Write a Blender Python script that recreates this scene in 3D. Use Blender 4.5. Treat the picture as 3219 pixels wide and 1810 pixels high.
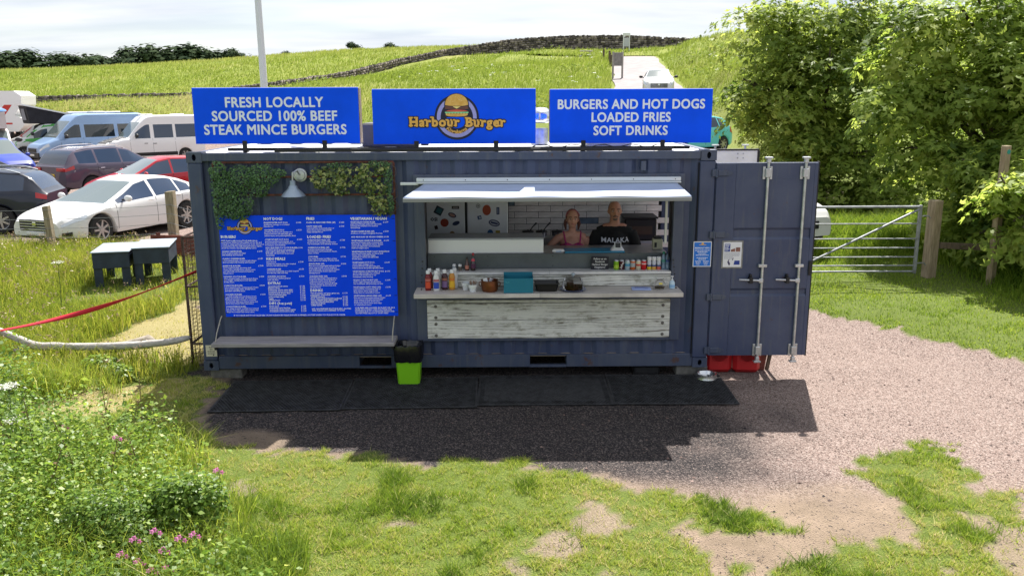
import bpy, bmesh, math, random
import numpy as np
from mathutils import Vector, Matrix

for o in list(bpy.data.objects):
    bpy.data.objects.remove(o, do_unlink=True)
scene = bpy.context.scene
C = scene.collection
R = math.radians
random.seed(7)
rng = np.random.default_rng(11)

# ------------------------------------------------------------------ camera
cam_d = bpy.data.cameras.new('camera')
cam = bpy.data.objects.new('camera', cam_d)
C.objects.link(cam)
CAM = Vector((3.6304, -9.7246, 3.1512))
YAW, PITCH, ROLL = 0.00787, 0.21848, -0.00426
fw = Vector((math.sin(YAW) * math.cos(PITCH), math.cos(YAW) * math.cos(PITCH), -math.sin(PITCH)))
rt = Vector((math.cos(YAW), -math.sin(YAW), 0))
up = rt.cross(fw)
rt2 = rt * math.cos(ROLL) + up * math.sin(ROLL)
up2 = -rt * math.sin(ROLL) + up * math.cos(ROLL)
m3 = Matrix((rt2, up2, -fw)).transposed()
cam.matrix_world = Matrix.Translation(CAM) @ m3.to_4x4()
cam_d.sensor_width = 36.0
cam_d.lens = 2650.0 / 3219.0 * 36.0
cam_d.clip_start = 0.1
cam_d.clip_end = 6000
scene.camera = cam

# ------------------------------------------------------------------ light
SUN_DIR = Vector((0.185, 0.69, 1.0)).normalized()          # towards the sun
SUN_EL = math.asin(SUN_DIR.z)
SUN_AZ = math.atan2(SUN_DIR.x, SUN_DIR.y)
world = bpy.data.worlds.new('World')
scene.world = world
world.use_nodes = True
nt = world.node_tree
nt.nodes.clear()
def wn(t, **k):
    n = nt.nodes.new(t)
    for a, b in k.items():
        setattr(n, a, b)
    return n
wo = wn('ShaderNodeOutputWorld')
bg = wn('ShaderNodeBackground')
bg.inputs['Strength'].default_value = 0.060
sky = wn('ShaderNodeTexSky', sky_type='NISHITA', sun_disc=False)
sky.sun_elevation = SUN_EL
sky.sun_rotation = SUN_AZ
sky.air_density = 1.0
sky.dust_density = 1.2
sky.ozone_density = 1.0
tc = wn('ShaderNodeTexCoord')
sep = wn('ShaderNodeSeparateXYZ')
nt.links.new(tc.outputs['Generated'], sep.inputs[0])
zz = wn('ShaderNodeMath', operation='MAXIMUM'); zz.inputs[1].default_value = 0.0
nt.links.new(sep.outputs['Z'], zz.inputs[0])
za = wn('ShaderNodeMath', operation='ADD'); za.inputs[1].default_value = 0.09
nt.links.new(zz.outputs[0], za.inputs[0])
dx = wn('ShaderNodeMath', operation='DIVIDE'); nt.links.new(sep.outputs['X'], dx.inputs[0]); nt.links.new(za.outputs[0], dx.inputs[1])
dy = wn('ShaderNodeMath', operation='DIVIDE'); nt.links.new(sep.outputs['Y'], dy.inputs[0]); nt.links.new(za.outputs[0], dy.inputs[1])
cmb = wn('ShaderNodeCombineXYZ'); nt.links.new(dx.outputs[0], cmb.inputs[0]); nt.links.new(dy.outputs[0], cmb.inputs[1])
mp = wn('ShaderNodeMapping'); mp.inputs['Scale'].default_value = (0.55, 1.0, 1.0); nt.links.new(cmb.outputs[0], mp.inputs[0])
n1 = wn('ShaderNodeTexNoise'); n1.inputs['Scale'].default_value = 0.55; n1.inputs['Detail'].default_value = 8; n1.inputs['Roughness'].default_value = 0.56
nt.links.new(mp.outputs[0], n1.inputs['Vector'])
rp = wn('ShaderNodeValToRGB'); rp.color_ramp.elements[0].position = 0.32; rp.color_ramp.elements[1].position = 0.57
rp.color_ramp.elements[0].color = (0.22, 0.22, 0.22, 1); rp.color_ramp.elements[1].color = (0.97, 0.97, 0.97, 1)
nt.links.new(n1.outputs['Fac'], rp.inputs[0])
n2 = wn('ShaderNodeTexNoise'); n2.inputs['Scale'].default_value = 1.3; n2.inputs['Detail'].default_value = 6
nt.links.new(mp.outputs[0], n2.inputs['Vector'])
rp2 = wn('ShaderNodeValToRGB')
rp2.color_ramp.elements[0].position = 0.35; rp2.color_ramp.elements[1].position = 0.66
rp2.color_ramp.elements[0].color = (5.3, 5.75, 6.5, 1); rp2.color_ramp.elements[1].color = (7.8, 7.85, 7.9, 1)
nt.links.new(n2.outputs['Fac'], rp2.inputs[0])
mx = wn('ShaderNodeMixRGB'); nt.links.new(rp.outputs[0], mx.inputs[0])
nt.links.new(sky.outputs[0], mx.inputs[1]); nt.links.new(rp2.outputs[0], mx.inputs[2])
nt.links.new(mx.outputs[0], bg.inputs['Color'])
nt.links.new(bg.outputs[0], wo.inputs[0])

sun_d = bpy.data.lights.new('sun', 'SUN')
sun_d.energy = 5.0
sun_d.angle = R(0.53)
sun_d.color = (1.0, 0.955, 0.88)
sun = bpy.data.objects.new('sun', sun_d)
C.objects.link(sun)
sun.location = (20, 40, 60)
sun.rotation_euler = SUN_DIR.to_track_quat('Z', 'Y').to_euler()

scene.view_settings.view_transform = 'Standard'
scene.view_settings.look = 'None'
scene.view_settings.exposure = 1.28
scene.view_settings.gamma = 1.0
scene.view_settings.use_curve_mapping = False
scene.cycles.max_bounces = 8
scene.cycles.diffuse_bounces = 4
scene.cycles.glossy_bounces = 3
scene.cycles.transmission_bounces = 6
scene.cycles.transparent_max_bounces = 12
scene.cycles.caustics_reflective = False
scene.cycles.caustics_refractive = False
scene.cycles.use_denoising = True

# ------------------------------------------------------------------ materials
def mat(name, col, rough=0.6, metal=0.0, var=0.0, scale=6.0, bump=0.0, bscale=40.0, col2=None, spec=0.5,
        coat=0.0, alpha=1.0, trans=0.0, ior=1.45, stretch=None, detail=5.0, emit=None, ramp=(0.38, 0.64)):
    m = bpy.data.materials.new(name)
    m.use_nodes = True
    t = m.node_tree
    b = t.nodes['Principled BSDF']
    b.inputs['Base Color'].default_value = (*col, 1)
    b.inputs['Roughness'].default_value = rough
    b.inputs['Metallic'].default_value = metal
    b.inputs['Specular IOR Level'].default_value = spec
    b.inputs['Coat Weight'].default_value = coat
    b.inputs['Coat Roughness'].default_value = 0.06
    b.inputs['Alpha'].default_value = alpha
    b.inputs['Transmission Weight'].default_value = trans
    b.inputs['IOR'].default_value = ior
    if emit:
        b.inputs['Emission Color'].default_value = (*emit[:3], 1)
        b.inputs['Emission Strength'].default_value = emit[3]
    if var > 0 or bump > 0 or col2:
        co = t.nodes.new('ShaderNodeTexCoord')
        mpn = t.nodes.new('ShaderNodeMapping')
        t.links.new(co.outputs['Object'], mpn.inputs[0])
        if stretch:
            mpn.inputs['Scale'].default_value = stretch
        if var > 0 or col2:
            n = t.nodes.new('ShaderNodeTexNoise')
            n.inputs['Scale'].default_value = scale
            n.inputs['Detail'].default_value = detail
            n.inputs['Roughness'].default_value = 0.62
            t.links.new(mpn.outputs[0], n.inputs['Vector'])
            r = t.nodes.new('ShaderNodeValToRGB')
            r.color_ramp.elements[0].position = ramp[0]
            r.color_ramp.elements[1].position = ramp[1]
            if col2:
                c0, c1 = col, col2
            else:
                c0 = tuple(max(0, c * (1 - var)) for c in col)
                c1 = tuple(min(1, c * (1 + var)) for c in col)
            r.color_ramp.elements[0].color = (*c0, 1)
            r.color_ramp.elements[1].color = (*c1, 1)
            t.links.new(n.outputs['Fac'], r.inputs[0])
            t.links.new(r.outputs[0], b.inputs['Base Color'])
        if bump > 0:
            n = t.nodes.new('ShaderNodeTexNoise')
            n.inputs['Scale'].default_value = bscale
            n.inputs['Detail'].default_value = 4
            t.links.new(mpn.outputs[0], n.inputs['Vector'])
            bp = t.nodes.new('ShaderNodeBump')
            bp.inputs['Strength'].default_value = bump
            bp.inputs['Distance'].default_value = 0.01
            t.links.new(n.outputs['Fac'], bp.inputs['Height'])
            t.links.new(bp.outputs[0], b.inputs['Normal'])
    return m

def leaf_mat(name, c0, c1, trans=0.35, rough=0.5, spec=0.4, hue=None):
    """colour varies leaf by leaf through the 'tone' attribute (0..1)"""
    m = bpy.data.materials.new(name)
    m.use_nodes = True
    t = m.node_tree
    b = t.nodes['Principled BSDF']
    out = t.nodes['Material Output']
    at = t.nodes.new('ShaderNodeAttribute'); at.attribute_name = 'tone'
    r = t.nodes.new('ShaderNodeValToRGB')
    r.color_ramp.elements[0].color = (*c0, 1)
    r.color_ramp.elements[1].color = (*c1, 1)
    if hue:
        for pos, cc in hue:
            e = r.color_ramp.elements.new(pos); e.color = (*cc, 1)
    t.links.new(at.outputs['Fac'], r.inputs[0])
    t.links.new(r.outputs[0], b.inputs['Base Color'])
    b.inputs['Roughness'].default_value = rough
    b.inputs['Specular IOR Level'].default_value = spec
    tr = t.nodes.new('ShaderNodeBsdfTranslucent')
    hs = t.nodes.new('ShaderNodeHueSaturation')
    hs.inputs['Hue'].default_value = 0.485
    hs.inputs['Saturation'].default_value = 1.0
    hs.inputs['Value'].default_value = 1.5
    t.links.new(r.outputs[0], hs.inputs['Color'])
    t.links.new(hs.outputs[0], tr.inputs['Color'])
    mxn = t.nodes.new('ShaderNodeMixShader'); mxn.inputs[0].default_value = trans
    t.links.new(b.outputs[0], mxn.inputs[1]); t.links.new(tr.outputs[0], mxn.inputs[2])
    t.links.new(mxn.outputs[0], out.inputs['Surface'])
    return m

# ------------------------------------------------------------------ mesh helpers
class MB:
    def __init__(s):
        s.v = []; s.f = []
    def add(s, vs, fs, M=None):
        k = len(s.v)
        if M is not None:
            vs = [M @ Vector(q) for q in vs]
        s.v += [tuple(q) for q in vs]
        s.f += [tuple(i + k for i in f) for f in fs]
        return s
    def box(s, x0, x1, y0, y1, z0, z1, M=None):
        vs = [(x0, y0, z0), (x1, y0, z0), (x1, y1, z0), (x0, y1, z0), (x0, y0, z1), (x1, y0, z1), (x1, y1, z1), (x0, y1, z1)]
        fs = [(0, 3, 2, 1), (4, 5, 6, 7), (0, 1, 5, 4), (1, 2, 6, 5), (2, 3, 7, 6), (3, 0, 4, 7)]
        return s.add(vs, fs, M)
    def bbox(s, x0, x1, y0, y1, z0, z1, b=0.006, M=None):
        b = min(b, (x1 - x0) * .45, (y1 - y0) * .45, (z1 - z0) * .45)
        vs = []; idx = {}
        for sx in (0, 1):
            for sy in (0, 1):
                for sz in (0, 1):
                    X = (x0, x1)[sx]; Y = (y0, y1)[sy]; Z = (z0, z1)[sz]
                    ix = b if sx == 0 else -b; iy = b if sy == 0 else -b; iz = b if sz == 0 else -b
                    for a, q in (('x', (X, Y + iy, Z + iz)), ('y', (X + ix, Y, Z + iz)), ('z', (X + ix, Y + iy, Z))):
                        idx[(a, sx, sy, sz)] = len(vs); vs.append(q)
        g = lambda a, *c: idx[(a,) + c]
        fs = [(g('x', 0, 0, 0), g('x', 0, 0, 1), g('x', 0, 1, 1), g('x', 0, 1, 0)), (g('x', 1, 0, 0), g('x', 1, 1, 0), g('x', 1, 1, 1), g('x', 1, 0, 1)),
              (g('y', 0, 0, 0), g('y', 1, 0, 0), g('y', 1, 0, 1), g('y', 0, 0, 1)), (g('y', 0, 1, 0), g('y', 0, 1, 1), g('y', 1, 1, 1), g('y', 1, 1, 0)),
              (g('z', 0, 0, 0), g('z', 0, 1, 0), g('z', 1, 1, 0), g('z', 1, 0, 0)), (g('z', 0, 0, 1), g('z', 1, 0, 1), g('z', 1, 1, 1), g('z', 0, 1, 1))]
        for a in (0, 1):
            for c in (0, 1):
                fs += [(g('x', a, c, 0), g('x', a, c, 1), g('y', a, c, 1), g('y', a, c, 0)),
                       (g('x', a, 0, c), g('x', a, 1, c), g('z', a, 1, c), g('z', a, 0, c)),
                       (g('y', 0, a, c), g('y', 1, a, c), g('z', 1, a, c), g('z', 0, a, c))]
        for sx in (0, 1):
            for sy in (0, 1):
                for sz in (0, 1):
                    fs.append((g('x', sx, sy, sz), g('y', sx, sy, sz), g('z', sx, sy, sz)))
        return s.add(vs, fs, M)
    def tube(s, pts, rad, n=8, cap=True, M=None):
        pts = [Vector(q) for q in pts]
        if not hasattr(rad, '__len__'):
            rad = [rad] * len(pts)
        vs = []; fs = []; prev = None
        for i, q in enumerate(pts):
            d = (pts[min(i + 1, len(pts) - 1)] - pts[max(i - 1, 0)])
            if d.length < 1e-9: d = Vector((0, 0, 1))
            d.normalize()
            if prev is None:
                a = d.orthogonal().normalized()
            else:
                a = (prev - d * prev.dot(d))
                a = a.normalized() if a.length > 1e-6 else d.orthogonal().normalized()
            prev = a; b = d.cross(a)
            for k in range(n):
                t = 2 * math.pi * k / n
                vs.append(q + (a * math.cos(t) + b * math.sin(t)) * rad[i])
        for i in range(len(pts) - 1):
            for k in range(n):
                k2 = (k + 1) % n
                fs.append((i * n + k, i * n + k2, (i + 1) * n + k2, (i + 1) * n + k))
        if cap:
            fs.append(tuple(range(n - 1, -1, -1)))
            fs.append(tuple(range((len(pts) - 1) * n, len(pts) * n)))
        return s.add(vs, fs, M)
    def cyl(s, p0, p1, r0, r1=None, n=12, M=None):
        return s.tube([p0, p1], [r0, r0 if r1 is None else r1], n, True, M)
    def lathe(s, prof, c=(0, 0, 0), n=16, M=None, axis='z', sy=1.0, cap=True):
        vs = []; fs = []
        for r, z in prof:
            for k in range(n):
                t = 2 * math.pi * k / n
                a, b = r * math.cos(t), r * math.sin(t) * sy
                q = (a, b, z) if axis == 'z' else ((a, z, b) if axis == 'y' else (z, a, b))
                vs.append((c[0] + q[0], c[1] + q[1], c[2] + q[2]))
        for i in range(len(prof) - 1):
            for k in range(n):
                k2 = (k + 1) % n
                fs.append((i * n + k, i * n + k2, (i + 1) * n + k2, (i + 1) * n + k))
        if cap and prof[0][0] > 1e-5: fs.append(tuple(range(n - 1, -1, -1)))
        if cap and prof[-1][0] > 1e-5: fs.append(tuple(range((len(prof) - 1) * n, len(prof) * n)))
        return s.add(vs, fs, M)
    def prism(s, poly, a0, a1, axis='y', M=None):
        """poly of (u, w); axis y: u=x, w=z ; axis x: u=y, w=z ; axis z: u=x, w=y"""
        def P(u, w, a):
            return (u, a, w) if axis == 'y' else ((a, u, w) if axis == 'x' else (u, w, a))
        n = len(poly)
        vs = [P(u, w, a0) for u, w in poly] + [P(u, w, a1) for u, w in poly]
        fs = [tuple(range(n)), tuple(range(2 * n - 1, n - 1, -1))]
        for i in range(n):
            j = (i + 1) % n
            fs.append((i, i + n, j + n, j))
        return s.add(vs, fs, M)
    def ell(s, c, r, nu=12, nv=8, M=None):
        vs = []; fs = []
        for i in range(nv + 1):
            ph = -math.pi / 2 + math.pi * i / nv
            for k in range(nu):
                t = 2 * math.pi * k / nu
                vs.append((c[0] + r[0] * math.cos(ph) * math.cos(t), c[1] + r[1] * math.cos(ph) * math.sin(t), c[2] + r[2] * math.sin(ph)))
        for i in range(nv):
            for k in range(nu):
                k2 = (k + 1) % nu
                fs.append((i * nu + k, i * nu + k2, (i + 1) * nu + k2, (i + 1) * nu + k))
        return s.add(vs, fs, M)
    def mesh(s, name, smooth=35):
        me = bpy.data.meshes.new(name)
        me.from_pydata(s.v, [], s.f)
        me.validate()
        bm = bmesh.new(); bm.from_mesh(me)
        bmesh.ops.remove_doubles(bm, verts=bm.verts, dist=1e-5)
        bmesh.ops.recalc_face_normals(bm, faces=bm.faces)
        bm.to_mesh(me); bm.free()
        if smooth:
            me.polygons.foreach_set('use_smooth', [True] * len(me.polygons))
            me.set_sharp_from_angle(angle=R(smooth))
        return me
    def build(s, name, m, parent=None, smooth=35):
        return link(name, s.mesh(name, smooth), m, parent)

def link(name, me, m, parent=None):
    if m is not None:
        me.materials.clear()
        for q in (m if isinstance(m, (list, tuple)) else [m]):
            me.materials.append(q)
    o = bpy.data.objects.new(name, me)
    C.objects.link(o)
    if parent is not None:
        o.parent = parent
    return o

def tag(o, label, cat, group=None, kind=None):
    if label: o['label'] = label
    if cat: o['category'] = cat
    if group: o['group'] = group
    if kind: o['kind'] = kind
    return o

def thing(name, label, cat, loc=(0, 0, 0), rotz=0.0, group=None):
    o = bpy.data.objects.new(name, None)
    o.empty_display_size = 0.1
    C.objects.link(o)
    o.location = loc
    o.rotation_euler = (0, 0, rotz)
    return tag(o, label, cat, group)

def struct(o):
    o['kind'] = 'structure'
    return o

def fast_mesh(name, verts, faces_n, nper, tone=None):
    """numpy verts (N,3), index array (F,nper)"""
    me = bpy.data.meshes.new(name)
    nv, nf = len(verts), len(faces_n)
    me.vertices.add(nv)
    me.vertices.foreach_set('co', np.asarray(verts, np.float32).ravel())
    me.loops.add(nf * nper)
    me.loops.foreach_set('vertex_index', np.asarray(faces_n, np.int32).ravel())
    me.polygons.add(nf)
    me.polygons.foreach_set('loop_start', np.arange(0, nf * nper, nper, dtype=np.int32))
    me.polygons.foreach_set('loop_total', np.full(nf, nper, np.int32))
    me.update(calc_edges=True)
    if tone is not None:
        a = me.attributes.new('tone', 'FLOAT', 'POINT')
        a.data.foreach_set('value', np.asarray(tone, np.float32))
    return me

_txt = {}
def text_mb(body, size, align='CENTER', offset=0.0, space=1.0, res=2, line=1.0, sx=1.0):
    """flat lettering as (verts2d, faces) in x, y"""
    key = (body, size, align, offset, space, res, line, sx)
    if key in _txt: return _txt[key]
    cu = bpy.data.curves.new('lettering', 'FONT')
    cu.body = body; cu.size = size; cu.align_x = align; cu.offset = offset
    cu.space_character = space; cu.resolution_u = res; cu.space_line = line
    o = bpy.data.objects.new('lettering', cu)
    C.objects.link(o)
    dg = bpy.context.evaluated_depsgraph_get()
    me = bpy.data.meshes.new_from_object(o.evaluated_get(dg))
    vs = [(v.co.x * sx, v.co.y) for v in me.vertices]
    fs = [tuple(p.vertices) for p in me.polygons]
    bpy.data.objects.remove(o); bpy.data.curves.remove(cu); bpy.data.meshes.remove(me)
    _txt[key] = (vs, fs)
    return vs, fs

def put_text(mb, body, x, y, z, size, **k):
    vs, fs = text_mb(body, size, **k)
    mb.add([(x + a, y, z + b) for a, b in vs], fs)

def put_bold(mb, body, x, y, z, size, bold, n=6, step=.00012, **k):
    vs, fs = text_mb(body, size, **k)
    for i in range(n):
        a = 2 * math.pi * i / n
        mb.add([(x + p + bold * math.cos(a), y - step * i, z + q + bold * math.sin(a)) for p, q in vs], fs)
    mb.add([(x + p, y - step * n, z + q) for p, q in vs], fs)

def flat(mb, pts, y):
    mb.add([(a, y, b) for a, b in pts], [tuple(range(len(pts)))])

def dup(root, loc, rotz=None, label=None, name=None):
    r = root.copy(); C.objects.link(r); r.location = loc
    if rotz is not None: r.rotation_euler = (0, 0, rotz)
    if label: r['label'] = label
    for ch in list(root.children):
        c = ch.copy(); C.objects.link(c); c.parent = r
        for g in list(ch.children):
            d = g.copy(); C.objects.link(d); d.parent = c
    return r

def sstep(a, b, x):
    t = np.clip((x - a) / (b - a), 0, 1)
    return t * t * (3 - 2 * t)

# value noise in numpy for masks
_perm = rng.random((256, 256))
def vnoise(x, y, s):
    x = np.asarray(x) * s + 100.0; y = np.asarray(y) * s + 100.0
    xi = np.floor(x).astype(int); yi = np.floor(y).astype(int)
    fx = x - xi; fy = y - yi
    fx = fx * fx * (3 - 2 * fx); fy = fy * fy * (3 - 2 * fy)
    g = lambda a, b: _perm[a % 256, b % 256]
    return (g(xi, yi) * (1 - fx) + g(xi + 1, yi) * fx) * (1 - fy) + (g(xi, yi + 1) * (1 - fx) + g(xi + 1, yi + 1) * fx) * fy
def fnoise(x, y, s):
    return (vnoise(x, y, s) + .5 * vnoise(x, y, s * 2.1) + .25 * vnoise(x, y, s * 4.3)) / 1.75
# ------------------------------------------------------------------ terrain
CTRL = [(-29.66, 52.3, 2.55), (-20, 52.3, 2.65), (-31.9, 70.3, 3.67), (-38.4, 85.3, 4.95), (-22.3, 90.3, 6.08), (-71.3, 120.3, 7.7),
        (-42.9, 120.3, 8.85), (-20, 130.3, 11.03), (-8, 130.3, 11.36), (5.02, 85.3, 7.52), (-2.5, 70.3, 5.79), (-8.2, 60.3, 4.4),
        (5.9, 50.3, 3.77), (5.6, 35.3, 2.4), (5.4, 30.3, 2.01), (16.5, 75.3, 7.27), (14.3, 56.3, 5.27), (12.5, 42.3, 3.85),
        (21.4, 65.3, 8.34), (17.0, 45, 5.0), (18.5, 40.3, 5.3), (17.5, 94.3, 8.9), (4.2, 98.3, 8.83), (-38.5, 67.3, 2.82),
        (-25.1, 69.3, 3.15), (-18.7, 73.3, 4.22), (-13.1, 82.3, 5.41), (-8.7, 91.3, 7.15), (-3.55, 97.3, 8.46), (11, 98.3, 9.4),
        (24.4, 95.3, 9.5), (-60, 52, 2.4), (-60, 70, 3.4), (-90, 90, 4.5), (-90, 50, 2.0), (30, 40, 6.2), (35, 65, 9.0), (40, 100, 9.5),
        (0, 180, 9.5), (-60, 180, 6.5), (60, 180, 9), (-120, 150, 6.5), (0, 240, 6), (-120, 240, 4), (100, 240, 5), (120, 100, 8), (100, 20, 3),
        (-120, 0, 0), (-5, 44, 1.2), (1, 40, 2.3), (9, 24, 0.6), (14, 24, 1.2)]
CTRL += [(a, b, 0.05) for a in (-90, -60, -40, -25, -12) for b in (-10, 5, 15, 25, 34)] + [(a, 43, 0.3) for a in (-90, -60, -40, -25, -14)]
CTRL += [(a, b, 0.0) for a in (-4, 4, 10) for b in (-10, 0, 10, 17)] + [(18, 2, 0.1), (20, 14, 1.4), (30, 5, 1.0), (30, -10, 0.2), (60, -10, 0.5), (3, 24, 0.3), (-3, 30, 0.4)]
CP = np.array(CTRL, float)
def _tps(r2):
    return np.where(r2 > 1e-9, r2 * np.log(r2 + 1e-12), 0.0)
_n = len(CP)
_S = 50.0
_cx = CP[:, :2] / _S
_K = _tps(((_cx[:, None] - _cx[None]) ** 2).sum(-1)) + np.eye(_n) * 2e-4
_P = np.hstack([np.ones((_n, 1)), _cx])
_A = np.block([[_K, _P], [_P.T, np.zeros((3, 3))]])
_w = np.linalg.solve(_A, np.concatenate([CP[:, 2], np.zeros(3)]))
ROAD = np.array([(10.5, 20, .5), (11.2, 30, 1.6), (12.3, 42.3, 3.75), (14.0, 56.3, 5.2), (15.9, 72, 6.95), (16.9, 79, 7.45)])
LANE = np.array([(6, 83, 7.9), (14, 82.6, 7.6), (22, 84.5, 7.75), (32, 90, 8.6), (45, 96, 9.2)])
def _road_d(x, y, path):
    best = np.full(x.shape, 1e9); bz = np.zeros(x.shape)
    for a, b in zip(path[:-1], path[1:]):
        d = b[:2] - a[:2]; L = (d ** 2).sum()
        t = np.clip(((x - a[0]) * d[0] + (y - a[1]) * d[1]) / L, 0, 1)
        px = a[0] + t * d[0]; py = a[1] + t * d[1]
        dist = np.hypot(x - px, y - py)
        m = dist < best
        best = np.where(m, dist, best); bz = np.where(m, a[2] + t * (b[2] - a[2]), bz)
    return best, bz
def terrain(x, y):
    x = np.asarray(x, float); y = np.asarray(y, float)
    sh = x.shape
    xf = x.ravel(); yf = y.ravel()
    z = np.empty(len(xf))
    for i in range(0, len(xf), 20000):
        q = np.stack([xf[i:i + 20000], yf[i:i + 20000]], 1) / _S
        r2 = ((q[:, None] - _cx[None]) ** 2).sum(-1)
        z[i:i + 20000] = _tps(r2) @ _w[:_n] + _w[_n] + q @ _w[_n + 1:]
    z = z.reshape(sh)
    zf = -0.12 + 0.12 * sstep(3, 8, y) + 0.15 * sstep(-0.4, -1.6, x) * sstep(1.5, 0.0, np.abs(y + .5))
    zf = zf + 0.16 * sstep(9.3, 11.5, x + (y * .7))*sstep(-6,0,y)
    w = np.maximum(sstep(9, 18, y), np.maximum(sstep(14, 22, x), sstep(-14, -24, x)))
    z = zf * (1 - w) + z * w
    far = np.hypot(x, y - 60)
    z = z * (1 - sstep(160, 320, far)) + 3.0 * sstep(160, 320, far)
    z = z + (fnoise(x, y, .35) - .5) * .35 * sstep(46, 60, y)
    for path in (ROAD, LANE):
        d, rz = _road_d(x, y, path)
        k = sstep(4.6, 2.3, d)
        z = z * (1 - k) + (rz - 0.05) * k
    return z
def tz(x, y):
    return float(terrain(np.array([x]), np.array([y]))[0])

def inpoly(x, y, poly):
    c = np.zeros(x.shape, bool)
    n = len(poly)
    for i in range(n):
        x0, y0 = poly[i]; x1, y1 = poly[(i + 1) % n]
        if y0 == y1: continue
        t = ((y0 > y) != (y1 > y)) & (x < (x1 - x0) * (y - y0) / (y1 - y0) + x0)
        c ^= t
    return c
LAWN = [(0.95, -2.12), (1.41, -2.12), (2.31, -2.20), (2.95, -2.56), (3.3, -2.50), (3.55, -2.36), (3.8, -2.36), (4.08, -2.74), (4.51, -2.70), (4.88, -3.06), (5.22, -3.25), (5.46, -3.36), (5.65, -3.5), (5.87, -3.78), (5.41, -3.84), (5.09, -3.65), (4.95, -3.71), (5.13, -4.13), (5.32, -4.39), (5.22, -4.73), (4.8, -5.6), (-5, -5.6), (-5, 0), (.30, .1), (.38, -1.0), (.5, -1.45), (0.80, -1.9)]
PATCHES = [[(7.08, -2.21), (7.52, -2.08), (7.94, -2.18), (7.68, -2.32), (7.83, -2.92), (7.58, -2.99), (7.77, -3.15), (8.06, -3.23), (7.73, -3.76), (7.2, -3.87), (7.08, -3.81), (6.99, -3.52), (7.25, -3.3), (7.1, -2.9), (6.91, -2.78)],
           [(6.89, -2.66), (7.09, -2.7), (7.16, -3.21), (7.15, -3.56), (7.21, -3.81), (7.78, -3.88), (7.28, -4.67), (6.83, -4.66), (6.88, -4.32), (6.83, -4.07), (6.87, -3.62)],
           [(6.23, -3.86), (6.65, -3.74), (6.9, -4.04), (6.91, -4.52), (6.85, -4.75), (5.28, -4.9), (5.55, -4.3), (6.05, -4.09)]]
VERGE = [(8.3, 2.95), (8.9, 2.2), (9.5, 1.15), (10.08, .2), (10.8, -1.1), (11.4, -2.5), (40, -2.5), (40, 9.6), (7.3, 9.6), (7.3, 2.8)]
CARPARK = [(-80, 9.0), (-4.5, 8.6), (-1.3, 6.5), (-1.1, 3.6), (7.2, 3.2), (7.2, 9.8), (14, 12), (14, 22), (9, 26), (3, 25.5), (-1, 33), (-9, 46), (-12, 48.5), (-80, 48.5)]
MOWN = [(-2.2, 1.0), (-.1, .5), (-.1, 4.0), (-1.5, 4.6)]
STRAW2 = [(-1.5, -1.0), (-.35, .0), (.1, -.25), (-.3, -.95), (-1.1, -1.4)]
def zones(x, y):
    """grass, sand, dark gravel with painted-in shade, straw weights (0..1)"""
    wx = x + (fnoise(x, y, 2.2) - .5) * .5 + (fnoise(x + 9, y, 7.) - .5) * .36 + (fnoise(x + 19, y, 17.) - .5) * .12
    wy = y + (fnoise(x, y + 7, 2.2) - .5) * .5 + (fnoise(x, y + 31, 7.) - .5) * .36 + (fnoise(x, y + 41, 17.) - .5) * .12
    near = (y < 9.6) & (x > -5) & (x < 40) & (y > -30)
    grass = np.ones(x.shape)
    gravelzone = near & (wx > -.35) & ~inpoly(wx, wy, VERGE)
    grass = np.where(gravelzone & (y < 9), 0, grass)
    grass = np.where(inpoly(wx, wy, LAWN), 1, grass)
    for p in PATCHES:
        grass = np.where(inpoly(wx, wy, p), 1, grass)
    grass = np.where((y < -4.9) & (wx < 5), 1, grass)
    cx = x + (fnoise(x, y, .8) - .5) * 1.2; cy = y + (fnoise(x + 5, y, .8) - .5) * 1.2
    grass = np.where(inpoly(cx, cy, CARPARK), 0, grass)
    # worn spots in the lawn
    bare = fnoise(x + 40, y + 3, 1.6)
    grass = np.where((y < -2.2) & (x > 1.2) & (bare > .735), grass * .12, grass)
    sand = sstep(-2.55, -3.3, y + (fnoise(x, y, 1.1) - .5) * 1.3) * sstep(4.0, 4.8, x) * sstep(8.6, 7.4, x)
    sand = np.maximum(sand, .85 * (1 - sstep(.28, .42, np.hypot((x - 1.05) * .8, y + 1.98))))
    sand = np.where(inpoly(x, y, LAWN), np.maximum(sand, .8), sand)
    dark = sstep(6.9, 5.6, x + (fnoise(x, y, 1.3) - .5) * 1.6) * sstep(-3.4, -2.6, y) * (y < 1.2)  # dark gravel before the kiosk, also carrying the container's painted shade
    straw = np.where(inpoly(wx, wy, MOWN) | inpoly(wx, wy, STRAW2), 1.0, 0.0)
    return grass, sand, dark, straw

def axis(lo, a, b, hi, d, g):
    m = list(np.arange(a, b + 1e-6, d))
    left = []; s = d; x = a
    while x > lo:
        s *= g; x -= s; left.append(x)
    s = d; x = b; right = []
    while x < hi:
        s = min(s * g, 40); x += s; right.append(x)
    return np.array(left[::-1] + m + right)
gx = axis(-700, -4.0, 11.0, 700, .085, 1.05)
gy_ = axis(-60, -5.2, 4.0, 1600, .085, 1.045)
GX, GY = np.meshgrid(gx, gy_)
GZ = terrain(GX, GY)
GZ = GZ + np.where((GY < 4) & (GX > -.3), (fnoise(GX, GY, 3.) - .5) * .03, (fnoise(GX, GY, 1.2) - .5) * .08) * sstep(10, 6, np.abs(GY))
nx, ny = len(gx), len(gy_)
ii = np.arange(nx * ny).reshape(ny, nx)
F = np.stack([ii[:-1, :-1], ii[:-1, 1:], ii[1:, 1:], ii[1:, :-1]], -1).reshape(-1, 4)
gme = fast_mesh('ground', np.stack([GX, GY, GZ], -1).reshape(-1, 3), F, 4)
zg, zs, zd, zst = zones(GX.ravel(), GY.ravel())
za_ = gme.attributes.new('zone', 'FLOAT_COLOR', 'POINT')
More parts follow.
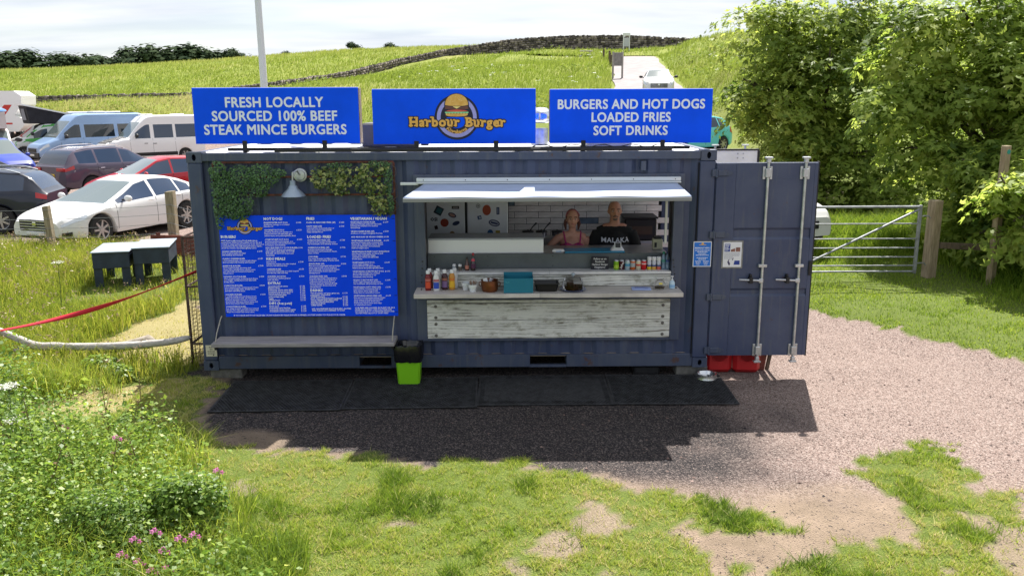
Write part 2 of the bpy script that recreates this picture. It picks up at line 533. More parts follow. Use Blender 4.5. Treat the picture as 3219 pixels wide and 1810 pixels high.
za_.data.foreach_set('color', np.stack([zg, zs, zd, zst], -1).astype(np.float32).ravel())
gme.polygons.foreach_set('use_smooth', [True] * len(gme.polygons))

def ground_mat():
    m = bpy.data.materials.new('ground_surface'); m.use_nodes = True
    t = m.node_tree; b = t.nodes['Principled BSDF']
    N = t.nodes.new; L = t.links.new
    b.inputs['Roughness'].default_value = .95
    b.inputs['Specular IOR Level'].default_value = .15
    co = N('ShaderNodeTexCoord')
    at = N('ShaderNodeAttribute'); at.attribute_name = 'zone'
    sp = N('ShaderNodeSeparateColor'); L(at.outputs['Color'], sp.inputs[0])
    def noise(sc, det=4, ro=.6):
        n = N('ShaderNodeTexNoise'); n.inputs['Scale'].default_value = sc; n.inputs['Detail'].default_value = det
        n.inputs['Roughness'].default_value = ro; L(co.outputs['Object'], n.inputs['Vector']); return n
    def ramp(src, *els):
        r = N('ShaderNodeValToRGB')
        while len(r.color_ramp.elements) < len(els): r.color_ramp.elements.new(.5)
        for e, (p, c) in zip(r.color_ramp.elements, els): e.position = p; e.color = (*c, 1)
        L(src, r.inputs[0]); return r.outputs[0]
    def mixc(f, a, c):
        n = N('ShaderNodeMixRGB'); L(f, n.inputs[0]); L(a, n.inputs[1]); L(c, n.inputs[2]); return n.outputs[0]
    vo = N('ShaderNodeTexVoronoi'); vo.inputs['Scale'].default_value = 90; L(co.outputs['Object'], vo.inputs['Vector'])
    sepv = N('ShaderNodeSeparateColor'); L(vo.outputs['Color'], sepv.inputs[0])
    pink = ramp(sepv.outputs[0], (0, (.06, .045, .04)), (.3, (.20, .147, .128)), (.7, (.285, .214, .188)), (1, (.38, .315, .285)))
    dark = ramp(sepv.outputs[0], (0, (.016, .015, .017)), (.5, (.037, .033, .034)), (.85, (.085, .072, .068)), (1, (.19, .155, .14)))  # dark gravel colours, blackened further to paint in shade
    nf = noise(70, 3); nm = noise(3.0, 5); nl = noise(.12, 6); nb = noise(.55, 6)
    sand = ramp(nm.outputs['Fac'], (.3, (.19, .145, .105)), (.7, (.29, .22, .165)))
    speck = ramp(noise(38, 2, .8).outputs['Fac'], (.60, (0, 0, 0)), (.66, (1, 1, 1)))
    sand = mixc(speck, sand, dark)
    grassn = ramp(nf.outputs['Fac'], (.3, (.055, .088, .014)), (.7, (.155, .19, .042)))
    grassf = ramp(nl.outputs['Fac'], (.3, (.14, .19, .028)), (.5, (.20, .23, .040)), (.72, (.27, .25, .085)))
    grassf = mixc(ramp(nb.outputs['Fac'], (.35, (0, 0, 0)), (.75, (.55, .55, .55))), grassf, ramp(nf.outputs['Fac'], (.3, (.08, .12, .02)), (.7, (.19, .21, .05))))
    sx = N('ShaderNodeSeparateXYZ'); L(co.outputs['Object'], sx.inputs[0])
    mr = N('ShaderNodeMapRange'); mr.inputs['From Min'].default_value = 12; mr.inputs['From Max'].default_value = 45; L(sx.outputs['Y'], mr.inputs['Value'])
    grass = mixc(mr.outputs[0], grassn, grassf)
    straw = ramp(nf.outputs['Fac'], (.3, (.21, .18, .075)), (.7, (.36, .31, .15)))
    grass = mixc(at.outputs['Alpha'], grass, straw)
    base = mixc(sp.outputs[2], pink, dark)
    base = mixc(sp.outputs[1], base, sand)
    base = mixc(sp.outputs[0], base, grass)
    L(base, b.inputs['Base Color'])
    bp = N('ShaderNodeBump'); bp.inputs['Strength'].default_value = .7; bp.inputs['Distance'].default_value = .02
    L(vo.outputs['Distance'], bp.inputs['Height']); L(bp.outputs[0], b.inputs['Normal'])
    return m
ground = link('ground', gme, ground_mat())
struct(ground)
tag(ground, 'grassy ground with pink gravel, dirt and meadow rising to a hill', 'ground')

# ------------------------------------------------------------------ road up the hill
def strip(path, w, dz, name, m, wn=1.0):
    pts = []
    for a, b in zip(path[:-1], path[1:]):
        for k in range(6):
            pts.append(a + (b - a) * k / 6)
    pts.append(path[-1]); pts = np.array(pts)
    d = np.gradient(pts[:, :2], axis=0); d /= np.linalg.norm(d, axis=1)[:, None]
    nrm = np.stack([-d[:, 1], d[:, 0]], -1)
    V = []; Fq = []
    offs = (-1, -.5, 0, .5, 1)
    for i, q in enumerate(pts):
        for o in offs:
            ww = w * (1 + .05 * math.sin(i * 1.7 + o))
            V.append((q[0] + nrm[i, 0] * o * ww, q[1] + nrm[i, 1] * o * ww, q[2] + dz - .03 * o * o))
    n = len(offs)
    for i in range(len(pts) - 1):
        for k in range(n - 1):
            Fq.append((i * n + k, i * n + k + 1, (i + 1) * n + k + 1, (i + 1) * n + k))
    mb = MB(); mb.add(V, Fq)
    return struct(mb.build(name, m))
m_road = mat('road_tarmac', (.22, .195, .20), .9, var=.14, scale=1.2, bump=.3, bscale=60)
tag(strip(ROAD, 2.05, 0.045, 'road', m_road), 'pale pinkish tarmac road climbing the hill', 'road')
tag(strip(LANE, 1.6, 0.07, 'lane', m_road), 'grey lane crossing at the top of the hill road', 'lane')

# ------------------------------------------------------------------ dry stone wall
WALLP = np.array([(-52, 65, 2.6, 3.2), (-41.65, 66.28, 2.71, 3.5), (-38.46, 67.28, 2.82, 3.6), (-25.1, 69.28, 3.15, 3.9), (-18.71, 73.28, 4.1, 4.85), (-13.11, 82.28, 5.3, 6.1), (-8.69, 91.28, 7.0, 7.8), (-3.55, 97.28, 8.3, 9.2), (4.25, 100.28, 9.0, 10.55), (10.98, 98.28, 9.3, 10.82), (18.08, 96.28, 9.2, 10.74), (22.5, 95.28, 9.3, 10.4), (27, 95, 9.3, 10.2)])
m_stone = leaf_mat('wall_stone', (.06, .052, .05), (.34, .29, .26), trans=0.0, rough=.9, spec=.2)
m_core = mat('wall_core', (.04, .035, .033), .95, var=.3, scale=3)
def stone_wall():
    root = thing('dry_stone_wall', 'long grey dry stone wall running up and along the hilltop', 'wall', (0, 0, 0))
    core = MB()
    V = []; Fq = []; T = []
    cube = np.array([(-1, -1, -1), (1, -1, -1), (1, 1, -1), (-1, 1, -1), (-1, -1, 1), (1, -1, 1), (1, 1, 1), (-1, 1, 1)], float) * .5
    cf = np.array([(0, 3, 2, 1), (4, 5, 6, 7), (0, 1, 5, 4), (1, 2, 6, 5), (2, 3, 7, 6), (3, 0, 4, 7)])
    k = 0
    for a, b in zip(WALLP[:-1], WALLP[1:]):
        d = b[:2] - a[:2]; L = np.linalg.norm(d); u = d / L; n = np.array([-u[1], u[0]])
        if n[1] > 0: n = -n
        ca = [(a[0] - n[0] * .2, a[1] - n[1] * .2), (b[0] - n[0] * .2, b[1] - n[1] * .2), (b[0] + n[0] * .2, b[1] + n[1] * .2), (a[0] + n[0] * .2, a[1] + n[1] * .2)]
        za, zb = a[2] - .6, b[2] - .6; ta, tb = a[3] - .12, b[3] - .12
        core.add([(*ca[0], za), (*ca[1], zb), (*ca[2], zb), (*ca[3], za), (*ca[0], ta), (*ca[1], tb), (*ca[2], tb), (*ca[3], ta)],
                 [(0, 3, 2, 1), (4, 5, 6, 7), (0, 1, 5, 4), (1, 2, 6, 5), (2, 3, 7, 6), (3, 0, 4, 7)])
        ang = math.atan2(u[1], u[0])
        h = (b[3] + a[3] - a[2] - b[2]) / 2 + .3
        rows = max(3, int(h / .24))
        for r in range(rows + 1):
            s = rng.random() * .3
            while s < L:
                cop = r == rows
                w = rng.uniform(.14, .3) if cop else rng.uniform(.22, .55)
                t = s / L
                z0 = a[2] + (b[2] - a[2]) * t - .3; z1 = a[3] + (b[3] - a[3]) * t
                zc = z0 + (z1 - .14 - z0) * (r + .5) / rows if not cop else z1 - .06
                hh = (.26 + rng.uniform(-.05, .16)) if cop else (z1 - .1 - z0) / rows * rng.uniform(.75, 1.0)
                sc = np.array([w * .94, .5 if not cop else .44, hh])
                c = cube * sc * (1 + rng.uniform(-.16, .16, (8, 3)))
                aa = ang + rng.uniform(-.08, .08)
                rot = np.array([[math.cos(aa), -math.sin(aa)], [math.sin(aa), math.cos(aa)]])
                c[:, :2] = c[:, :2] @ rot.T
                off = rng.uniform(-.03, .05)
                c += np.array([a[0] + u[0] * (s + w / 2) + n[0] * off, a[1] + u[1] * (s + w / 2) + n[1] * off, zc])
                V.append(c); Fq.append(cf + 8 * k); T.append(np.full(8, rng.random() ** 1.4)); k += 1
                s += w
    core.build('wall_core', m_core, root, smooth=None)
    so = link('stone', fast_mesh('stone', np.vstack(V), np.vstack(Fq), 4, np.concatenate(T)), m_stone, root)
    so['kind'] = 'stuff'
stone_wall()

# ------------------------------------------------------------------ rubber mats
m_rub = mat('rubber', (.026, .027, .030), .75, var=.5, scale=9, bump=.3, bscale=120)
def mat_thing(label, x0, x1, y0, y1, skew=0.0, dense=.040, filled=False):
    z = -.108
    root = thing('rubber_mat', label, 'mat', ((x0 + x1) / 2, (y0 + y1) / 2, z), skew, 'rubber mats laid along the serving side')
    w = (x1 - x0) / 2; h = (y1 - y0) / 2
    bd = MB()
    t = .014
    bd.bbox(-w, w, -h, -h + .025, 0, t, .004); bd.bbox(-w, w, h - .025, h, 0, t, .004)
    bd.bbox(-w, -w + .025, -h + .025, h - .025, 0, t, .004); bd.bbox(w - .025, w, -h + .025, h - .025, 0, t, .004)
    bd.build('border', m_rub, root)
    la = MB()
    # honeycomb lattice: zigzag bars
    nxn = int(2 * w / dense); nyn = int(2 * h / (dense * .8))
    V = []; 
    for j in range(nyn + 1):
        yb = -h + .025 + (2 * h - .05) * j / nyn
        pts = []
        for i in range(nxn * 2 + 1):
            xb = -w + .025 + (2 * w - .05) * i / (nxn * 2)
            sgn = 1 if ((i // 1) + j) % 2 == 0 else -1
            pts.append((xb, yb + sgn * dense * .2))
        bw = dense * .13
        vs = []; fs = []
        for (a, b) in pts:
            b = min(max(b, -h + .012), h - .012)
            vs += [(a, b - bw, t * .9), (a, b + bw, t * .9), (a, b - bw, 0), (a, b + bw, 0)]
        for i in range(len(pts) - 1):
            q = i * 4
            fs += [(q, q + 4, q + 5, q + 1), (q + 2, q + 6, q + 4, q), (q + 1, q + 5, q + 7, q + 3)]
        la.add(vs, fs)
    lv = la.build('lattice', m_rub, root, smooth=None)
    if filled:
        bk = MB(); bk.box(-w * .9, w * .9, -h * .75, h * .75, .001, t * .8)
        bk.build('packed_grit', mat('packed_grit', (.027, .028, .031), .95, var=.5, scale=30), root)
mat_thing('leftmost rubber honeycomb mat, under the bench by the grass', .40, 1.825, -1.12, -.10, R(1.5))
mat_thing('rubber honeycomb mat in front of the green bin', 1.83, 3.305, -1.06, -.04, R(1.2))
mat_thing('worn rubber mat clogged with grit below the serving hatch', 3.31, 4.815, -.99, .02, R(-.3), filled=True)
mat_thing('rightmost rubber honeycomb mat, beside the dog bowl', 4.82, 6.20, -.99, .02, R(-1.2))
# ------------------------------------------------------------------ container
def navy(name, c0, c1, rust=.66, streak=.62):
    m = mat(name, c0, .42, col2=c1, scale=1.7, bump=.14, bscale=28, detail=9)
    t = m.node_tree; N = t.nodes.new; L = t.links.new; b = t.nodes['Principled BSDF']
    prev = b.inputs['Base Color'].links[0].from_socket
    co = N('ShaderNodeTexCoord')
    def layer(prev, scale, stretch, lo, hi, col, amt):
        mp_ = N('ShaderNodeMapping'); mp_.inputs['Scale'].default_value = stretch; L(co.outputs['Object'], mp_.inputs[0])
        n = N('ShaderNodeTexNoise'); n.inputs['Scale'].default_value = scale; n.inputs['Detail'].default_value = 9; n.inputs['Roughness'].default_value = .7; L(mp_.outputs[0], n.inputs['Vector'])
        r = N('ShaderNodeValToRGB'); r.color_ramp.elements[0].position = lo; r.color_ramp.elements[1].position = hi; r.color_ramp.elements[1].color = (amt, amt, amt, 1); L(n.outputs['Fac'], r.inputs[0])
        x = N('ShaderNodeMixRGB'); L(r.outputs[0], x.inputs[0]); L(prev, x.inputs[1]); x.inputs[2].default_value = (*col, 1)
        return x.outputs[0]
    p = layer(prev, 5.0, (3.0, 3.0, .25), streak, streak + .16, (.10, .11, .125), .55)     # pale water streaks
    p = layer(p, 4.0, (1, 1, 1), rust, rust + .05, (.085, .04, .025), .8)                    # rust spots
    p = layer(p, 30.0, (1, 1, 1), .70, .74, (.13, .14, .16), .6)                              # chips
    L(p, b.inputs['Base Color'])
    return m
m_navy = navy('navy_paint', (.038, .053, .112), (.060, .077, .136), .63, .54)
m_navy2 = navy('navy_paint_scuffed', (.042, .057, .105), (.070, .085, .128), .60, .50)
m_rust = mat('rusty_steel', (.085, .028, .018), .85, var=.5, scale=14)
m_black = mat('black_steel', (.012, .012, .014), .5, var=.3, scale=10)
m_void = mat('void_black', (.01, .01, .012), .9)  # flat near-black for joints, print and other small dark parts
m_galv = mat('galvanised_steel', (.48, .50, .52), .38, metal=.75, var=.16, scale=12, bump=.1, bscale=80)
m_white_in = mat('white_lining', (.85, .85, .84), .6, var=.08, scale=3)
m_roofp = mat('roof_paint', (.46, .47, .49), .55, col2=(.60, .60, .60), scale=1.6, detail=8)
m_block = mat('concrete', (.13, .125, .115), .9, var=.25, scale=12, bump=.4)
BX, BW, BH = 6.058, 2.438, 2.591
cont = thing('shipping_container', 'dark navy shipping container converted to a burger kiosk, serving hatch open', 'container', (0, 0, 0))

def casting(x0, z0, y0, face):
    """corner casting with a real oval hole in the side towards the viewer"""
    w, d, h = .178, .162, .118
    mb = MB(); n = 20
    yf = y0 if face < 0 else y0 + d
    yi = yf + (.022 if face < 0 else -.022)
    cx, cz = x0 + w / 2, z0 + h / 2
    outer = []
    for k in range(n):
        t = 2 * math.pi * k / n
        c, s_ = math.cos(t), math.sin(t)
        q = 1 / max(abs(c), abs(s_))
        outer.append((cx + c * q * w / 2, cz + s_ * q * h / 2))
    inner = [(cx + .024 * math.cos(2 * math.pi * k / n), cz + .038 * math.sin(2 * math.pi * k / n)) for k in range(n)]
    vs = [(a, yf, b) for a, b in outer] + [(a, yf, b) for a, b in inner] + [(a, yi, b) for a, b in inner]
    fs = []
    for k in range(n):
        j = (k + 1) % n
        fs += [(k, j, n + j, n + k), (n + k, n + j, 2 * n + j, 2 * n + k)]
    mb.add(vs, fs)
    a, b = (yi + .001, y0 + d) if face < 0 else (y0, yi - .001)
    th = .02
    mb.box(x0, x0 + w, min(yf, b) + .0005, max(yf, b) if face < 0 else yf - .0005, z0, z0 + .018)
    mb.box(x0, x0 + w, min(yf, b) + .0005, max(yf, b) if face < 0 else yf - .0005, z0 + h - .018, z0 + h)
    mb.box(x0, x0 + th, y0 + .0005, y0 + d - .0005, z0 + .018, z0 + h - .018)
    mb.box(x0 + w - th, x0 + w, y0 + .0005, y0 + d - .0005, z0 + .018, z0 + h - .018)
    mb.box(x0 + th, x0 + w - th, (y0 + d - .02) if face < 0 else y0, (y0 + d) if face < 0 else y0 + .02, z0 + .018, z0 + h - .018)
    return mb.build('corner_casting', m_navy2, cont)
for x0 in (0, BX - .178):
    for z0 in (0, BH - .118):
        casting(x0, z0, -.004, -1)
        casting(x0, z0, BW - .158, 1)
# posts
for x0, x1 in ((0.004, .168), (BX - .19, BX - .004)):
    for y0, y1 in ((0.0, .12), (BW - .12, BW)):
        MB().bbox(x0, x1, y0, y1, .118, BH - .118, .012).build('corner_post', m_navy, cont)
# top rails
MB().bbox(.17, BX - .178, .004, .07, 2.487, 2.580, .008).build('top_rail', m_navy2, cont)
MB().bbox(.17, BX - .178, BW - .07, BW, 2.487, 2.580, .008).build('top_rail', m_navy, cont)
MB().bbox(0.006, .07, .16, BW - .16, 2.487, 2.580, .008).build('top_rail', m_navy, cont)
MB().bbox(BX - .09, BX - .006, .16, BW - .16, 2.455, 2.580, .008).build('door_header', m_navy, cont)
# bottom rail with fork pockets
br = MB()
pk = [(1.87, 2.25), (3.92, 4.36)]
xs = [.178] + [v for p in pk for v in p] + [BX - .178]
for a, b in zip(xs[::2], xs[1::2]):
    br.bbox(a, b, .006, .06, .012, .168, .006)
for a, b in pk:
    br.box(a, b, .006, .06, .012, .040); br.box(a, b, .006, .06, .158, .168)
    br.box(a - .004, a, .06, .5, .03, .16); br.box(b, b + .004, .06, .5, .03, .16)
br.build('bottom_rail', m_navy2, cont)
MB().bbox(.178, BX - .178, BW - .06, BW - .006, .012, .168, .006).build('bottom_rail', m_navy, cont)
MB().box(.1, BX - .1, .062, BW - .062, .13, .17).build('floor', mat('plywood_floor', (.30, .24, .18), .7, var=.3, scale=5, stretch=(1, 8, 1)), cont)
for a, b in pk:
    MB().box(a - .02, b + .02, .42, .46, .02, .125).build('pocket_back', m_void, cont)  # added dark plate, its colour stands for the shade inside the pocket

def corr(x0, x1, z0, z1, y=.035, dep=.036, per=.278, phase=0.0):
    """trapezoid corrugation as a thin sheet with thickness"""
    fl = per * .30; sl = per * .20
    xs = []; ys = []
    k = math.floor((x0 - phase) / per) - 1
    pts = []
    while True:
        b = phase + k * per
        for dx_, yy in ((0, y), (fl, y), (fl + sl, y + dep), (2 * fl + sl, y + dep)):
            pts.append((b + dx_, yy))
        k += 1
        if b > x1: break
    def yat(x):
        for (a, ya), (b, yb) in zip(pts[:-1], pts[1:]):
            if a <= x <= b: return ya + (yb - ya) * (x - a) / max(b - a, 1e-9)
        return y
    sec = [(x0, yat(x0))] + [p for p in pts if x0 + 1e-4 < p[0] < x1 - 1e-4] + [(x1, yat(x1))]
    vs = []; fs = []
    for a, b in sec:
        vs += [(a, b, z0), (a, b, z1), (a, b + .003, z0), (a, b + .003, z1)]
    for i in range(len(sec) - 1):
        q = i * 4
        fs += [(q, q + 4, q + 5, q + 1), (q + 2, q + 3, q + 7, q + 6), (q + 1, q + 5, q + 7, q + 3), (q, q + 2, q + 6, q + 4)]
    return MB().add(vs, fs)
corr(.168, 2.575, .168, 2.487).build('corrugated_panel', m_navy, cont, smooth=20)
corr(2.575, 5.70, 2.325, 2.487).build('corrugated_panel', m_navy, cont, smooth=20)
corr(2.575, 5.70, .168, .345).build('corrugated_panel', m_navy, cont, smooth=20)
corr(5.70, BX - .188, .168, 2.487).build('corrugated_panel', m_navy, cont, smooth=20)
# back side, left end, ceiling and roof
M90 = Matrix.Rotation(R(90), 4, 'Z')
cb = corr(.168, BX - .188, .168, 2.487, y=BW - .045)
cb.build('corrugated_panel', m_navy, cont, smooth=20)
ce = corr(-(BW - .13), -.13, .168, 2.487, y=.03)
ce.v = [(b, -a, c) for a, b, c in ce.v]
ce.build('corrugated_panel', m_navy, cont, smooth=20)
rf = corr(.09, BX - .12, .04, BW - .04, y=0, dep=.02, per=.42)
rf.v = [(a, c, 2.578 - b) for a, b, c in rf.v]
rf.build('roof', m_roofp, cont, smooth=20)
MB().box(.09, BX - .1, .075, BW - .075, 2.40, 2.42).build('ceiling', m_white_in, cont)
MB().box(.072, .09, .13, BW - .13, .17, 2.40).build('lining', m_white_in, cont)
# hatch frame
hf = MB()
hf.bbox(2.575, 2.70, -.004, .075, .345, 2.325, .005); hf.bbox(5.585, 5.705, -.004, .075, .345, 2.325, .005)
hf.bbox(2.70, 5.585, -.004, .075, 2.02, 2.325, .005); hf.bbox(2.70, 5.585, -.004, .075, .345, .378, .004)
hf.build('hatch_frame', m_navy2, cont)
# jamb lining
jl = MB(); jl.box(2.685, 2.70, .078, .26, .40, 2.02); jl.box(5.586, 5.60, .078, .26, .40, 2.02)
jl.build('hatch_jamb', m_black, cont)
MB().bbox(5.50, 5.53, .05, .075, 1.50, 2.02, .004).build('shutter_track', mat('pale_track', (.6, .6, .58), .5), cont)
MB().bbox(5.545, 5.555, .04, .06, 1.3, 2.02, .003).build('gas_strut', m_black, cont)
# vertical door gasket line
MB().bbox(BX - .20, BX - .192, -.001, .03, .12, 2.45, .001).build('seam', m_void, cont)

# ------------------------------------------------------------------ weathered timber planks
def wood_white():
    m = bpy.data.materials.new('weathered_white_timber'); m.use_nodes = True
    t = m.node_tree; b = t.nodes['Principled BSDF']; N = t.nodes.new; L = t.links.new
    b.inputs['Roughness'].default_value = .75
    co = N('ShaderNodeTexCoord')
    oi = N('ShaderNodeObjectInfo')
    ad = N('ShaderNodeVectorMath'); ad.operation = 'ADD'
    L(co.outputs['Object'], ad.inputs[0]); L(oi.outputs['Location'], ad.inputs[1])
    mp_ = N('ShaderNodeMapping'); mp_.inputs['Scale'].default_value = (.9, 1, 13); L(ad.outputs[0], mp_.inputs[0])
    wv = N('ShaderNodeTexWave'); wv.wave_type = 'BANDS'; wv.bands_direction = 'Z'
    wv.inputs['Scale'].default_value = .55; wv.inputs['Distortion'].default_value = 14; wv.inputs['Detail'].default_value = 4; wv.inputs['Detail Scale'].default_value = 1.3
    L(mp_.outputs[0], wv.inputs['Vector'])
    r = N('ShaderNodeValToRGB'); r.color_ramp.elements[0].position = .0; r.color_ramp.elements[1].position = .22
    r.color_ramp.elements[0].color = (.15, .135, .105, 1); r.color_ramp.elements[1].color = (.62, .62, .58, 1)
    L(wv.outputs['Fac'], r.inputs[0])
    n = N('ShaderNodeTexNoise'); n.inputs['Scale'].default_value = 2.6; n.inputs['Detail'].default_value = 9; n.inputs['Roughness'].default_value = .7
    mp2 = N('ShaderNodeMapping'); mp2.inputs['Scale'].default_value = (1, 1, 2.0); L(ad.outputs[0], mp2.inputs[0]); L(mp2.outputs[0], n.inputs['Vector'])
    rr = N('ShaderNodeValToRGB'); rr.color_ramp.elements[0].position = .42; rr.color_ramp.elements[1].position = .58
    L(n.outputs['Fac'], rr.inputs[0])
    mxa = N('ShaderNodeMixRGB'); L(rr.outputs[0], mxa.inputs[0]); mxa.inputs[1].default_value = (.71, .71, .66, 1); L(r.outputs[0], mxa.inputs[2])
    n3 = N('ShaderNodeTexNoise'); n3.inputs['Scale'].default_value = 3.2; n3.inputs['Detail'].default_value = 8; n3.inputs['Roughness'].default_value = .75
    L(mp2.outputs[0], n3.inputs['Vector'])
    r3 = N('ShaderNodeValToRGB'); r3.color_ramp.elements[0].position = .53; r3.color_ramp.elements[1].position = .66
    r3.color_ramp.elements[1].color = (.75, .75, .75, 1)
    L(n3.outputs['Fac'], r3.inputs[0])
    mxb = N('ShaderNodeMixRGB'); L(r3.outputs[0], mxb.inputs[0]); L(mxa.outputs[0], mxb.inputs[1]); mxb.inputs[2].default_value = (.16, .15, .085, 1)
    L(mxb.outputs[0], b.inputs['Base Color'])
    bp = N('ShaderNodeBump'); bp.inputs['Strength'].default_value = .35; bp.inputs['Distance'].default_value = .008
    L(wv.outputs['Fac'], bp.inputs['Height']); L(bp.outputs[0], b.inputs['Normal'])
    return m
m_wood = wood_white()
m_bolt = mat('bolt', (.16, .15, .14), .6, metal=.6)
def plank(x0, x1, z0, z1, y0, y1, name='plank', m=None, bolts=()):
    """slightly uneven board"""
    mb = MB(); n = 14; b = .004
    top = [z1 + random.uniform(-.003, .002) for _ in range(n + 1)]; bot = [z0 + random.uniform(-.002, .003) for _ in range(n + 1)]
    cx, cz = (x0 + x1) / 2, (z0 + z1) / 2
    vs = []; fs = []
    for i in range(n + 1):
        x = x0 + (x1 - x0) * i / n
        vs += [(x - cx, y1, bot[i] - cz), (x - cx, y0 + b, bot[i] - cz), (x - cx, y0, bot[i] + b - cz), (x - cx, y0, top[i] - b - cz), (x - cx, y0 + b, top[i] - cz), (x - cx, y1, top[i] - cz)]
    for i in range(n):
        for k in range(6):
            j = (k + 1) % 6
            fs.append((i * 6 + k, i * 6 + j, i * 6 + 6 + j, i * 6 + 6 + k))
    fs += [tuple(range(6)), tuple(range(n * 6 + 5, n * 6 - 1, -1))]
    mb.add(vs, fs)
    o = mb.build(name, m or m_wood, cont, smooth=25)
    o.location = (cx, 0, cz)
    for bx_, bz_ in bolts:
        q = MB(); q.lathe([(0, -.010), (.014, -.009), (.019, -.003), (.019, .004)], (bx_ - cx, y0, bz_ - cz), 14, axis='y')
        q.build('bolt', m_bolt, o)
plank(2.70, 5.583, .815, .852, -.012, .03, bolts=[])
plank(2.70, 5.583, .604, .810, -.014, .03, bolts=[(2.80, .775), (2.80, .64), (5.50, .775), (5.50, .64)])
plank(2.70, 5.583, .382, .599, -.013, .03, bolts=[(2.80, .56), (2.80, .42), (5.50, .56), (5.50, .42)])
# counter carried on the hatch sill: two boards
m_cwood = mat('counter_board', (.42, .39, .36), .55, col2=(.60, .56, .53), scale=2.2, stretch=(1, 9, 1), detail=8, bump=.1)
plank(2.585, 4.02, .955, 1.005, -.37, .03, 'counter_board', m_cwood)
plank(4.024, 5.66, .955, 1.005, -.37, .03, 'counter_board', m_cwood)
MB().bbox(2.62, 5.62, -.30, .03, .925, .953, .004).build('counter_bearer', m_navy, cont)
for x in (2.66, 5.60):
    c = MB()
    for k in range(9):
        c.lathe([(.007, -.002), (.010, 0), (.007, .002)], (x, -.02 - .026 * k, 1.32 - .036 * k), 8, axis='x' if k % 2 else 'y')
    c.build('counter_chain', m_black, cont)
# upstand, shelf, inner panel, inner counter
plank(2.70, 5.583, 1.008, 1.118, .004, .03, 'upstand_plank')
plank(2.70, 5.583, 1.122, 1.140, .006, .03, 'upstand_plank')
m_shelf = mat('white_shelf', (.66, .66, .66), .5, var=.1, scale=4)
MB().bbox(2.70, 4.15, .0, .22, 1.150, 1.182, .004).build('shelf_board', m_shelf, cont)
MB().bbox(4.153, 5.583, .0, .22, 1.150, 1.182, .004).build('shelf_board', m_shelf, cont)
m_inner = mat('grey_green_panel', (.085, .10, .105), .5, var=.15, scale=3)
ip = MB().bbox(2.70, 5.583, .22, .245, 1.184, 1.360, .003).build('inner_panel', m_inner, cont)
sc = MB()
for x in (2.78, 3.42, 4.2, 5.0, 5.5):
    for z in (1.215, 1.335):
        sc.lathe([(0, -.003), (.006, -.002), (.006, .002)], (x, .22, z), 8, axis='y')
sc.build('screws', m_void, ip)
MB().bbox(2.70, 5.583, .247, .82, 1.335, 1.360, .004).build('inner_counter', mat('steel_top', (.40, .41, .43), .35, metal=.7, var=.1), cont)
MB().box(2.72, 5.56, .27, .80, .17, 1.333).build('base_unit', mat('base_unit', (.5, .5, .51), .6), cont)

# ------------------------------------------------------------------ tiled back wall
m_tile = mat('white_timber_tile', (.74, .71, .70), .5, var=.18, scale=5, stretch=(1, 1, 6), detail=7)
m_tileb = mat('blue_grey_tile', (.14, .20, .28), .5, var=.35, scale=6)
m_grout = mat('dark_joint', (.02, .02, .022), .9)
bw = MB().box(.09, BX - .2, 2.33, 2.36, .17, 2.40).build('back_wall', m_grout, cont)
tw, th_ = .345, .088
tile_mesh = MB().bbox(-tw / 2 + .003, tw / 2 - .003, -.012, .0, -th_ / 2 + .003, th_ / 2 - .003, .003).mesh('tile')
half_mesh = MB().bbox(-tw / 4 + .003, tw / 4 - .003, -.012, .0, -th_ / 2 + .003, th_ / 2 - .003, .003).mesh('tile')
for me_ in (tile_mesh, half_mesh): me_.materials.append(m_tile)
tb = tile_mesh.copy(); tb.materials.clear(); tb.materials.append(m_tileb)
row = 0; z = 1.02
while z < 2.38:
    off = (row % 2) * tw / 2
    x = 3.42 + off
    while x < BX - .38:
        blue = (row, round((x - 3.42) / tw * 2)) in ((8, 0), (10, 10), (5, 7), (7, 6), (12, 5), (3, 9))
        o = bpy.data.objects.new('tile', tb if blue else tile_mesh)
        C.objects.link(o); o.parent = bw
        o.location = (x + tw / 2 + .001, 2.3295 + random.uniform(-.003, .002), z)
        x += tw
    z += th_; row += 1

# ------------------------------------------------------------------ awning
m_awn = mat('awning_canvas', (.33, .40, .56), .7, var=.06, scale=3, bump=.08, bscale=90)
m_awnr = mat('awning_rail', (.62, .66, .70), .4, metal=.2)
aw = thing('awning', 'white canvas awning stretched out over the serving hatch', 'awning', (4.12, -.03, 2.25))
def awn():
    mb = MB(); nu, nv = 40, 8
    vs = []; fs = []
    for j in range(nv + 1):
        t = j / nv
        y = -.02 - .80 * t
        xl = 2.71 - .155 * t - 4.12; xr = 5.60 + .0 * t - 4.12
        for i in range(nu + 1):
            u = i / nu
            x = xl + (xr - xl) * u
            z = -.025 - .072 * t - .012 * math.sin(math.pi * u) * math.sin(math.pi * t) - .004 * math.sin(u * 23) * t
            vs.append((x, y, z))
    for j in range(nv):
        for i in range(nu):
            q = j * (nu + 1) + i
            fs.append((q, q + 1, q + nu + 2, q + nu + 1))
    mb.add(vs, fs)
    k = len(mb.v)
    return mb
ac = awn().build('canvas', m_awn, aw)
so_ = ac.modifiers.new('thick', 'SOLIDIFY'); so_.thickness = .004
hb = MB(); hb.bbox(2.555 - 4.12, 5.60 - 4.12, -.84, -.823, -.140, -.098, .004)
hb.build('front_bar', mat('awning_bar', (.22, .23, .24), .5), aw)
rl = MB(); rl.bbox(2.62 - 4.12, 5.645 - 4.12, -.035, .024, -.002, .042, .004); rl.bbox(2.62 - 4.12, 5.645 - 4.12, -.05, .024, -.022, -.006, .003)
rl.build('wall_rail', m_awnr, aw)
ex = MB(); ex.bbox(2.435 - 4.12, 2.64 - 4.12, -.03, .0, -.035, -.003, .004, Matrix.Translation((0, 0, -.003)) ); ex.build('end_arm', m_awnr, aw)
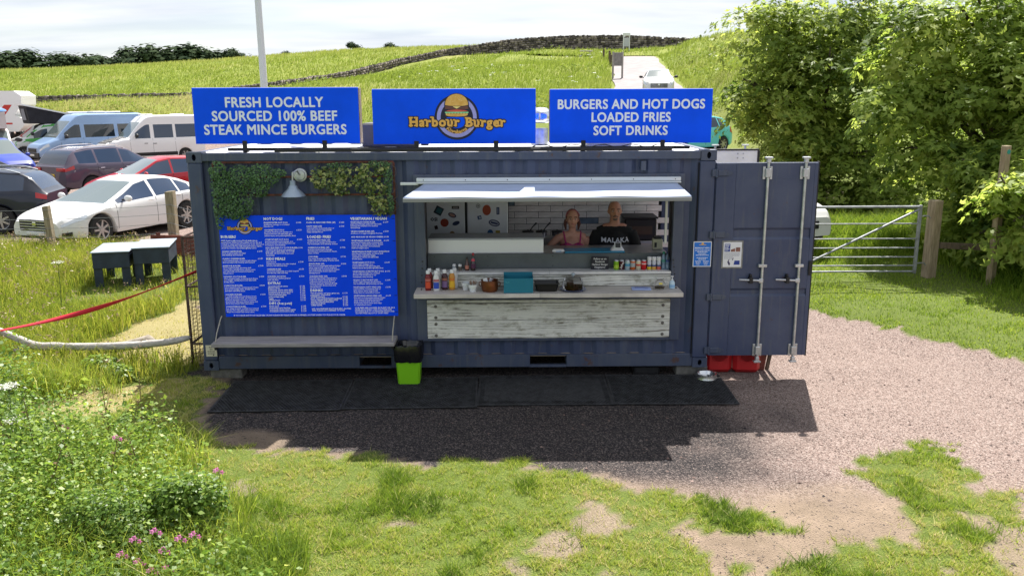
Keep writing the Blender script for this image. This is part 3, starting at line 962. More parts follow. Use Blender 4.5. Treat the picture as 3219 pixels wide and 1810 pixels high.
scw = MB()
for x in np.linspace(2.7, 5.58, 7): scw.lathe([(0, -.003), (.006, -.002), (.006, .001)], (x - 4.12, -.035, .02), 8, axis='y')
scw.build('screws', m_void, aw)
arm = MB()
for x in (2.66 - 4.12, 5.57 - 4.12):
    arm.tube([(x, -.01, -.20), (x, -.4, -.14), (x, -.82, -.12)], .010, 8)
arm.build('folding_arm', m_awnr, aw)

# vent box above the hatch
vb = MB(); vb.bbox(-.03, .03, -.03, .03, -.055, .055, .006)
o = vb.build('junction_box', m_navy2); o.location = (5.22, .008, 2.415)
tag(o, 'small navy junction box above the right end of the awning', 'junction box')

# ------------------------------------------------------------------ doors
m_gask = mat('rubber_gasket', (.02, .02, .02), .7)
def front_door():
    x0, x1, z0, z1 = 6.062, 7.235, .145, 2.445
    d = MB().bbox(x0, x1, .012, .05, z0, z1, .004).build('front_door', m_navy, cont)
    pl = MB()
    ra = [(1.555, 1.695), (.875, .975)]
    pl.bbox(x0 + .002, 6.29, -.012, .012, z0 + .003, z1 - .003, .004); pl.bbox(7.19, x1 - .002, -.012, .012, z0 + .003, z1 - .003, .004)
    zs = [z0 + .003, ra[1][0], ra[1][1], ra[0][0], ra[0][1], z1 - .003]
    for a, b in zip(zs[::2], zs[1::2]): pl.box(6.29, 7.19, -.0115, .012, a, b)
    for a, b in ra:
        m_ = .028
        pl.add([(6.29, -.0115, a), (7.19, -.0115, a), (7.19, .010, a + m_), (6.29, .010, a + m_)], [(0, 1, 2, 3)])
        pl.add([(6.29, -.0115, b), (7.19, -.0115, b), (7.19, .010, b - m_), (6.29, .010, b - m_)], [(0, 3, 2, 1)])
        pl.add([(6.29, .0105, a + m_), (7.19, .0105, a + m_), (7.19, .0105, b - m_), (6.29, .0105, b - m_)], [(0, 1, 2, 3)])
    pl.box(6.29, 7.19, -.0135, -.011, 2.262, 2.268)
    pl.build('door_skin', m_navy, d, smooth=25)
    MB().bbox(x1, x1 + .016, .0, .06, z0 - .01, z1 + .01, .003).build('gasket', m_gask, d)
    MB().bbox(7.195, 7.228, -.03, -.0125, 1.13, 1.30, .004).build('lock_plate', m_black, d)
    for xr in (6.645, 7.075):
        r_ = MB(); r_.tube([(xr, -.045, z0 - .06), (xr, -.045, z1 + .055)], .0165, 12)
        r_.build('lock_rod', m_galv, d)
        for zc, s in ((2.33, 1), (.22, -1)):
            h = MB(); h.bbox(xr - .055, xr - .022, -.03, -.0125, zc - .075, zc + .075, .004); h.bbox(xr + .022, xr + .055, -.03, -.0125, zc - .075, zc + .075, .004)
            h.bbox(xr - .03, xr + .03, -.068, -.03, zc - .05, zc + .05, .006); h.build('rod_bracket', m_galv, d)
        MB().bbox(xr - .05, xr + .05, -.064, -.0125, 1.232, 1.268, .005).build('rod_bracket', m_galv, d)
        for zc, s in ((z1 + .03, 1), (z0 - .035, -1)):
            c = MB(); c.bbox(xr - .022, xr + .022, -.07, -.02, zc - .03, zc + .03, .006)
            c.bbox(xr - .042, xr + .042, -.075, -.015, zc + s * .028 - .01, zc + s * .028 + .01, .004); c.build('cam', m_galv, d)
        ha = MB(); ha.tube([(xr, -.066, 1.075), (xr - .09, -.07, 1.082), (xr - .27, -.062, 1.088)], [.016, .013, .012], 8)
        ha.bbox(xr - .04, xr + .012, -.08, -.05, 1.05, 1.10, .005)
        ha.build('handle', m_galv, d)
        st = MB(); st.bbox(xr - .155, xr - .11, -.085, -.0125, 1.045, 1.118, .006); st.bbox(xr - .145, xr - .12, -.06, -.0125, 1.118, 1.15, .004); st.build('handle_retainer', m_black, d)
    for zc in (2.33, 1.615, .87, .215):
        h = MB(); h.bbox(6.075, 6.19, -.026, -.0125, zc - .036, zc + .036, .006)
        h.prism([(6.19, zc - .03), (6.245, zc - .014), (6.245, zc + .014), (6.19, zc + .03)], -.022, -.0125)
        h.cyl((6.062, -.02, zc - .045), (6.062, -.02, zc + .045), .016, n=10)
        h.bbox(6.01, 6.055, -.028, -.002, zc - .04, zc + .04, .004)
        h.build('hinge', m_navy2, d)
front_door()
def rear_door():
    x0, x1, z0, z1 = 6.062, 7.235, .145, 2.445
    d = MB().bbox(x0, x1, BW - .05, BW - .012, z0, z1, .004).build('rear_door', m_white_in, cont)
    g = MB(); g.bbox(x0, x1 + .02, BW - .062, BW - .004, z1 + .001, z1 + .022, .003); g.bbox(x1, x1 + .03, BW - .06, BW, z0, z1 - .001, .003)
    g.build('gasket', m_gask, d)
    h = MB()
    for x in (6.45, 6.53, 6.95, 7.03):
        for z in (2.40, 2.34): h.lathe([(.012, -.004), (.009, 0)], (x, BW - .052, z), 8, axis='y')
    h.build('rivet', m_galv, d)
    for xr in (6.645, 7.075):
        MB().tube([(xr, BW + .03, z0 - .05), (xr, BW + .03, z1 + .06)], .0165, 10).build('lock_rod', m_galv, d)
        MB().bbox(xr - .05, xr + .05, BW + .005, BW + .05, z1 + .062, z1 + .082, .004).build('cam', m_galv, d)
rear_door()
# support blocks
for x, lab in ((.1, 'left'), (5.75, 'right')):
    for y in (.05, 2.1):
        q = MB(); q.bbox(-.05, .33, 0, .22, -.17, -.002, .01)
        o = q.build('concrete_block', m_block); o.location = (x, y, 0)
        tag(o, 'grey concrete block under the %s %s corner of the container' % ('front' if y < 1 else 'back', lab), 'block', 'blocks carrying the container')
q = MB(); q.bbox(-.16, .16, 0, .2, -.2, -.015, .02); o = q.build('timber_block', m_black); o.location = (5.35, .1, 0)
tag(o, 'dark timber block under the container near its right end', 'block')

# ------------------------------------------------------------------ gear on the roof
def roof_gear():
    r = thing('sign_rail_frame', 'black steel rail along the roof edge carrying the blue signs', 'rail frame', (3, .2, 2.59))
    MB().bbox(-2.0, 2.55, -.17, -.135, -.005, .03, .004).build('rail', m_black, r); MB().bbox(-2.6, 2.8, .05, .085, .0, .035, .004).build('rail', m_black, r)
    for x in np.linspace(-1.9, 2.4, 9):
        MB().bbox(x - .02, x + .02, -.134, .049, .0, .02, .003).build('cross_bar', m_black, r)
roof_gear()
ca = MB()
pts = [(1.1, .42, 2.63), (1.35, .4, 2.605), (1.5, .35, 2.60), (2.3, .33, 2.604), (3.2, .36, 2.60), (4.0, .34, 2.604), (5.0, .37, 2.60), (5.5, .4, 2.6)]
ca.tube(pts, .011, 8); o = ca.build('roof_cable', mat('white_cable', (.7, .7, .7), .5)); tag(o, 'white conduit cable running along the container roof', 'cable')
ca = MB(); pts = [(3.9 + .1 * k, .25 + .05 * math.sin(k * 1.3), 2.60 + .05 * abs(math.sin(k * .9))) for k in range(17)]
ca.tube(pts, .006, 6); o = ca.build('roof_cable', m_black); tag(o, 'thin black cable looping under the right sign', 'cable')
vt = thing('roof_vent_cowl', 'shiny metal extractor cowl on the roof between two signs', 'vent', (4.08, 1.3, 2.585))
MB().lathe([(.11, 0), (.11, .2), (.105, .22)], (0, 0, 0), 20).build('duct', m_galv, vt)
MB().lathe([(.0, .48), (.09, .475), (.15, .43), (.165, .36), (.15, .30), (.115, .285)], (0, 0, 0), 24).build('cowl', mat('polished_steel', (.7, .72, .75), .18, metal=.95), vt)
q = MB(); q.bbox(-.28, .28, -.2, .2, 0, .16, .02); q.bbox(-.30, .30, -.22, .22, .162, .18, .008)
o = q.build('roof_hatch', mat('roof_unit', (.34, .33, .31), .7, var=.2, scale=5)); o.location = (4.95, 1.2, 2.57)
tag(o, 'low grey box unit on the roof behind the right sign', 'roof unit')
q = MB(); q.bbox(-.35, .35, -.3, .3, 0, .30, .02); o = q.build('extractor_box', mat('dark_unit', (.05, .05, .06), .6)); o.location = (2.15, 1.55, 2.575)
tag(o, 'dark extractor box on the roof between the left and middle signs', 'extractor box')
q = MB(); q.tube([(2.62, 1.1, 2.6), (2.62, 1.1, 2.75), (2.62, 1.1, 2.78)], [.05, .05, .06], 12); o = q.build('flue_pipe', m_black)
tag(o, 'short black flue pipe hidden behind the middle sign', 'flue')

# ------------------------------------------------------------------ blue signs
m_blue = mat('blue_vinyl', (.001, .085, .92), .5, var=.09, scale=1.8, spec=.15, detail=9, bump=.05, bscale=3)
m_lett = mat('pale_lettering', (.74, .80, .92), .5)
m_ply = mat('weathered_plywood', (.17, .125, .10), .85, col2=(.30, .25, .22), scale=5, stretch=(6, 6, 1), bump=.4)
m_trim = mat('sign_trim', (.62, .64, .66), .5)
def signbox(label, x0, x1, z0, z1, brackets):
    cx = (x0 + x1) / 2
    r = thing('roof_sign', label, 'sign', (cx, .27, z0), 0, 'blue signs along the roof')
    w = (x1 - x0) / 2; h = z1 - z0
    MB().bbox(-w, w, .0, .018, 0, h, .003).build('panel', m_blue, r)
    b = MB(); b.bbox(-w + .012, w - .012, .019, .05, .002, .05, .003); b.bbox(-w + .012, w - .012, .019, .05, h - .05, h - .006, .003)
    b.bbox(-w, -w + .035, .019, .05, .0, h - .004, .003); b.bbox(w - .035, w, .019, .05, .0, h - .004, .003)
    b.build('batten', m_black, r)
    MB().bbox(w - .02, w + .001, .051, .22, .0, h - .004, .003).build('side_board', m_ply, r); MB().bbox(-w, -w + .02, .051, .22, 0, h - .004, .003).build('side_board', m_ply, r)
    MB().bbox(-w, w, .019, .06, h - .004, h + .005, .002).build('top_trim', m_trim, r)
    for bx_ in brackets:
        k = MB(); k.bbox(bx_ - cx - .027, bx_ - cx + .027, -.012, .0 - .001, -.09, .035, .004); k.bbox(bx_ - cx - .027, bx_ - cx + .027, -.012, .07, -.10, -.085, .003)
        k.build('bracket', m_black, r)
    return r, cx
s1, c1 = signbox('blue roof sign reading fresh locally sourced beef steak mince burgers', .03, 1.94, 2.672, 3.306, (.60, 1.53))
s2, c2 = signbox('blue roof sign with the round burger logo, middle one', 2.10, 3.993, 2.66, 3.284, (2.60, 3.53))
s3, c3 = signbox('blue roof sign reading burgers and hot dogs, loaded fries, soft drinks', 4.157, 6.045, 2.66, 3.275, (4.55, 5.48))
def sign_lines(root, lines, zs, size, xo=0.0, sx=1.0):
    mb = MB()
    for l, z in zip(lines, zs): put_bold(mb, l, xo, -.0025, z, size, .0046, align='CENTER', res=4, space=1.07, sx=sx)
    return mb.build('lettering', m_lett, root, smooth=None)
sign_lines(s1, ['FRESH LOCALLY', 'SOURCED 100% BEEF', 'STEAK MINCE BURGERS'], (.418, .263, .108), .158, -.02, .93)
sign_lines(s3, ['BURGERS AND HOT DOGS', 'LOADED FRIES', 'SOFT DRINKS'], (.395, .247, .095), .149, 0.0, .90)

m_gold = mat('logo_gold', (.72, .40, .08), .5)
m_dk = mat('logo_navy', (.006, .008, .03), .5)
m_lil = mat('logo_lilac', (.33, .33, .70), .5)
m_bun = mat('logo_bun', (.62, .33, .06), .5, col2=(.72, .44, .12), scale=20)
m_pat = mat('logo_patty', (.13, .05, .04), .5)
m_tom = mat('logo_tomato', (.62, .10, .06), .5)
m_let = mat('logo_lettuce', (.26, .62, .30), .5)
m_chz = mat('logo_cheese', (.80, .66, .22), .5)
m_seed = mat('logo_seed', (.85, .62, .30), .5)
def disc(r0, r1, y, n=48):
    mb = MB()
    if r0 <= 0:
        mb.add([(r1 * math.cos(2 * math.pi * k / n), y, r1 * math.sin(2 * math.pi * k / n)) for k in range(n)], [tuple(range(n))])
    else:
        vs = [(r * math.cos(2 * math.pi * k / n), y, r * math.sin(2 * math.pi * k / n)) for r in (r0, r1) for k in range(n)]
        mb.add(vs, [(k, (k + 1) % n, n + (k + 1) % n, n + k) for k in range(n)])
    return mb
SLAB = {  # serifs added to the plain letters: (x fraction list, at top?, at bottom?)
}
def logo(root, x, z, s, y=-.003, simple=False):
    """round burger badge with slab lettering across it; s = overall width of the lettering"""
    k = s / 2.46           # badge built in units where the lettering is 2.46 wide
    holder = []
    def done(mb, nm, m, dy):
        mb.v = [(x + a * k, y - dy * (.35 if simple else 1), z + c * k) for a, b, c in mb.v]
        holder.append(mb.build(nm, m, root, smooth=None))
    def done2(mb, nm, m, dy):
        mb.v = [(x + a * k, y - dy * (.35 if simple else 1) + b, z + c * k) for a, b, c in mb.v]
        mb.build(nm, m, root, smooth=None)['kind'] = 'stuff'
    done(disc(0, .545, 0), 'badge_ring', m_dk, 0)
    done(disc(.40, .49, 0), 'badge_ring', m_lil, .0006)
    mb = MB(); n = 24
    seg = [(.25 * math.cos(t), .25 * math.sin(t) - .02) for t in np.linspace(math.pi * 1.05, math.pi * 1.95, n)] + [(.25, .12), (-.25, .12)]
    flat(mb, seg, 0); done(mb, 'badge_centre', m_blue, .0006)
    # burger
    def arc(w, h, z0, n=20): return [(w * math.cos(t), z0 + h * math.sin(t)) for t in np.linspace(0, math.pi, n)]
    mb = MB(); flat(mb, arc(.305, .275, .30) + [(-.305, .28), (-.30, .05), (-.28, .0), (.28, 0), (.30, .05), (.305, .28)], 0); done(mb, 'burger_outline', m_dk, .0010)
    mb = MB(); flat(mb, arc(.28, .245, .315) + [(-.28, .29), (-.15, .272), (.15, .272), (.28, .29)], 0); done(mb, 'burger_bun', m_bun, .0014)
    mb = MB(); flat(mb, [(-.27, .05), (-.2, .025), (0, .015), (.2, .025), (.27, .05), (.27, .09), (-.27, .09)], 0); done(mb, 'burger_bun', m_bun, .0014)
    mb = MB(); flat(mb, [(-.285, .195), (.285, .195), (.285, .268), (.15, .258), (0, .25), (-.15, .258), (-.285, .268)], 0); done(mb, 'burger_patty', m_pat, .0014)
    mb = MB(); flat(mb, [(-.1, .26), (.1, .26), (0, .205)], 0); done(mb, 'burger_cheese', m_chz, .0018)
    mb = MB(); flat(mb, [(-.28, .145), (0, .13), (.28, .145), (.2, .17), (0, .185), (-.2, .17)], 0); done(mb, 'burger_tomato', m_tom, .0018)
    zz = [(-.29 + .58 * i / 16, .083 if i % 2 else .105) for i in range(17)]
    mb = MB(); flat(mb, zz + [(.29, .13), (-.29, .13)], 0); done(mb, 'burger_lettuce', m_let, .0018)
    if not simple:
        mb = MB()
        for i in range(14):
            a = random.uniform(-.2, .2); b = random.uniform(.36, .50)
            flat(mb, [(a - .008, b), (a, b - .012), (a + .008, b), (a, b + .012)], 0)
        done(mb, 'burger_seed', m_seed, .0018)
    # lettering with slab serifs
    def word(txt, xw, zb, size):
        vs, fs = text_mb(txt, size, align='CENTER', offset=.012, res=3, space=1.10, sx=1.0)
        return [(a + xw, b + zb) for a, b in vs], fs
    for dy, of, m_, nm in ((.0024, .038, m_dk, 'lettering_outline'), (.0036, .014, m_gold, 'lettering')):
        mb = MB()
        for txt, xw, zb in (('Harbour', -.56, -.215), ('Burger', .70, -.225)):
            put_bold(mb, txt, xw, 0, zb, .31, of, n=12 if m_ is m_dk else 8, step=.00004, align='CENTER', res=3, space=1.16)
        # slab feet
        e = .02 if m_ is m_dk else 0
        for (sx_, w_, lv) in SLABS:
            zc = (-.215 if sx_ < .1 else -.225) + lv
            mb.box(sx_ - w_ - e, sx_ + w_ + e, -.0009, -.0007, zc - .018 - e, zc + .018 + e)
        done2(mb, nm, m_, dy)
    # curved place name
    mb = MB(); word_ = 'Kingsbarns'
    for i, ch in enumerate(word_):
        t = math.pi * 1.5 + (i - 4.5) * .155
        vs, fs = text_mb(ch, .13, align='CENTER', offset=.004, res=2)
        rr = .375; ca_, sa_ = math.cos(t + math.pi / 2), math.sin(t + math.pi / 2)
        cx_, cz_ = rr * math.cos(t), rr * math.sin(t) - .02
        mb.add([(cx_ + a * ca_ - b * sa_, 0, cz_ + a * sa_ + b * ca_) for a, b in vs], fs)
    done(mb, 'badge_name', m_gold, .0016)
# serif positions measured from the plain lettering: (x, half width, height above the base line)
SLABS = []
def _serifs():
    def spans(txt, xw):
        x = 0; res = []
        full, _ = text_mb(txt, .31, align='LEFT', res=3, space=1.16)
        wd = max(a for a, b in full)
        prev = 0.0
        for i in range(len(txt)):
            vs, _ = text_mb(txt[:i + 1], .31, align='LEFT', res=3, space=1.16)
            e = max(a for a, b in vs)
            res.append((prev, e)); prev = e
        return [(a - wd / 2 + xw, b - wd / 2 + xw) for a, b in res]
    for txt, xw in (('Harbour', -.56), ('Burger', .70)):
        for ch, (a, b) in zip(txt, spans(txt, xw)):
            w = b - a; l = a + w * .22; r = b - w * .12
            if ch == 'H':
                SLABS.extend([(l, .05, .018), (l, .05, .208), (r - .01, .05, .018), (r - .01, .05, .208)])
            elif ch == 'B': SLABS.extend([(l, .05, .018), (l, .05, .208)])
            elif ch in 'r': SLABS.extend([(l + .01, .05, .016), (l - .01, .035, .150)])
            elif ch == 'u': SLABS.extend([(l, .035, .150), (r, .035, .150), (r + .015, .035, .016)])
            elif ch == 'b': SLABS.extend([(l - .005, .04, .215)])
            elif ch == 'a': SLABS.extend([(r + .01, .035, .016)])
_serifs()
logo(s2, .03, .305, 1.16)

# ------------------------------------------------------------------ menu board
mbd = thing('menu_board', 'large blue menu board in four columns of white print', 'menu board', (1.335, -.015, .665))
MB().bbox(-1.02, 1.02, 0, .012, 0, 1.205, .002).build('panel', mat('menu_blue', (.001, .062, .88), .5, var=.08, scale=2, detail=8, spec=.15), mbd)
m_print = mat('menu_print', (.82, .85, .93), .5)
def menu():
    W0 = -1.02; k = 2.04 / 2300.0     # zoomed picture pixels to metres (left edge at 100, top at 60)
    X = lambda px: W0 + (px - 110) * k
    Z = lambda py: 1.205 - (py - 62) * 1.205 / 1320.0
    mb = MB()
    def head(px, py, t): put_bold(mb, t, X(px), -.0022, Z(py) - .012, .042, .0018, n=4, align='LEFT', res=1)
    def item(px, py, t, price, ppx, lines, caps=True):
        put_text(mb, t, X(px), -.0022, Z(py) - .008, .0235, align='LEFT', offset=.0006, res=1)
        if price: put_text(mb, price, X(ppx), -.0022, Z(py) - .008, .0235, align='LEFT', offset=.0006, res=1)
        for i, l in enumerate(lines):
            put_text(mb, l, X(px), -.0022, Z(py + 24 * (i + 1)) - .008, .0225, align='LEFT', offset=.0004, res=1)
    c = 125
    head(c, 335, 'BURGERS')
    item(c, 382, '100% fresh locally sourced beef steak mince,', '', 0, ['smashed into delicious 3.5oz patties on the day and', 'cooked to crispy perfection for your order. Served on', 'a toasted brioche bun with baby gem lettuce leaves,', 'sliced vine tomato and pickled gherkin slices.'])
    item(c, 520, 'CLASSIC HAMBURGER', '\u00a3 6.00', 590, ['3.5oz smashed patty and salad', 'with ketchup and mustard'])
    item(c, 615, 'CLASSIC CHEESEBURGER', '\u00a3 6.50', 590, ['3.5oz smashed patty, monterey jack cheese', 'slice and salad with ketchup and mustard'])
    item(c, 709, 'HARBOUR BURGER', '\u00a3 7.00', 590, ['3.5oz smashed patty, monterey jack', 'cheese slice, streaky bacon, cheese sauce', 'and salad with our homemade harbour', 'burger sauce'])
    item(c, 849, 'HUNGRY SCOT BURGER', '\u00a3 8.00', 590, ['3.5oz smashed patty, monterey jack cheese', 'slice, haggis, streaky bacon and salad with', 'brown sauce'])
    item(c, 965, 'PORKY PIG BURGER', '\u00a3 8.00', 590, ['3.5oz smashed patty, monterey jack cheese', 'slice, pork sausage patty, streaky bacon', 'and salad with BBQ sauce'])
    item(c, 1083, 'CHICKEN BURGER', '\u00a3 6.50', 590, ['5oz fresh locally sourced chicken breast', 'grilled and brushed with our homemade', 'harbour marinade. Served on a toasted', 'brioche bun, baby gem lettuce leaves and', 'sliced vine tomato with mayonnaise'])
    item(c, 1243, 'CODFATHER BURGER', '\u00a3 7.00', 590, ['5oz crispy breaded cod fillet on a toasted', 'brioche bun, baby gem lettuce leaves and', 'sliced vine tomato with tartar sauce'])
    c = 700
    head(c, 108, 'HOT DOGS')
    item(c, 154, 'FRANKFURTER HOT DOG', '\u00a3 5.00', 1120, ['frankfurter sausage on a toasted', 'brioche roll'])
    item(c, 249, 'GOURMET HOT DOG', '\u00a3 5.50', 1120, ['gourmet smoked pork sausage on a', 'toasted brioche roll with baby gem', 'lettuce leaves and pickled gherkin slices'])
    item(c, 370, 'CURRYWURST HOT DOG', '\u00a3 5.50', 1120, ['gourmet smoked pork sausage on a', 'toasted brioche roll smothered in our', 'homemade curry ketchup'])
    item(c, 477, 'ADD SIDE FRIES TO YOUR BURGER', '\u00a3 1.50', 1120, ['OR HOT DOG (not sold separately)', 'ADD DIRTY SIDE FRIES TO YOUR', 'BURGER OR HOT DOG (not sold', 'separately)'])
    head(c, 622, 'KIDS MEALS')
    item(c, 660, 'HOT DOG', '\u00a3 5.00', 1120, ['frankfurter sausage on a plain toasted', 'brioche roll with side fries'])
    item(c, 755, 'CHEESEBURGER', '\u00a3 5.50', 1120, ['3.5oz beef steak patty on a plain toasted', 'brioche bun with side fries'])
    item(c, 848, 'CHICKEN GOUJONS', '\u00a3 5.00', 1120, ['3 homemade chicken goujons', 'with side fries'])
    head(c, 940, 'EXTRAS')
    ex = ['caramelised fried onions', 'jalapeno slices', 'homemade cheese sauce plain', 'homemade cheese sauce spicy', 'monterey jack cheese slice', '3.5oz beef steak patty', 'pork sausage patty', 'haggis', 'streaky bacon']
    for i, l in enumerate(ex): item(c, 978 + 23 * i, l, '\u00a3 1.00', 1120, [])
    head(c, 1206, 'DIPS (3oz pots)')
    for i, l in enumerate(['tartar sauce', 'homemade curry ketchup', 'homemade cheese sauce regular', 'homemade cheese sauce spicy']): item(c, 1241 + 23 * i, l, '\u00a3 1.00', 1120, [])
    c = 1255
    head(c, 108, 'FRIES')
    item(c, 155, 'PLAIN OR SEASONED FRIES (GF)', '\u00a3 3.00', 1680, [])
    item(c, 204, 'DIRTY FRIES (GF)', '\u00a3 5.00', 1680, ['seasoned fries, homemade plain or', 'spicy cheese sauce topped with', 'crispy streaky bacon'])
    head(c, 341, 'LOADED FRIES')
    item(c, 382, 'CURRYWURST FRIES (GF)', '\u00a3 7.00', 1680, ['gourmet pork sausage smothered in', 'our homemade curry ketchup on fries'])
    item(c, 477, 'CHEESE DOG FRIES (GF)', '\u00a3 7.00', 1680, ['gourmet smoked pork sausage', 'smothered in our homemade cheese', 'sauce on fries'])
    item(c, 595, 'COD FRIES', '\u00a3 7.00', 1680, ['5oz crispy breaded cod fillet on fries', 'with a generous helping of tartar sauce'])
    item(c, 688, 'SMASH FRIES (GF)', '\u00a3 8.00', 1680, ['fries and our homemade harbour burger', 'sauce topped with a 3.5oz smashed', 'beef steak patty, monterey jack cheese', 'slice, homemade cheese sauce and', 'streaky bacon'])
    item(c, 850, 'CHICKEN FRIES (GF)', '\u00a3 8.00', 1680, ['fries and mayonnaise topped with a', 'fresh 5oz chicken breast grilled to', 'perfection and brushed with our', 'harbour marinade, finished off with', 'our homemade cheese sauce and', 'streaky bacon'])
    head(c, 1038, 'DRINKS')
    for i, l in enumerate(['TEA (breakfast, earl grey, green tea,', 'peppermint, chamomile)', 'COFFEE (instant)', 'HOT CHOCOLATE PLAIN (cadbury)', 'WITH CREAM AND MALLOWS', 'WATER STILL/SPARKLING', 'KIDS JUICE BOX', 'CANS 330ML']): item(c, 1073 + 23 * i, l, '' if i == 1 else '\u00a3 1.50', 1680, [])
    item(c + 8, 1280, 'WE CAN PREPARE MOST BURGERS GLUTEN', '', 0, ['FREE, PLEASE ASK A MEMBER OF STAFF'])
    c = 1830
    head(c, 112, 'VEGETARIAN / VEGAN')
    it = [(154, 'VEGETARIAN HAMBURGER', ['plant based burger patty and salad with', 'ketchup and mustard on a toasted', 'brioche bun']), (272, 'VEGAN HAMBURGER (GF)', ['as above on a vegan and gluten free bun']), (343, 'ADD REGULAR OR VEGAN CHEESE', []),
          (390, 'VEGETARIAN HARBOUR BURGER', ['plant based burger patty, monterey jack', 'cheese slice, caramelised onions, cheese', 'sauce and salad with our homemade', 'harbour burger sauce']),
          (532, 'VEGETARIAN HUNGRY SCOT BURGER', ['plant based burger patty, monterey jack', 'cheese slice, vegetarian haggis,', 'caramelised onions and salad with', 'brown sauce']),
          (673, 'VEGETARIAN HOT DOG', ['quorn vegan sausages on a', 'toasted brioche roll with baby gem', 'lettuce leaves and pickled gherkin slices']), (789, 'VEGETARIAN CURRYWURST DOG', ['quorn vegan sausages on a toasted', 'brioche roll smothered in our', 'homemade curry ketchup']),
          (904, 'VEGAN CURRYWURST (GF)', ['quorn vegan sausages smothered in', 'our homemade curry ketchup on fries']), (997, 'VEGETARIAN DIRTY FRIES (GF)', ['seasoned fries, homemade plain or', 'spicy cheese sauce topped with', 'crispy fried or caramelised onions']),
          (1110, 'VEGETARIAN SMASH FRIES (GF)', ['fries and our homemade harbour burger', 'sauce topped with plant based burger', 'patty, monterey jack cheese slice,', 'homemade cheese sauce and crispy', 'or caramelised onions'])]
    for py, t, ls in it: item(c, py, t, '\u00a3 6.00', 2255, ls)
    item(c + 8, 1270, 'OUR FRIES ARE COOKED IN PLANT OIL IN A', '', 0, ['FRYER EXCLUSIVELY USED FOR THESE AND', 'NOTHING ELSE TO GUARANTEE VEGAN AND', 'GLUTEN FREE DELICIOUS CRISPY FRIES'])
    put_text(mb, 'IF YOU HAVE ANY FOOD ALLERGIES OR INTOLERANCES PLEASE INFORM A MEMBER OF STAFF WHEN YOU PLACE YOUR ORDER', X(960), -.0022, Z(1362) - .008, .0235, align='CENTER', offset=.0005, res=1, sx=.97)
    mb.build('print', m_print, mbd, smooth=None)
menu()
logo(mbd, -.72, 1.075, .42, -.0022, simple=True)
ti = MB()
for x in (-1.015, .985):
    for z in (.05, .25, .45, .68, .9, 1.16):
        ti.bbox(x, x + .03, -.004, -.0005, z - .003, z + .003, .001)
ti.build('cable_tie', m_void, mbd)
# trellis of rusty rails behind the ivy
tr = thing('ivy_trellis', 'rusty steel mesh rails fixed to the container wall behind the ivy', 'trellis', (1.33, -.005, 2.3))
for z in (2.475, 2.31, 2.105):
    MB().bbox(-1.03, 1.03, -.012, .006, z - 2.3 - .011, z - 2.3 + .011, .003).build('rail', m_rust, tr)
for x in (-1.03, 1.03):
    MB().bbox(x - .012, x + .012, -.014, -.0125 + .02, -.43, .17, .003).build('upright', m_rust, tr)
# bench shelf
m_bench = mat('grey_bench_board', (.22, .21, .215), .8, col2=(.33, .31, .31), scale=3, stretch=(1, 10, 4), bump=.3, detail=8)
bn = thing('bench_shelf', 'weathered grey timber bench shelf below the menu board', 'bench', (1.29, -.16, .40))
q = MB(); q.bbox(-1.07, 1.05, -.165, .155, -.025, .025, .008); q.build('seat_board', m_bench, bn)
for x in (-1.03, 1.02):
    rp_ = MB(); rp_.tube([(x, -.12, .03), (x, -.05, .12), (x, .10, .24), (x, .165, .27)], .007, 6)
    rp_.lathe([(.004, -.02), (.009, 0), (.004, .02)], (x, .06, .2), 8); rp_.build('rope', mat('rope', (.35, .33, .28), .9), bn)
    MB().bbox(x - .012, x + .012, -.14, .16, -.06, -.026, .003).build('bearer', m_black, bn)
# wall lamp
lp = thing('wall_lamp', 'galvanised barn lamp with bell shade above the menu board', 'lamp', (1.26, -.01, 2.33))
MB().lathe([(0, -.03), (.055, -.026), (.062, -.012), (.075, -.010), (.08, 0)], (.03, 0, .0), 24, axis='y').build('back_plate', m_galv, lp)
MB().tube([(.03, -.03, .01), (.015, -.10, .06), (-.02, -.15, .04), (-.025, -.15, -.05)], .010, 10).build('arm', m_galv, lp)
MB().lathe([(.0, -.045), (.03, -.05), (.035, -.10), (.05, -.115), (.055, -.135), (.112, -.19), (.136, -.222), (.132, -.227), (.105, -.195), (.045, -.145), (0, -.14)], (-.025, -.15, 0), 28).build('shade', mat('blue_grey_enamel', (.26, .32, .40), .35, metal=.4, var=.1), lp)
MB().lathe([(0, -.2), (.02, -.195), (.022, -.16), (.012, -.14)], (-.025, -.15, 0), 12).build('bulb', mat('bulb_glass', (.6, .6, .55), .2), lp)

# ------------------------------------------------------------------ notices
def bars(mb, x, y, z, w, t=.004, align='C'):
    """a line of print too small to read, as broken dashes"""
    x0 = x - w / 2 if align == 'C' else x
    e = x0 + w
    while x0 < e - .004:
        l = min(random.uniform(.010, .028), e - x0)
        flat(mb, [(x0, z), (x0 + l, z), (x0 + l, z + t), (x0, z + t)], y)
        x0 += l + .004
m_paper = mat('white_paper', (.70, .71, .74), .6)
def poster(label, x, z, w, h, y, bluebg):
    r = thing('notice', label, 'notice', (x, y, z))
    MB().bbox(-w / 2, w / 2, 0, .004, -h / 2, h / 2, .0008).build('sheet', m_paper, r)
    return r
p1 = poster('blue breakfast menu sheet on the right corner post', 5.94, 1.385, .215, .30, -.0055, True)
q = MB(); flat(q, [(-.098, -.14), (.098, -.14), (.098, .14), (-.098, .14)], -.001); q.build('print_ground', mat('bright_blue', (.01, .16, .62), .5), p1)
q = MB()
put_text(q, 'BREAKFAST MENU', 0, -.0022, .066, .024, offset=.0006, res=1, sx=.9)
for i, l in enumerate((.17, .12, .09, .15, .13, .09)): bars(q, 0, -.0022, .042 - .019 * i - (.012 if i > 3 else 0), l, .007)
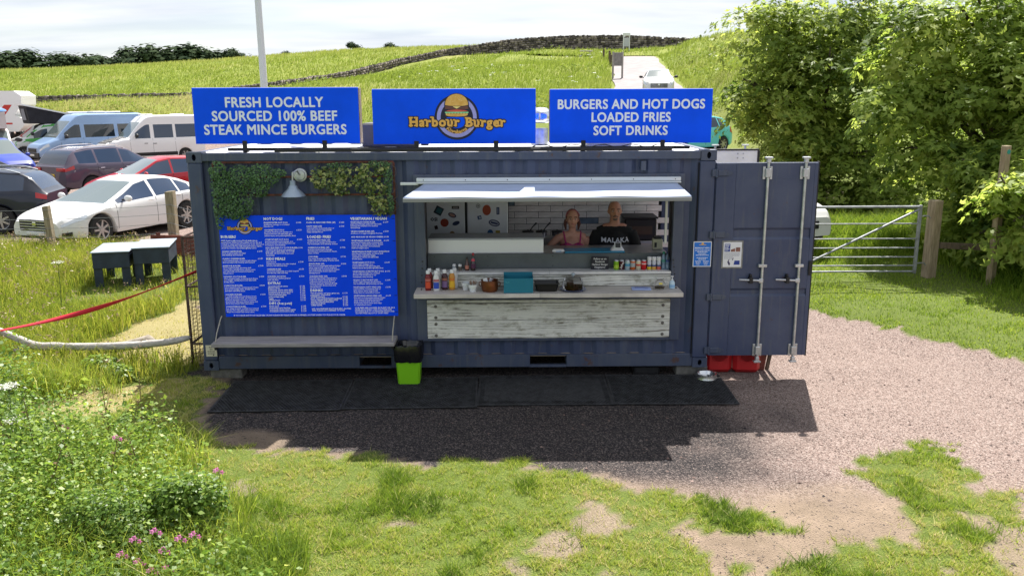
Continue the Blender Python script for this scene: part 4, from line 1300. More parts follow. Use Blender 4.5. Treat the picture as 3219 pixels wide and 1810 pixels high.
for i in range(5):
    bars(q, -.045, -.0022, -.082 - .011 * i, .07 - .008 * i); bars(q, .045, -.0022, -.082 - .011 * i, .07 - .008 * i)
q.build('print', m_print, p1, smooth=None)
q = MB(); flat(q, [(-.045, .108), (.045, .108), (.04, .114), (.013, .116), (.013, .136), (-.013, .136), (-.013, .116), (-.04, .114)], -.0022); q.build('emblem', m_gold, p1, smooth=None)
p2 = poster('white notice in a plastic sleeve taped to the open door', 6.29, 1.38, .215, .295, -.021, False)
MB().bbox(-.125, .125, .0045, .0075, -.165, .165, .001).build('sleeve', mat('taped_sleeve', (.20, .20, .19), .4, var=.25, scale=14), p2)
m_nb = mat('notice_blue', (.012, .04, .25), .5)
q = MB(); flat(q, [(-.095, .035), (-.03, .035), (-.028, .128), (-.092, .128)], -.001); q.build('blue_block', m_nb, p2, smooth=None)
q = MB(); flat(q, [(.02, -.12), (.09, -.12), (.09, -.07), (.03, -.07)], -.001); q.build('blue_block', m_nb, p2, smooth=None)
q = MB(); flat(q, [(-.02, .035), (.03, .035), (.03, .075), (-.02, .06)], -.001); flat(q, [(.038, .035), (.09, .035), (.09, .087), (.038, .085)], -.001); q.build('photo_block', mat('notice_photo', (.22, .10, .08), .5, var=.6, scale=60), p2, smooth=None)
q = MB(); flat(q, [(-.04, -.12), (-.03, -.13), (-.02, -.11), (-.04, -.07), (-.025, -.05), (-.045, -.06), (-.055, -.09)], -.001); flat(q, [(0, -.06), (.012, -.03), (.016, -.04), (.006, -.07)], -.001); q.build('map_block', mat('notice_map', (.06, .05, .12), .6), p2, smooth=None)
q = MB()
for i in range(5): bars(q, -.088, -.0022, .112 - .016 * i, .05 - .006 * (i % 3), .007, 'L')
q.build('print', m_print, p2, smooth=None)
q = MB()
for i in range(7): bars(q, -.095, -.0015, .018 - .011 * i, .10 if i > 3 else .18, .0035, 'L')
q.build('small_print', mat('grey_ink', (.25, .26, .34), .6), p2, smooth=None)
p3 = thing('notice', 'small cream stick-on notice low on the left corner post', 'notice', (.105, -.006, .245))
MB().bbox(-.065, .065, 0, .003, -.07, .07, .0006).build('sheet', mat('cream_paper', (.58, .55, .42), .6), p3)
q = MB()
for i, l in enumerate((.05, .035, .09, .085)): bars(q, 0, -.0012, .040 - .026 * i, l, .009)
flat(q, [(.015, -.06), (.03, -.06), (.03, -.047), (.015, -.047)], -.0012)
q.build('print', m_void, p3, smooth=None)
# ------------------------------------------------------------------ vehicles
m_glass = mat('car_glass', (.012, .018, .022), .04, spec=.9, coat=.3)
m_glassb = mat('blue_car_glass', (.012, .03, .07), .05, spec=.9, coat=.3)
m_ws = mat('windscreen_glass', (.11, .14, .14), .05, spec=1.0, coat=.5)  # paler than the other glass: sky reflection put into the base colour
m_tyre = mat('tyre', (.018, .018, .018), .85)
m_alloy = mat('alloy', (.42, .42, .43), .3, metal=.8)
m_steelw = mat('dark_wheel', (.06, .06, .065), .5, metal=.5)
m_chrome = mat('chrome', (.75, .75, .77), .12, metal=1)
m_trimb = mat('black_plastic', (.018, .018, .02), .55)
m_lens = mat('headlamp_lens', (.52, .56, .60), .08, spec=.9, coat=.6, metal=.3)
m_red = mat('tail_lamp', (.42, .012, .014), .15, coat=.5)
m_amber = mat('amber_lamp', (.75, .16, .02), .2, coat=.4)
m_ply_y = mat('yellow_plate', (.70, .50, .05), .5)
m_ply_w = mat('white_plate', (.7, .7, .68), .5)
def paint(name, c, metal=.0, rough=.28):
    m = mat(name, c, .45, metal, spec=.2, coat=.75)
    m.node_tree.nodes['Principled BSDF'].inputs['Coat Roughness'].default_value = .03
    return m

def curve(pts):
    xs = np.array([p[0] for p in pts], float); ys = np.array([p[1] for p in pts], float)
    def f(x):
        return float(np.interp(x, xs, ys))
    return f
def scurve(pts, sm):
    f = curve(pts)
    def g(x):
        return sum(f(x + d * sm) for d in (-1, -.66, -.33, 0, .33, .66, 1)) / 7
    return g

def vehicle(name, label, cat, loc, rz, P, group=None):
    """u = 0 at the nose .. L at the tail; local +X is forward, origin on the ground below the middle"""
    L, W = P['L'], P['W'] / 2
    body_m = P['paint']
    root = thing(name, label, cat, loc, rz, group)
    top = scurve(P['top'], P.get('sm', .06)); belt = scurve(P['belt'], .05); wid = scurve(P['wid'], .05)
    roofw = P['roofw']; sill = P.get('sill', .24)
    uc, urf, urr, ud = P['cab']           # cowl, roof front, roof rear, base of rear glass
    wr = P['wheel_r']; wx = P['wheels']; ar = wr + P.get('arch', .055)
    def bottom(u):
        z = sill + .10 * max(0, 1 - u / .35) * .6 + .08 * max(0, (u - (L - .4)) / .4)
        for c in wx:
            d = abs(u - c)
            if d < ar: z = max(z, wr * .96 + math.sqrt(max(ar * ar - d * d, 0)))
        return z
    def section(u):
        w = wid(u) * W; b = belt(u); t = max(top(u), b + .02)
        zb = min(bottom(u), b - .08)
        c = min(max((t - b - .06) / .34, 0), 1)
        we = w * (.90 * (1 - c)) + roofw * W * c
        h = b - zb
        zm = zb
        pts = [(w * .955, zb), (w * .99, zb + .12 * h), (w, zb + .40 * h), (w * .995, zb + .66 * h), (w * .985, zb + .84 * h), (w * .955, b - .012), (w * .945, b + .004)]
        z6 = t - .07 * c - .45 * (t - b) * (1 - c)
        z8 = b + (z6 - b) * .72
        if P.get('wintop'): z8 = min(P['wintop'], z8 + .0)
        pts += [(w * .945 * .66 + we * .34, b + (z8 - b) * .5), (w * .945 * .3 + we * .7, z8), (we, z6),
                (we * .965, t - .033 * c - .22 * (t - b) * (1 - c)), (we * .90, t - .015 * c - .12 * (t - b) * (1 - c)), (we * .5, t - .002), (0, t)]
        return pts
    us = set(np.linspace(0, L, 46).tolist()) | {uc, urf, urr, ud, 0.0, L}
    us |= {.02, .06, .12, L - .02, L - .06, L - .14}
    for c in wx:
        us |= {c + ar * math.cos(t) for t in np.linspace(0, math.pi, 17)}
    for a, b in P['side']: us |= {a, b}
    us = sorted(u for u in us if -1e-9 <= u <= L + 1e-9)
    uu = [us[0]]
    for u in us[1:]:
        if u - uu[-1] > .008 or any(abs(u - k) < 1e-9 for k in (uc, urf, urr, ud)) or any(abs(u - a) < 1e-9 or abs(u - b) < 1e-9 for a, b in P['side']): uu.append(u)
    us = uu
    secs = [section(u) for u in us]
    nP = len(secs[0])
    def P3(i, k, s): return (L / 2 - us[i], s * secs[i][k][0], secs[i][k][1])
    body = MB(); glass = {}
    BELT = 6; SIDE_T = 8 if P.get('wintop') else 9
    def cls(i, k):
        um = (us[i] + us[i + 1]) / 2
        if k >= 11:
            if uc < um < urf: return 'windscreen'
            if urr < um < ud and P.get('rearglass', True): return 'rear_window'
            return None
        if BELT <= k < SIDE_T:
            for j, (a, b) in enumerate(P['side']):
                if a < um < b and top(um) - belt(um) > .12: return 'side%d' % j
        return None
    for s in (1, -1):
        for i in range(len(us) - 1):
            for k in range(nP - 1):
                q = [P3(i, k, s), P3(i + 1, k, s), P3(i + 1, k + 1, s), P3(i, k + 1, s)]
                c = cls(i, k)
                if c is None: body.add(q, [(0, 1, 2, 3)])
                else:
                    key = c if not c.startswith('side') else c + ('L' if s > 0 else 'R')
                    glass.setdefault(key, MB()).add(q, [(0, 1, 2, 3)])
    # nose and tail caps, underside
    for i in (0, len(us) - 1):
        ring = [P3(i, k, 1) for k in range(nP)] + [P3(i, k, -1) for k in range(nP - 2, -1, -1)]
        body.add(ring, [tuple(range(len(ring)))])
    for i in range(len(us) - 1):
        a, b = P3(i, 0, 1), P3(i + 1, 0, 1); c, d = P3(i + 1, 0, -1), P3(i, 0, -1)
        zi = sill + .02
        if us[i] > .1 and us[i + 1] < L - .1:
            for s in (1, -1):
                p0 = P3(i, 0, s); p1 = P3(i + 1, 0, s)
                body.add([p0, p1, (p1[0], p1[1] * .72, p1[2]), (p0[0], p0[1] * .72, p0[2])], [(0, 1, 2, 3)])
    body.build('body', body_m, root, smooth=28)
    und = MB(); und.box(-L / 2 + .15, L / 2 - .15, -W * .70, W * .70, sill - .02, .62)
    und.build('underbody', m_trimb, root)
    for key, g in glass.items():
        gm = P.get('glass', m_glass)
        nm = 'side_window' if key.startswith('side') else key
        o = g.build(nm, (P.get('ws', m_ws) if key == 'windscreen' else gm), root, smooth=40)
    # conformal patches
    def surf(u, v):
        q = section(u); k = min(int(v), nP - 2); f = v - k
        return q[k][0] * (1 - f) + q[k + 1][0] * f, q[k][1] * (1 - f) + q[k + 1][1] * f
    def patch(nm, u0, u1, v0, v1, m, off=.006, n=8, nv=5, both=True, slant=0.0):
        for s in ((1, -1) if both else (1,)):
            mb = MB(); vs = []; fs = []
            for i in range(n + 1):
                u = u0 + (u1 - u0) * i / n
                for j in range(nv + 1):
                    v = v0 + (v1 - v0) * j / nv
                    w_, z_ = surf(min(max(u + slant * (j / nv), 0), L), v)
                    vs.append((L / 2 - u - slant * (j / nv) + (off if u < .25 else (-off if u > L - .25 else 0)), s * (w_ + off), z_))
            for i in range(n):
                for j in range(nv):
                    q = i * (nv + 1) + j
                    fs.append((q, q + nv + 1, q + nv + 2, q + 1))
            mb.add(vs, fs); mb.build(nm, m, root, smooth=50)
    for nm, args, m in P.get('patches', []):
        patch(nm, *args, m)
    # shut lines
    for u in P.get('doors', []):
        patch('door_seam', u - .006, u + .006, 1.0, BELT, m_void, off=.002, n=1, nv=6)
    for u, z in P.get('handles', []):
        for s in (1, -1):
            w_ = wid(u) * W
            MB().bbox(L / 2 - u - .09, L / 2 - u + .09, min(s * w_ * .985, s * (w_ * .985 + .035)), max(s * w_ * .985, s * (w_ * .985 + .035)), z - .016, z + .016, .01).build('door_handle', P.get('handle_m', body_m), root)
    # wheels
    for c in wx:
        for s in (1, -1):
            yc = s * (wid(c) * W - .115)
            x = L / 2 - c
            ty = MB(); ty.lathe([(wr * .66, -.095), (wr * .93, -.10), (wr, -.07), (wr, .07), (wr * .93, .10), (wr * .66, .095)], (x, yc, wr), 28, axis='y', cap=False)
            wo_ = ty.build('wheel', m_tyre, root)
            ri = MB(); so = s * .085
            ri.lathe([(wr * .68, so), (wr * .66, so * .8), (wr * .60, so * .55), (0.001, so * .45)], (x, yc, wr), 24, axis='y', cap=False)
            ri.build('rim', m_steelw if P.get('alloy', True) else P.get('rim_m', m_steelw), wo_)
            sp = MB(); ns = P.get('spokes', 7)
            for k in range(ns):
                t = 2 * math.pi * k / ns
                M_ = Matrix.Translation((x, yc, wr)) @ Matrix.Rotation(t, 4, 'Y')
                y0, y1 = sorted((so * .55, so * .98))
                sp.add([(wr * .08, y0, -.035), (wr * .66, y0, -.022), (wr * .66, y0, .022), (wr * .08, y0, .035), (wr * .08, y1, -.03), (wr * .66, y1, -.018), (wr * .66, y1, .018), (wr * .08, y1, .03)],
                       [(0, 3, 2, 1), (4, 5, 6, 7), (0, 1, 5, 4), (1, 2, 6, 5), (2, 3, 7, 6), (3, 0, 4, 7)], M_)
            y0, y1 = sorted((so * .5, so * 1.05))
            sp.lathe([(.055, y0), (.05, y1), (0.001, y1)], (x, yc, wr), 12, axis='y')
            sp.lathe([(wr * .70, so * .9), (wr * .66, so * 1.02), (wr * .62, so * .9)], (x, yc, wr), 24, axis='y', cap=False)
            sp.build('spokes', m_alloy, wo_)
    # mirrors
    if P.get('mirror'):
        u, z = P['mirror'][:2]; sz = P['mirror'][2] if len(P['mirror']) > 2 else 1.0
        for s in (1, -1):
            w_ = wid(u) * W * .95
            mm = MB()
            mm.ell((L / 2 - u, s * (w_ + .15 * sz), z), (.06 * sz, .11 * sz, .075 * sz), 12, 8)
            mo = mm.build('door_mirror', P.get('mirror_m', body_m), root)
            st = MB(); st.tube([(L / 2 - u, s * w_ * .97, z - .04), (L / 2 - u, s * (w_ + .09 * sz), z - .03)], .025, 8); st.build('mirror_arm', m_trimb, mo)
    # front: grille, plate ; rear plate
    for g in P.get('front', []):
        nm, y0, y1, z0, z1, m, dx_ = g[:7]
        k = MB(); k.bbox(L / 2 - .02, L / 2 + dx_, y0, y1, z0, z1, .012); fo = k.build(nm, m, root)
        if nm == 'grille':
            for zc in np.linspace(z0 + .03, z1 - .03, g[7] if len(g) > 7 else 4):
                MB().bbox(L / 2 + dx_ - .004, L / 2 + dx_ + .012, y0 + .02, y1 - .02, zc - .008, zc + .008, .003).build('grille_bar', m_chrome if len(g) > 8 else m_trimb, fo)
    for nm, y0, y1, z0, z1, m, dx_ in P.get('rear', []):
        MB().bbox(-L / 2 - dx_, -L / 2 + .02, y0, y1, z0, z1, .01).build(nm, m, root)
    if P.get('rails'):
        for s in (1, -1):
            a, b = P['rails']
            pts = [(L / 2 - u, s * roofw * W * .93, top(u) + (.045 if 0 < i < 6 else -.01)) for i, u in enumerate(np.linspace(a, b, 7))]
            MB().tube(pts, .016, 6).build('roof_rail', P.get('rail_m', m_chrome), root)
    root['_L'] = L
    return root

def saloon(paint_, **k):
    P = dict(L=4.83, W=1.86, wheel_r=.335, wheels=(.95, 3.69), roofw=.66, sill=.22, paint=paint_,
             top=[(0, .58), (.10, .68), (.6, .80), (1.22, .90), (2.25, 1.30), (2.75, 1.39), (3.3, 1.37), (3.75, 1.27), (4.35, 1.04), (4.75, 1.0), (4.83, .93)],
             belt=[(0, .52), (.3, .66), (1.2, .85), (2.2, .90), (3.5, .95), (4.2, .96), (4.83, .87)],
             wid=[(0, .70), (.12, .84), (.45, .955), (1.0, .99), (2.4, 1.0), (3.8, .99), (4.5, .94), (4.75, .86), (4.83, .80)],
             cab=(1.20, 2.28, 3.55, 4.32), side=[(1.48, 2.62), (2.70, 3.48), (3.53, 3.95)], doors=(1.42, 2.66, 3.55),
             handles=[(2.48, .86), (3.42, .89)], mirror=(1.66, .97),
             patches=[('headlamp', (.07, .62, 3.7, 5.6, 'L'), m_lens)])
    P['patches'] = [('headlamp', (.05, .60, 3.9, 5.7), m_lens), ('tail_lamp', (4.45, 4.82, 3.4, 5.4), m_red), ('fog_lamp', (.04, .22, 1.0, 1.9), m_trimb)]
    P['front'] = [('grille', -.46, .46, .40, .64, m_trimb, .03, 4, 1), ('number_plate', -.26, .26, .30, .385, m_ply_w, .045), ('badge', -.05, .05, .51, .60, m_chrome, .055)]
    P['rear'] = [('number_plate', -.26, .26, .55, .66, m_ply_y, .02)]
    P.update(k); return P
def estate(paint_, **k):
    P = saloon(paint_)
    P.update(L=4.7, wheels=(.92, 3.62), roofw=.70, sill=.23, sm=.05,
             top=[(0, .62), (.1, .74), (.6, .90), (1.25, 1.02), (2.1, 1.44), (2.6, 1.53), (3.6, 1.52), (4.1, 1.47), (4.35, 1.36), (4.62, 1.02), (4.7, .95)],
             belt=[(0, .56), (.3, .72), (1.2, .96), (2.2, 1.00), (3.6, 1.04), (4.3, 1.05), (4.7, .92)],
             wid=[(0, .70), (.12, .84), (.45, .955), (1, .99), (2.4, 1), (3.8, .99), (4.4, .95), (4.62, .88), (4.7, .82)],
             cab=(1.22, 2.12, 4.16, 4.58), side=[(1.45, 2.45), (2.52, 3.42), (3.5, 4.2)], doors=(1.32, 2.48, 3.45), handles=[(2.3, .88), (3.3, .90)],
             mirror=(1.6, 1.05), rails=(2.2, 4.1),
             patches=[('headlamp', (.05, .60, 3.9, 5.7), m_lens), ('tail_lamp', (4.46, 4.69, 3.9, 5.8), m_red)])
    P.update(k); return P
def suv(paint_, **k):
    P = estate(paint_)
    P.update(L=4.5, W=1.88, wheel_r=.36, wheels=(.88, 3.60), roofw=.72, sill=.34,
             top=[(0, .75), (.1, .90), (.6, 1.02), (1.15, 1.11), (1.95, 1.56), (2.5, 1.66), (3.5, 1.65), (4.0, 1.58), (4.2, 1.46), (4.42, 1.12), (4.5, 1.05)],
             belt=[(0, .68), (.3, .88), (1.1, 1.05), (2.2, 1.10), (3.5, 1.14), (4.1, 1.16), (4.5, 1.0)],
             wid=[(0, .72), (.12, .86), (.45, .96), (1, .99), (2.4, 1), (3.8, .99), (4.25, .96), (4.42, .91), (4.5, .86)],
             cab=(1.12, 1.98, 4.02, 4.40), side=[(1.35, 2.35), (2.42, 3.30), (3.38, 4.02)], doors=(1.22, 2.38, 3.36), handles=[(2.2, .95), (3.2, .97)],
             mirror=(1.5, 1.15), rails=(2.1, 3.9),
             front=[('grille', -.46, .46, .58, .80, m_trimb, .03, 4, 1), ('number_plate', -.26, .26, .45, .55, m_ply_w, .045)],
             rear=[('number_plate', -.26, .26, .72, .83, m_ply_y, .02), ('tail_lamp', -.80, -.40, .92, 1.03, m_red, .03), ('tail_lamp', .40, .80, .92, 1.03, m_red, .03)],
             patches=[('headlamp', (.05, .55, 4.0, 5.7), m_lens), ('tail_lamp', (4.20, 4.49, 4.0, 5.2), m_red), ('sill_trim', (1.3, 3.2, .2, 1.3), m_trimb)])
    P.update(k); return P
def hatch(paint_, **k):
    P = estate(paint_)
    P.update(L=4.1, W=1.77, wheels=(.85, 3.40), wheel_r=.31, roofw=.68,
             top=[(0, .62), (.1, .74), (.5, .88), (1.05, 1.0), (1.85, 1.40), (2.3, 1.48), (3.1, 1.46), (3.6, 1.38), (3.95, 1.05), (4.1, .92)],
             belt=[(0, .56), (.3, .72), (1.0, .93), (2.0, .98), (3.2, 1.02), (3.8, 1.04), (4.1, .86)],
             wid=[(0, .70), (.12, .84), (.45, .955), (1, .99), (2.2, 1), (3.3, .99), (3.85, .94), (4.02, .86), (4.1, .80)],
             cab=(1.02, 1.9, 3.3, 3.92), side=[(1.22, 2.2), (2.26, 3.1), (3.15, 3.5)], doors=(1.12, 2.23, 3.1), handles=[(2.05, .86), (2.98, .88)], mirror=(1.35, 1.02), rails=None,
             patches=[('headlamp', (.05, .55, 3.9, 5.7), m_lens), ('tail_lamp', (3.78, 4.08, 3.3, 5.6), m_red)])
    P.update(k); return P
def van(paint_, **k):
    P = saloon(paint_)
    P.update(L=5.4, W=2.05, wheel_r=.34, wheels=(.95, 4.25), roofw=.83, sill=.30, sm=.07,
             top=[(0, .78), (.08, .98), (.55, 1.18), (.95, 1.36), (1.75, 2.18), (2.15, 2.46), (2.6, 2.52), (5.2, 2.52), (5.38, 2.44), (5.4, 2.40)],
             belt=[(0, .70), (.3, .98), (.9, 1.22), (1.7, 1.28), (5.4, 1.30)],
             wid=[(0, .74), (.12, .86), (.5, .95), (1.1, 1), (5.2, 1), (5.36, .97), (5.4, .95)],
             cab=(.93, 1.80, 5.39, 5.4), rearglass=False, side=[(1.35, 2.22), (2.45, 3.6), (3.75, 4.95)], doors=(1.12, 2.33, 3.68), handles=[(2.12, 1.02), (2.6, 1.0)], handle_m=m_trimb,
             mirror=(1.35, 1.42, 1.5), mirror_m=m_trimb, wintop=2.02, alloy=True, spokes=6,
             front=[('grille', -.50, .50, .60, .80, m_trimb, .03, 3), ('bumper', -.80, .80, .32, .58, m_trimb, .04), ('number_plate', -.26, .26, .40, .50, m_ply_w, .055)],
             rear=[('number_plate', -.26, .26, .55, .66, m_ply_y, .02)],
             patches=[('headlamp', (.06, .52, 3.7, 5.5), m_lens), ('tail_lamp', (5.25, 5.39, 3.2, 6.0), m_red), ('sill_trim', (1.4, 3.8, .4, 1.4), m_trimb)])
    P.update(k); return P

def heading(dx_, dy_): return math.atan2(dy_, dx_)
def place(x, y): return (x, y, tz(x, y))
# white saloon in front
pw = paint('white_car_paint', (.70, .70, .70))
sal = saloon(pw, glass=m_glassb)
hx, hy = -.36, -.933
cx_, cy_ = -5.56 + (-hx) * 1.37, 9.43 + (-hy) * 1.37
px_, py_ = hy, -hx
W_ = .80
vehicle('saloon_car', 'white saloon car with wide chrome grille parked behind the wire fence', 'car', (cx_ + py_ * 0 - W_ * .933, cy_ + W_ * .36, 0.0), heading(hx, hy), sal, 'cars in the car park')
pdk = paint('dark_blue_paint', (.012, .016, .032))
vehicle('estate_car', 'dark navy estate car with roof rails beside the white saloon', 'car', place(-10.1, 11.5), heading(-.985, -.17), estate(pdk, glass=m_glassb, handle_m=m_chrome, rail_m=m_galv), 'cars in the car park')
pgr = paint('purple_grey_paint', (.085, .07, .105), .3)
vehicle('sport_utility_car', 'dark purple-grey sport utility car seen from its tail, chrome window line', 'car', place(-10.3, 20.3), heading(.47, .88), suv(pgr, glass=m_glassb), 'cars in the car park')
prd = paint('red_paint', (.36, .006, .02))
vehicle('hatchback_car', 'bright red hatchback half hidden by the container', 'car', place(-7.35, 17.1), heading(-.72, -.69), hatch(prd, glass=m_glassb), 'cars in the car park')
pbk = paint('black_paint', (.012, .012, .015))
vehicle('sport_utility_car', 'black car with a pale roof behind the navy estate', 'car', place(-12.3, 15.7), heading(.47, .88), suv(pbk, glass=m_glass), 'cars in the car park')
pbl = paint('royal_blue_paint', (.012, .035, .30))
vehicle('hatchback_car', 'royal blue car at the left edge of the car park', 'car', place(-17.3, 25.4), heading(.80, -.60), hatch(pbl, top=[(0, .72), (.1, .84), (.5, .98), (1.05, 1.1), (1.75, 1.6), (2.2, 1.7), (3.1, 1.68), (3.6, 1.6), (3.95, 1.15), (4.1, .95)]), 'cars in the car park')
# chequered white van
pvw = paint('white_van_paint', (.74, .74, .75))
VB = dict(top=[(0, .84), (.08, 1.04), (.5, 1.20), (1.25, 1.36), (1.9, 2.1), (2.3, 2.45), (2.7, 2.52), (5.2, 2.52), (5.38, 2.44), (5.4, 2.40)], cab=(1.22, 1.96, 5.39, 5.4), side=[(1.6, 2.4), (2.6, 3.65), (3.8, 4.95)], doors=(1.3, 2.5, 3.72), mirror=(1.6, 1.45, 1.5))
v1 = vehicle('minibus_van', 'white minibus with black and white chequered bonnet', 'van', place(-16.2, 38.3), heading(-.75, -.66), van(pvw, glass=m_glassb, **VB), 'vans in the car park')
def checks(root, P, n=7):
    L, W = P['L'], P['W'] / 2
    top = scurve(P['top'], P.get('sm', .06)); wid = scurve(P['wid'], .05)
    mb = MB()
    for i in range(6):
        for j in range(12):
            if (i + j) % 2: continue
            u0, u1 = .10 + i * .18, .10 + (i + 1) * .18
            f0, f1 = -.88 + j * .1467, -.88 + (j + 1) * .1467
            vs = []
            for u, f in ((u0, f0), (u0, f1), (u1, f1), (u1, f0)):
                vs.append((L / 2 - u, f * wid(u) * W * .95, top(u) - abs(f) ** 4 * .03 + .022))
            mb.add(vs, [(0, 1, 2, 3)])
    mb.build('chequer_decal', m_void, root, smooth=None)
checks(v1, van(pvw, **VB))
pv_side = MB()
MB().bbox(-.2, .5, -.15, .15, 2.51, 2.58, .02).build('roof_vent', m_shelf, v1); MB().bbox(-1.9, -1.3, -.3, .3, 2.51, 2.57, .02).build('roof_vent', m_shelf, v1)
pvb = paint('light_blue_paint', (.24, .36, .56), .3)
v2 = vehicle('campervan', 'light blue high-roof campervan between the white minibus and green van', 'van', place(-19.9, 38.7), heading(-.65, -.76), van(pvb, L=5.9, top=[(0, .80), (.08, 1.0), (.55, 1.18), (.95, 1.36), (1.75, 2.18), (2.15, 2.54), (2.6, 2.62), (5.7, 2.62), (5.88, 2.54), (5.9, 2.5)], belt=[(0, .7), (.3, .98), (.9, 1.22), (1.7, 1.32), (5.9, 1.34)], wid=[(0, .74), (.12, .86), (.5, .95), (1.1, 1), (5.7, 1), (5.86, .97), (5.9, .95)], cab=(.93, 1.80, 5.89, 5.9), wheels=(.95, 4.6), side=[(1.35, 2.22), (2.45, 4.1), (4.3, 5.2)]), 'vans in the car park')
MB().bbox(-2.4, .6, -.95, -.72, 2.60, 2.70, .03).build('awning_case', m_shelf, v2); MB().bbox(-1.0, -.3, -.4, .4, 2.61, 2.72, .03).build('roof_vent', m_shelf, v2)
MB().bbox(-2.6, -1.5, -.5, .5, 2.63, 2.665, .01).build('solar_panel', m_glass, v2)
# green camper with raised roof
pgn = paint('green_white_paint', (.55, .58, .55))
low = dict(L=5.0, W=1.92, top=[(0, .74), (.08, .9), (.55, 1.06), (1.05, 1.22), (1.85, 1.86), (2.2, 1.95), (4.8, 1.95), (4.98, 1.88), (5, 1.8)], belt=[(0, .68), (.3, .9), (1.0, 1.12), (1.7, 1.16), (5, 1.18)], wid=[(0, .74), (.12, .86), (.5, .95), (1.1, 1), (4.8, 1), (4.96, .97), (5, .95)], cab=(1.03, 1.86, 4.99, 5.0), wheels=(.9, 3.9), side=[(1.45, 2.2), (2.42, 3.4), (3.55, 4.6)], doors=(1.2, 2.3, 3.5), wintop=1.72)
m_green = paint('green_paint', (.04, .30, .03))
v3 = vehicle('campervan', 'white and green campervan with a black raised pop-top roof', 'van', place(-22.9, 40.4), heading(-.74, -.67), van(pgn, glass=m_glass, handles=[], patches=[('headlamp', (.06, .5, 3.7, 5.5), m_lens), ('green_panel', (.5, 4.9, 3.2, 5.9), m_green), ('green_rail', (1.1, 4.9, 8.6, 10.6), m_green)], **low), 'vans in the car park')
pt = MB()
pt.add([(1.1, -.72, 1.96), (1.1, .72, 1.96), (-2.1, .72, 1.96), (-2.1, -.72, 1.96), (1.25, -.78, 2.95), (1.25, .78, 2.95), (-2.3, .78, 2.10), (-2.3, -.78, 2.10)], [(0, 3, 2, 1), (4, 5, 6, 7), (0, 1, 5, 4), (1, 2, 6, 5), (2, 3, 7, 6), (3, 0, 4, 7)])
po = pt.build('pop_top_canvas', mat('black_canvas', (.022, .022, .028), .85, var=.3, scale=3), v3)
wv_ = MB(); wv_.add([(1.18, -.45, 2.15), (1.18, .45, 2.15), (1.24, .35, 2.78), (1.24, -.35, 2.78)], [(0, 1, 2, 3)]); wv_.v = [(a + .012, b, c) for a, b, c in wv_.v]; wv_.build('mesh_window', mat('mesh_window', (.2, .21, .24), .8), po)
pr = MB(); pr.add([(1.45, -.85, 2.98), (1.45, .85, 2.98), (-2.4, .85, 2.10), (-2.4, -.85, 2.10), (1.45, -.85, 3.06), (1.45, .85, 3.06), (-2.4, .85, 2.18), (-2.4, -.85, 2.18)], [(0, 3, 2, 1), (4, 5, 6, 7), (0, 1, 5, 4), (1, 2, 6, 5), (2, 3, 7, 6), (3, 0, 4, 7)])
pr.build('pop_top_lid', pvw, v3)
# motorhome
mh = thing('motorhome', 'white motorhome with red swoosh stripes at the far left', 'motorhome', place(-30.0, 45.3), heading(.99, .12), 'vans in the car park')
q = MB(); q.prism([(-3.4, .45), (2.9, .45), (3.25, .8), (3.35, 1.2), (2.75, 1.45), (3.25, 2.1), (3.3, 2.65), (2.9, 2.95), (-3.2, 2.95), (-3.4, 2.8)], -1.12, 1.12); q.build('body', pvw, mh, smooth=30)
for s in (-1, 1):
    q = MB(); q.bbox(.1, 1.2, s * 1.123 - .01, s * 1.123 + .01, 1.55, 2.15, .01); q.build('side_window', m_glass, mh)
    q = MB(); q.prism([(-3.3, .9), (2.6, .9), (2.6, 1.0), (-3.3, 1.0)], s * 1.121, s * 1.128); q.prism([(1.2, 1.05), (1.9, 1.05), (2.7, 2.1), (2.25, 2.1)], s * 1.121, s * 1.128); q.build('red_stripe', mat('red_stripe', (.5, .03, .02), .4), mh)
q = MB(); q.bbox(-.6, .3, -.4, .4, 2.94, 3.1, .05); q.build('roof_dome', m_shelf, mh)
for xw in (-1.9, 2.2):
    for s in (-1, 1):
        q = MB(); q.lathe([(.2, -.1), (.33, -.1), (.35, -.06), (.35, .06), (.33, .1), (.2, .1)], (xw, s * 1.0, .35), 20, axis='y'); wo_ = q.build('wheel', m_tyre, mh)
        MB().lathe([(.22, -.11), (.001, -.11)] if s < 0 else [(.22, .11), (.001, .11)], (xw, s * 1.0, .35), 16, axis='y').build('rim', m_alloy, wo_)
# pale camper with blue raised roof at the left edge
low2 = dict(low)
v4 = vehicle('campervan', 'pale camper with a blue raised roof cut by the left edge', 'van', place(-21.3, 31.9), heading(.55, -.83), van(paint('cream_paint', (.62, .57, .55)), glass=m_glass, handles=[], patches=[('headlamp', (.06, .5, 3.7, 5.5), m_lens)], **low2), 'vans in the car park')
q = MB(); q.add([(1.0, -.72, 1.95), (1.0, .72, 1.95), (-2.1, .72, 1.95), (-2.1, -.72, 1.95), (.95, -.72, 2.72), (.95, .72, 2.72), (-2.1, .72, 2.72), (-2.1, -.72, 2.72)], [(0, 3, 2, 1), (0, 1, 5, 4), (1, 2, 6, 5), (2, 3, 7, 6), (3, 0, 4, 7), (4, 5, 6, 7)]); po = q.build('pop_top_canvas', mat('pale_canvas', (.5, .46, .46), .9), v4)
q = MB(); q.lathe([(1.5, 0), (1.6, .03), (1.55, .1), (1.2, .2), (0, .24)], (-.4, 0, 2.72), 28, sy=.56); q.build('pop_top_lid', paint('sky_blue_paint', (.05, .16, .42)), v4)
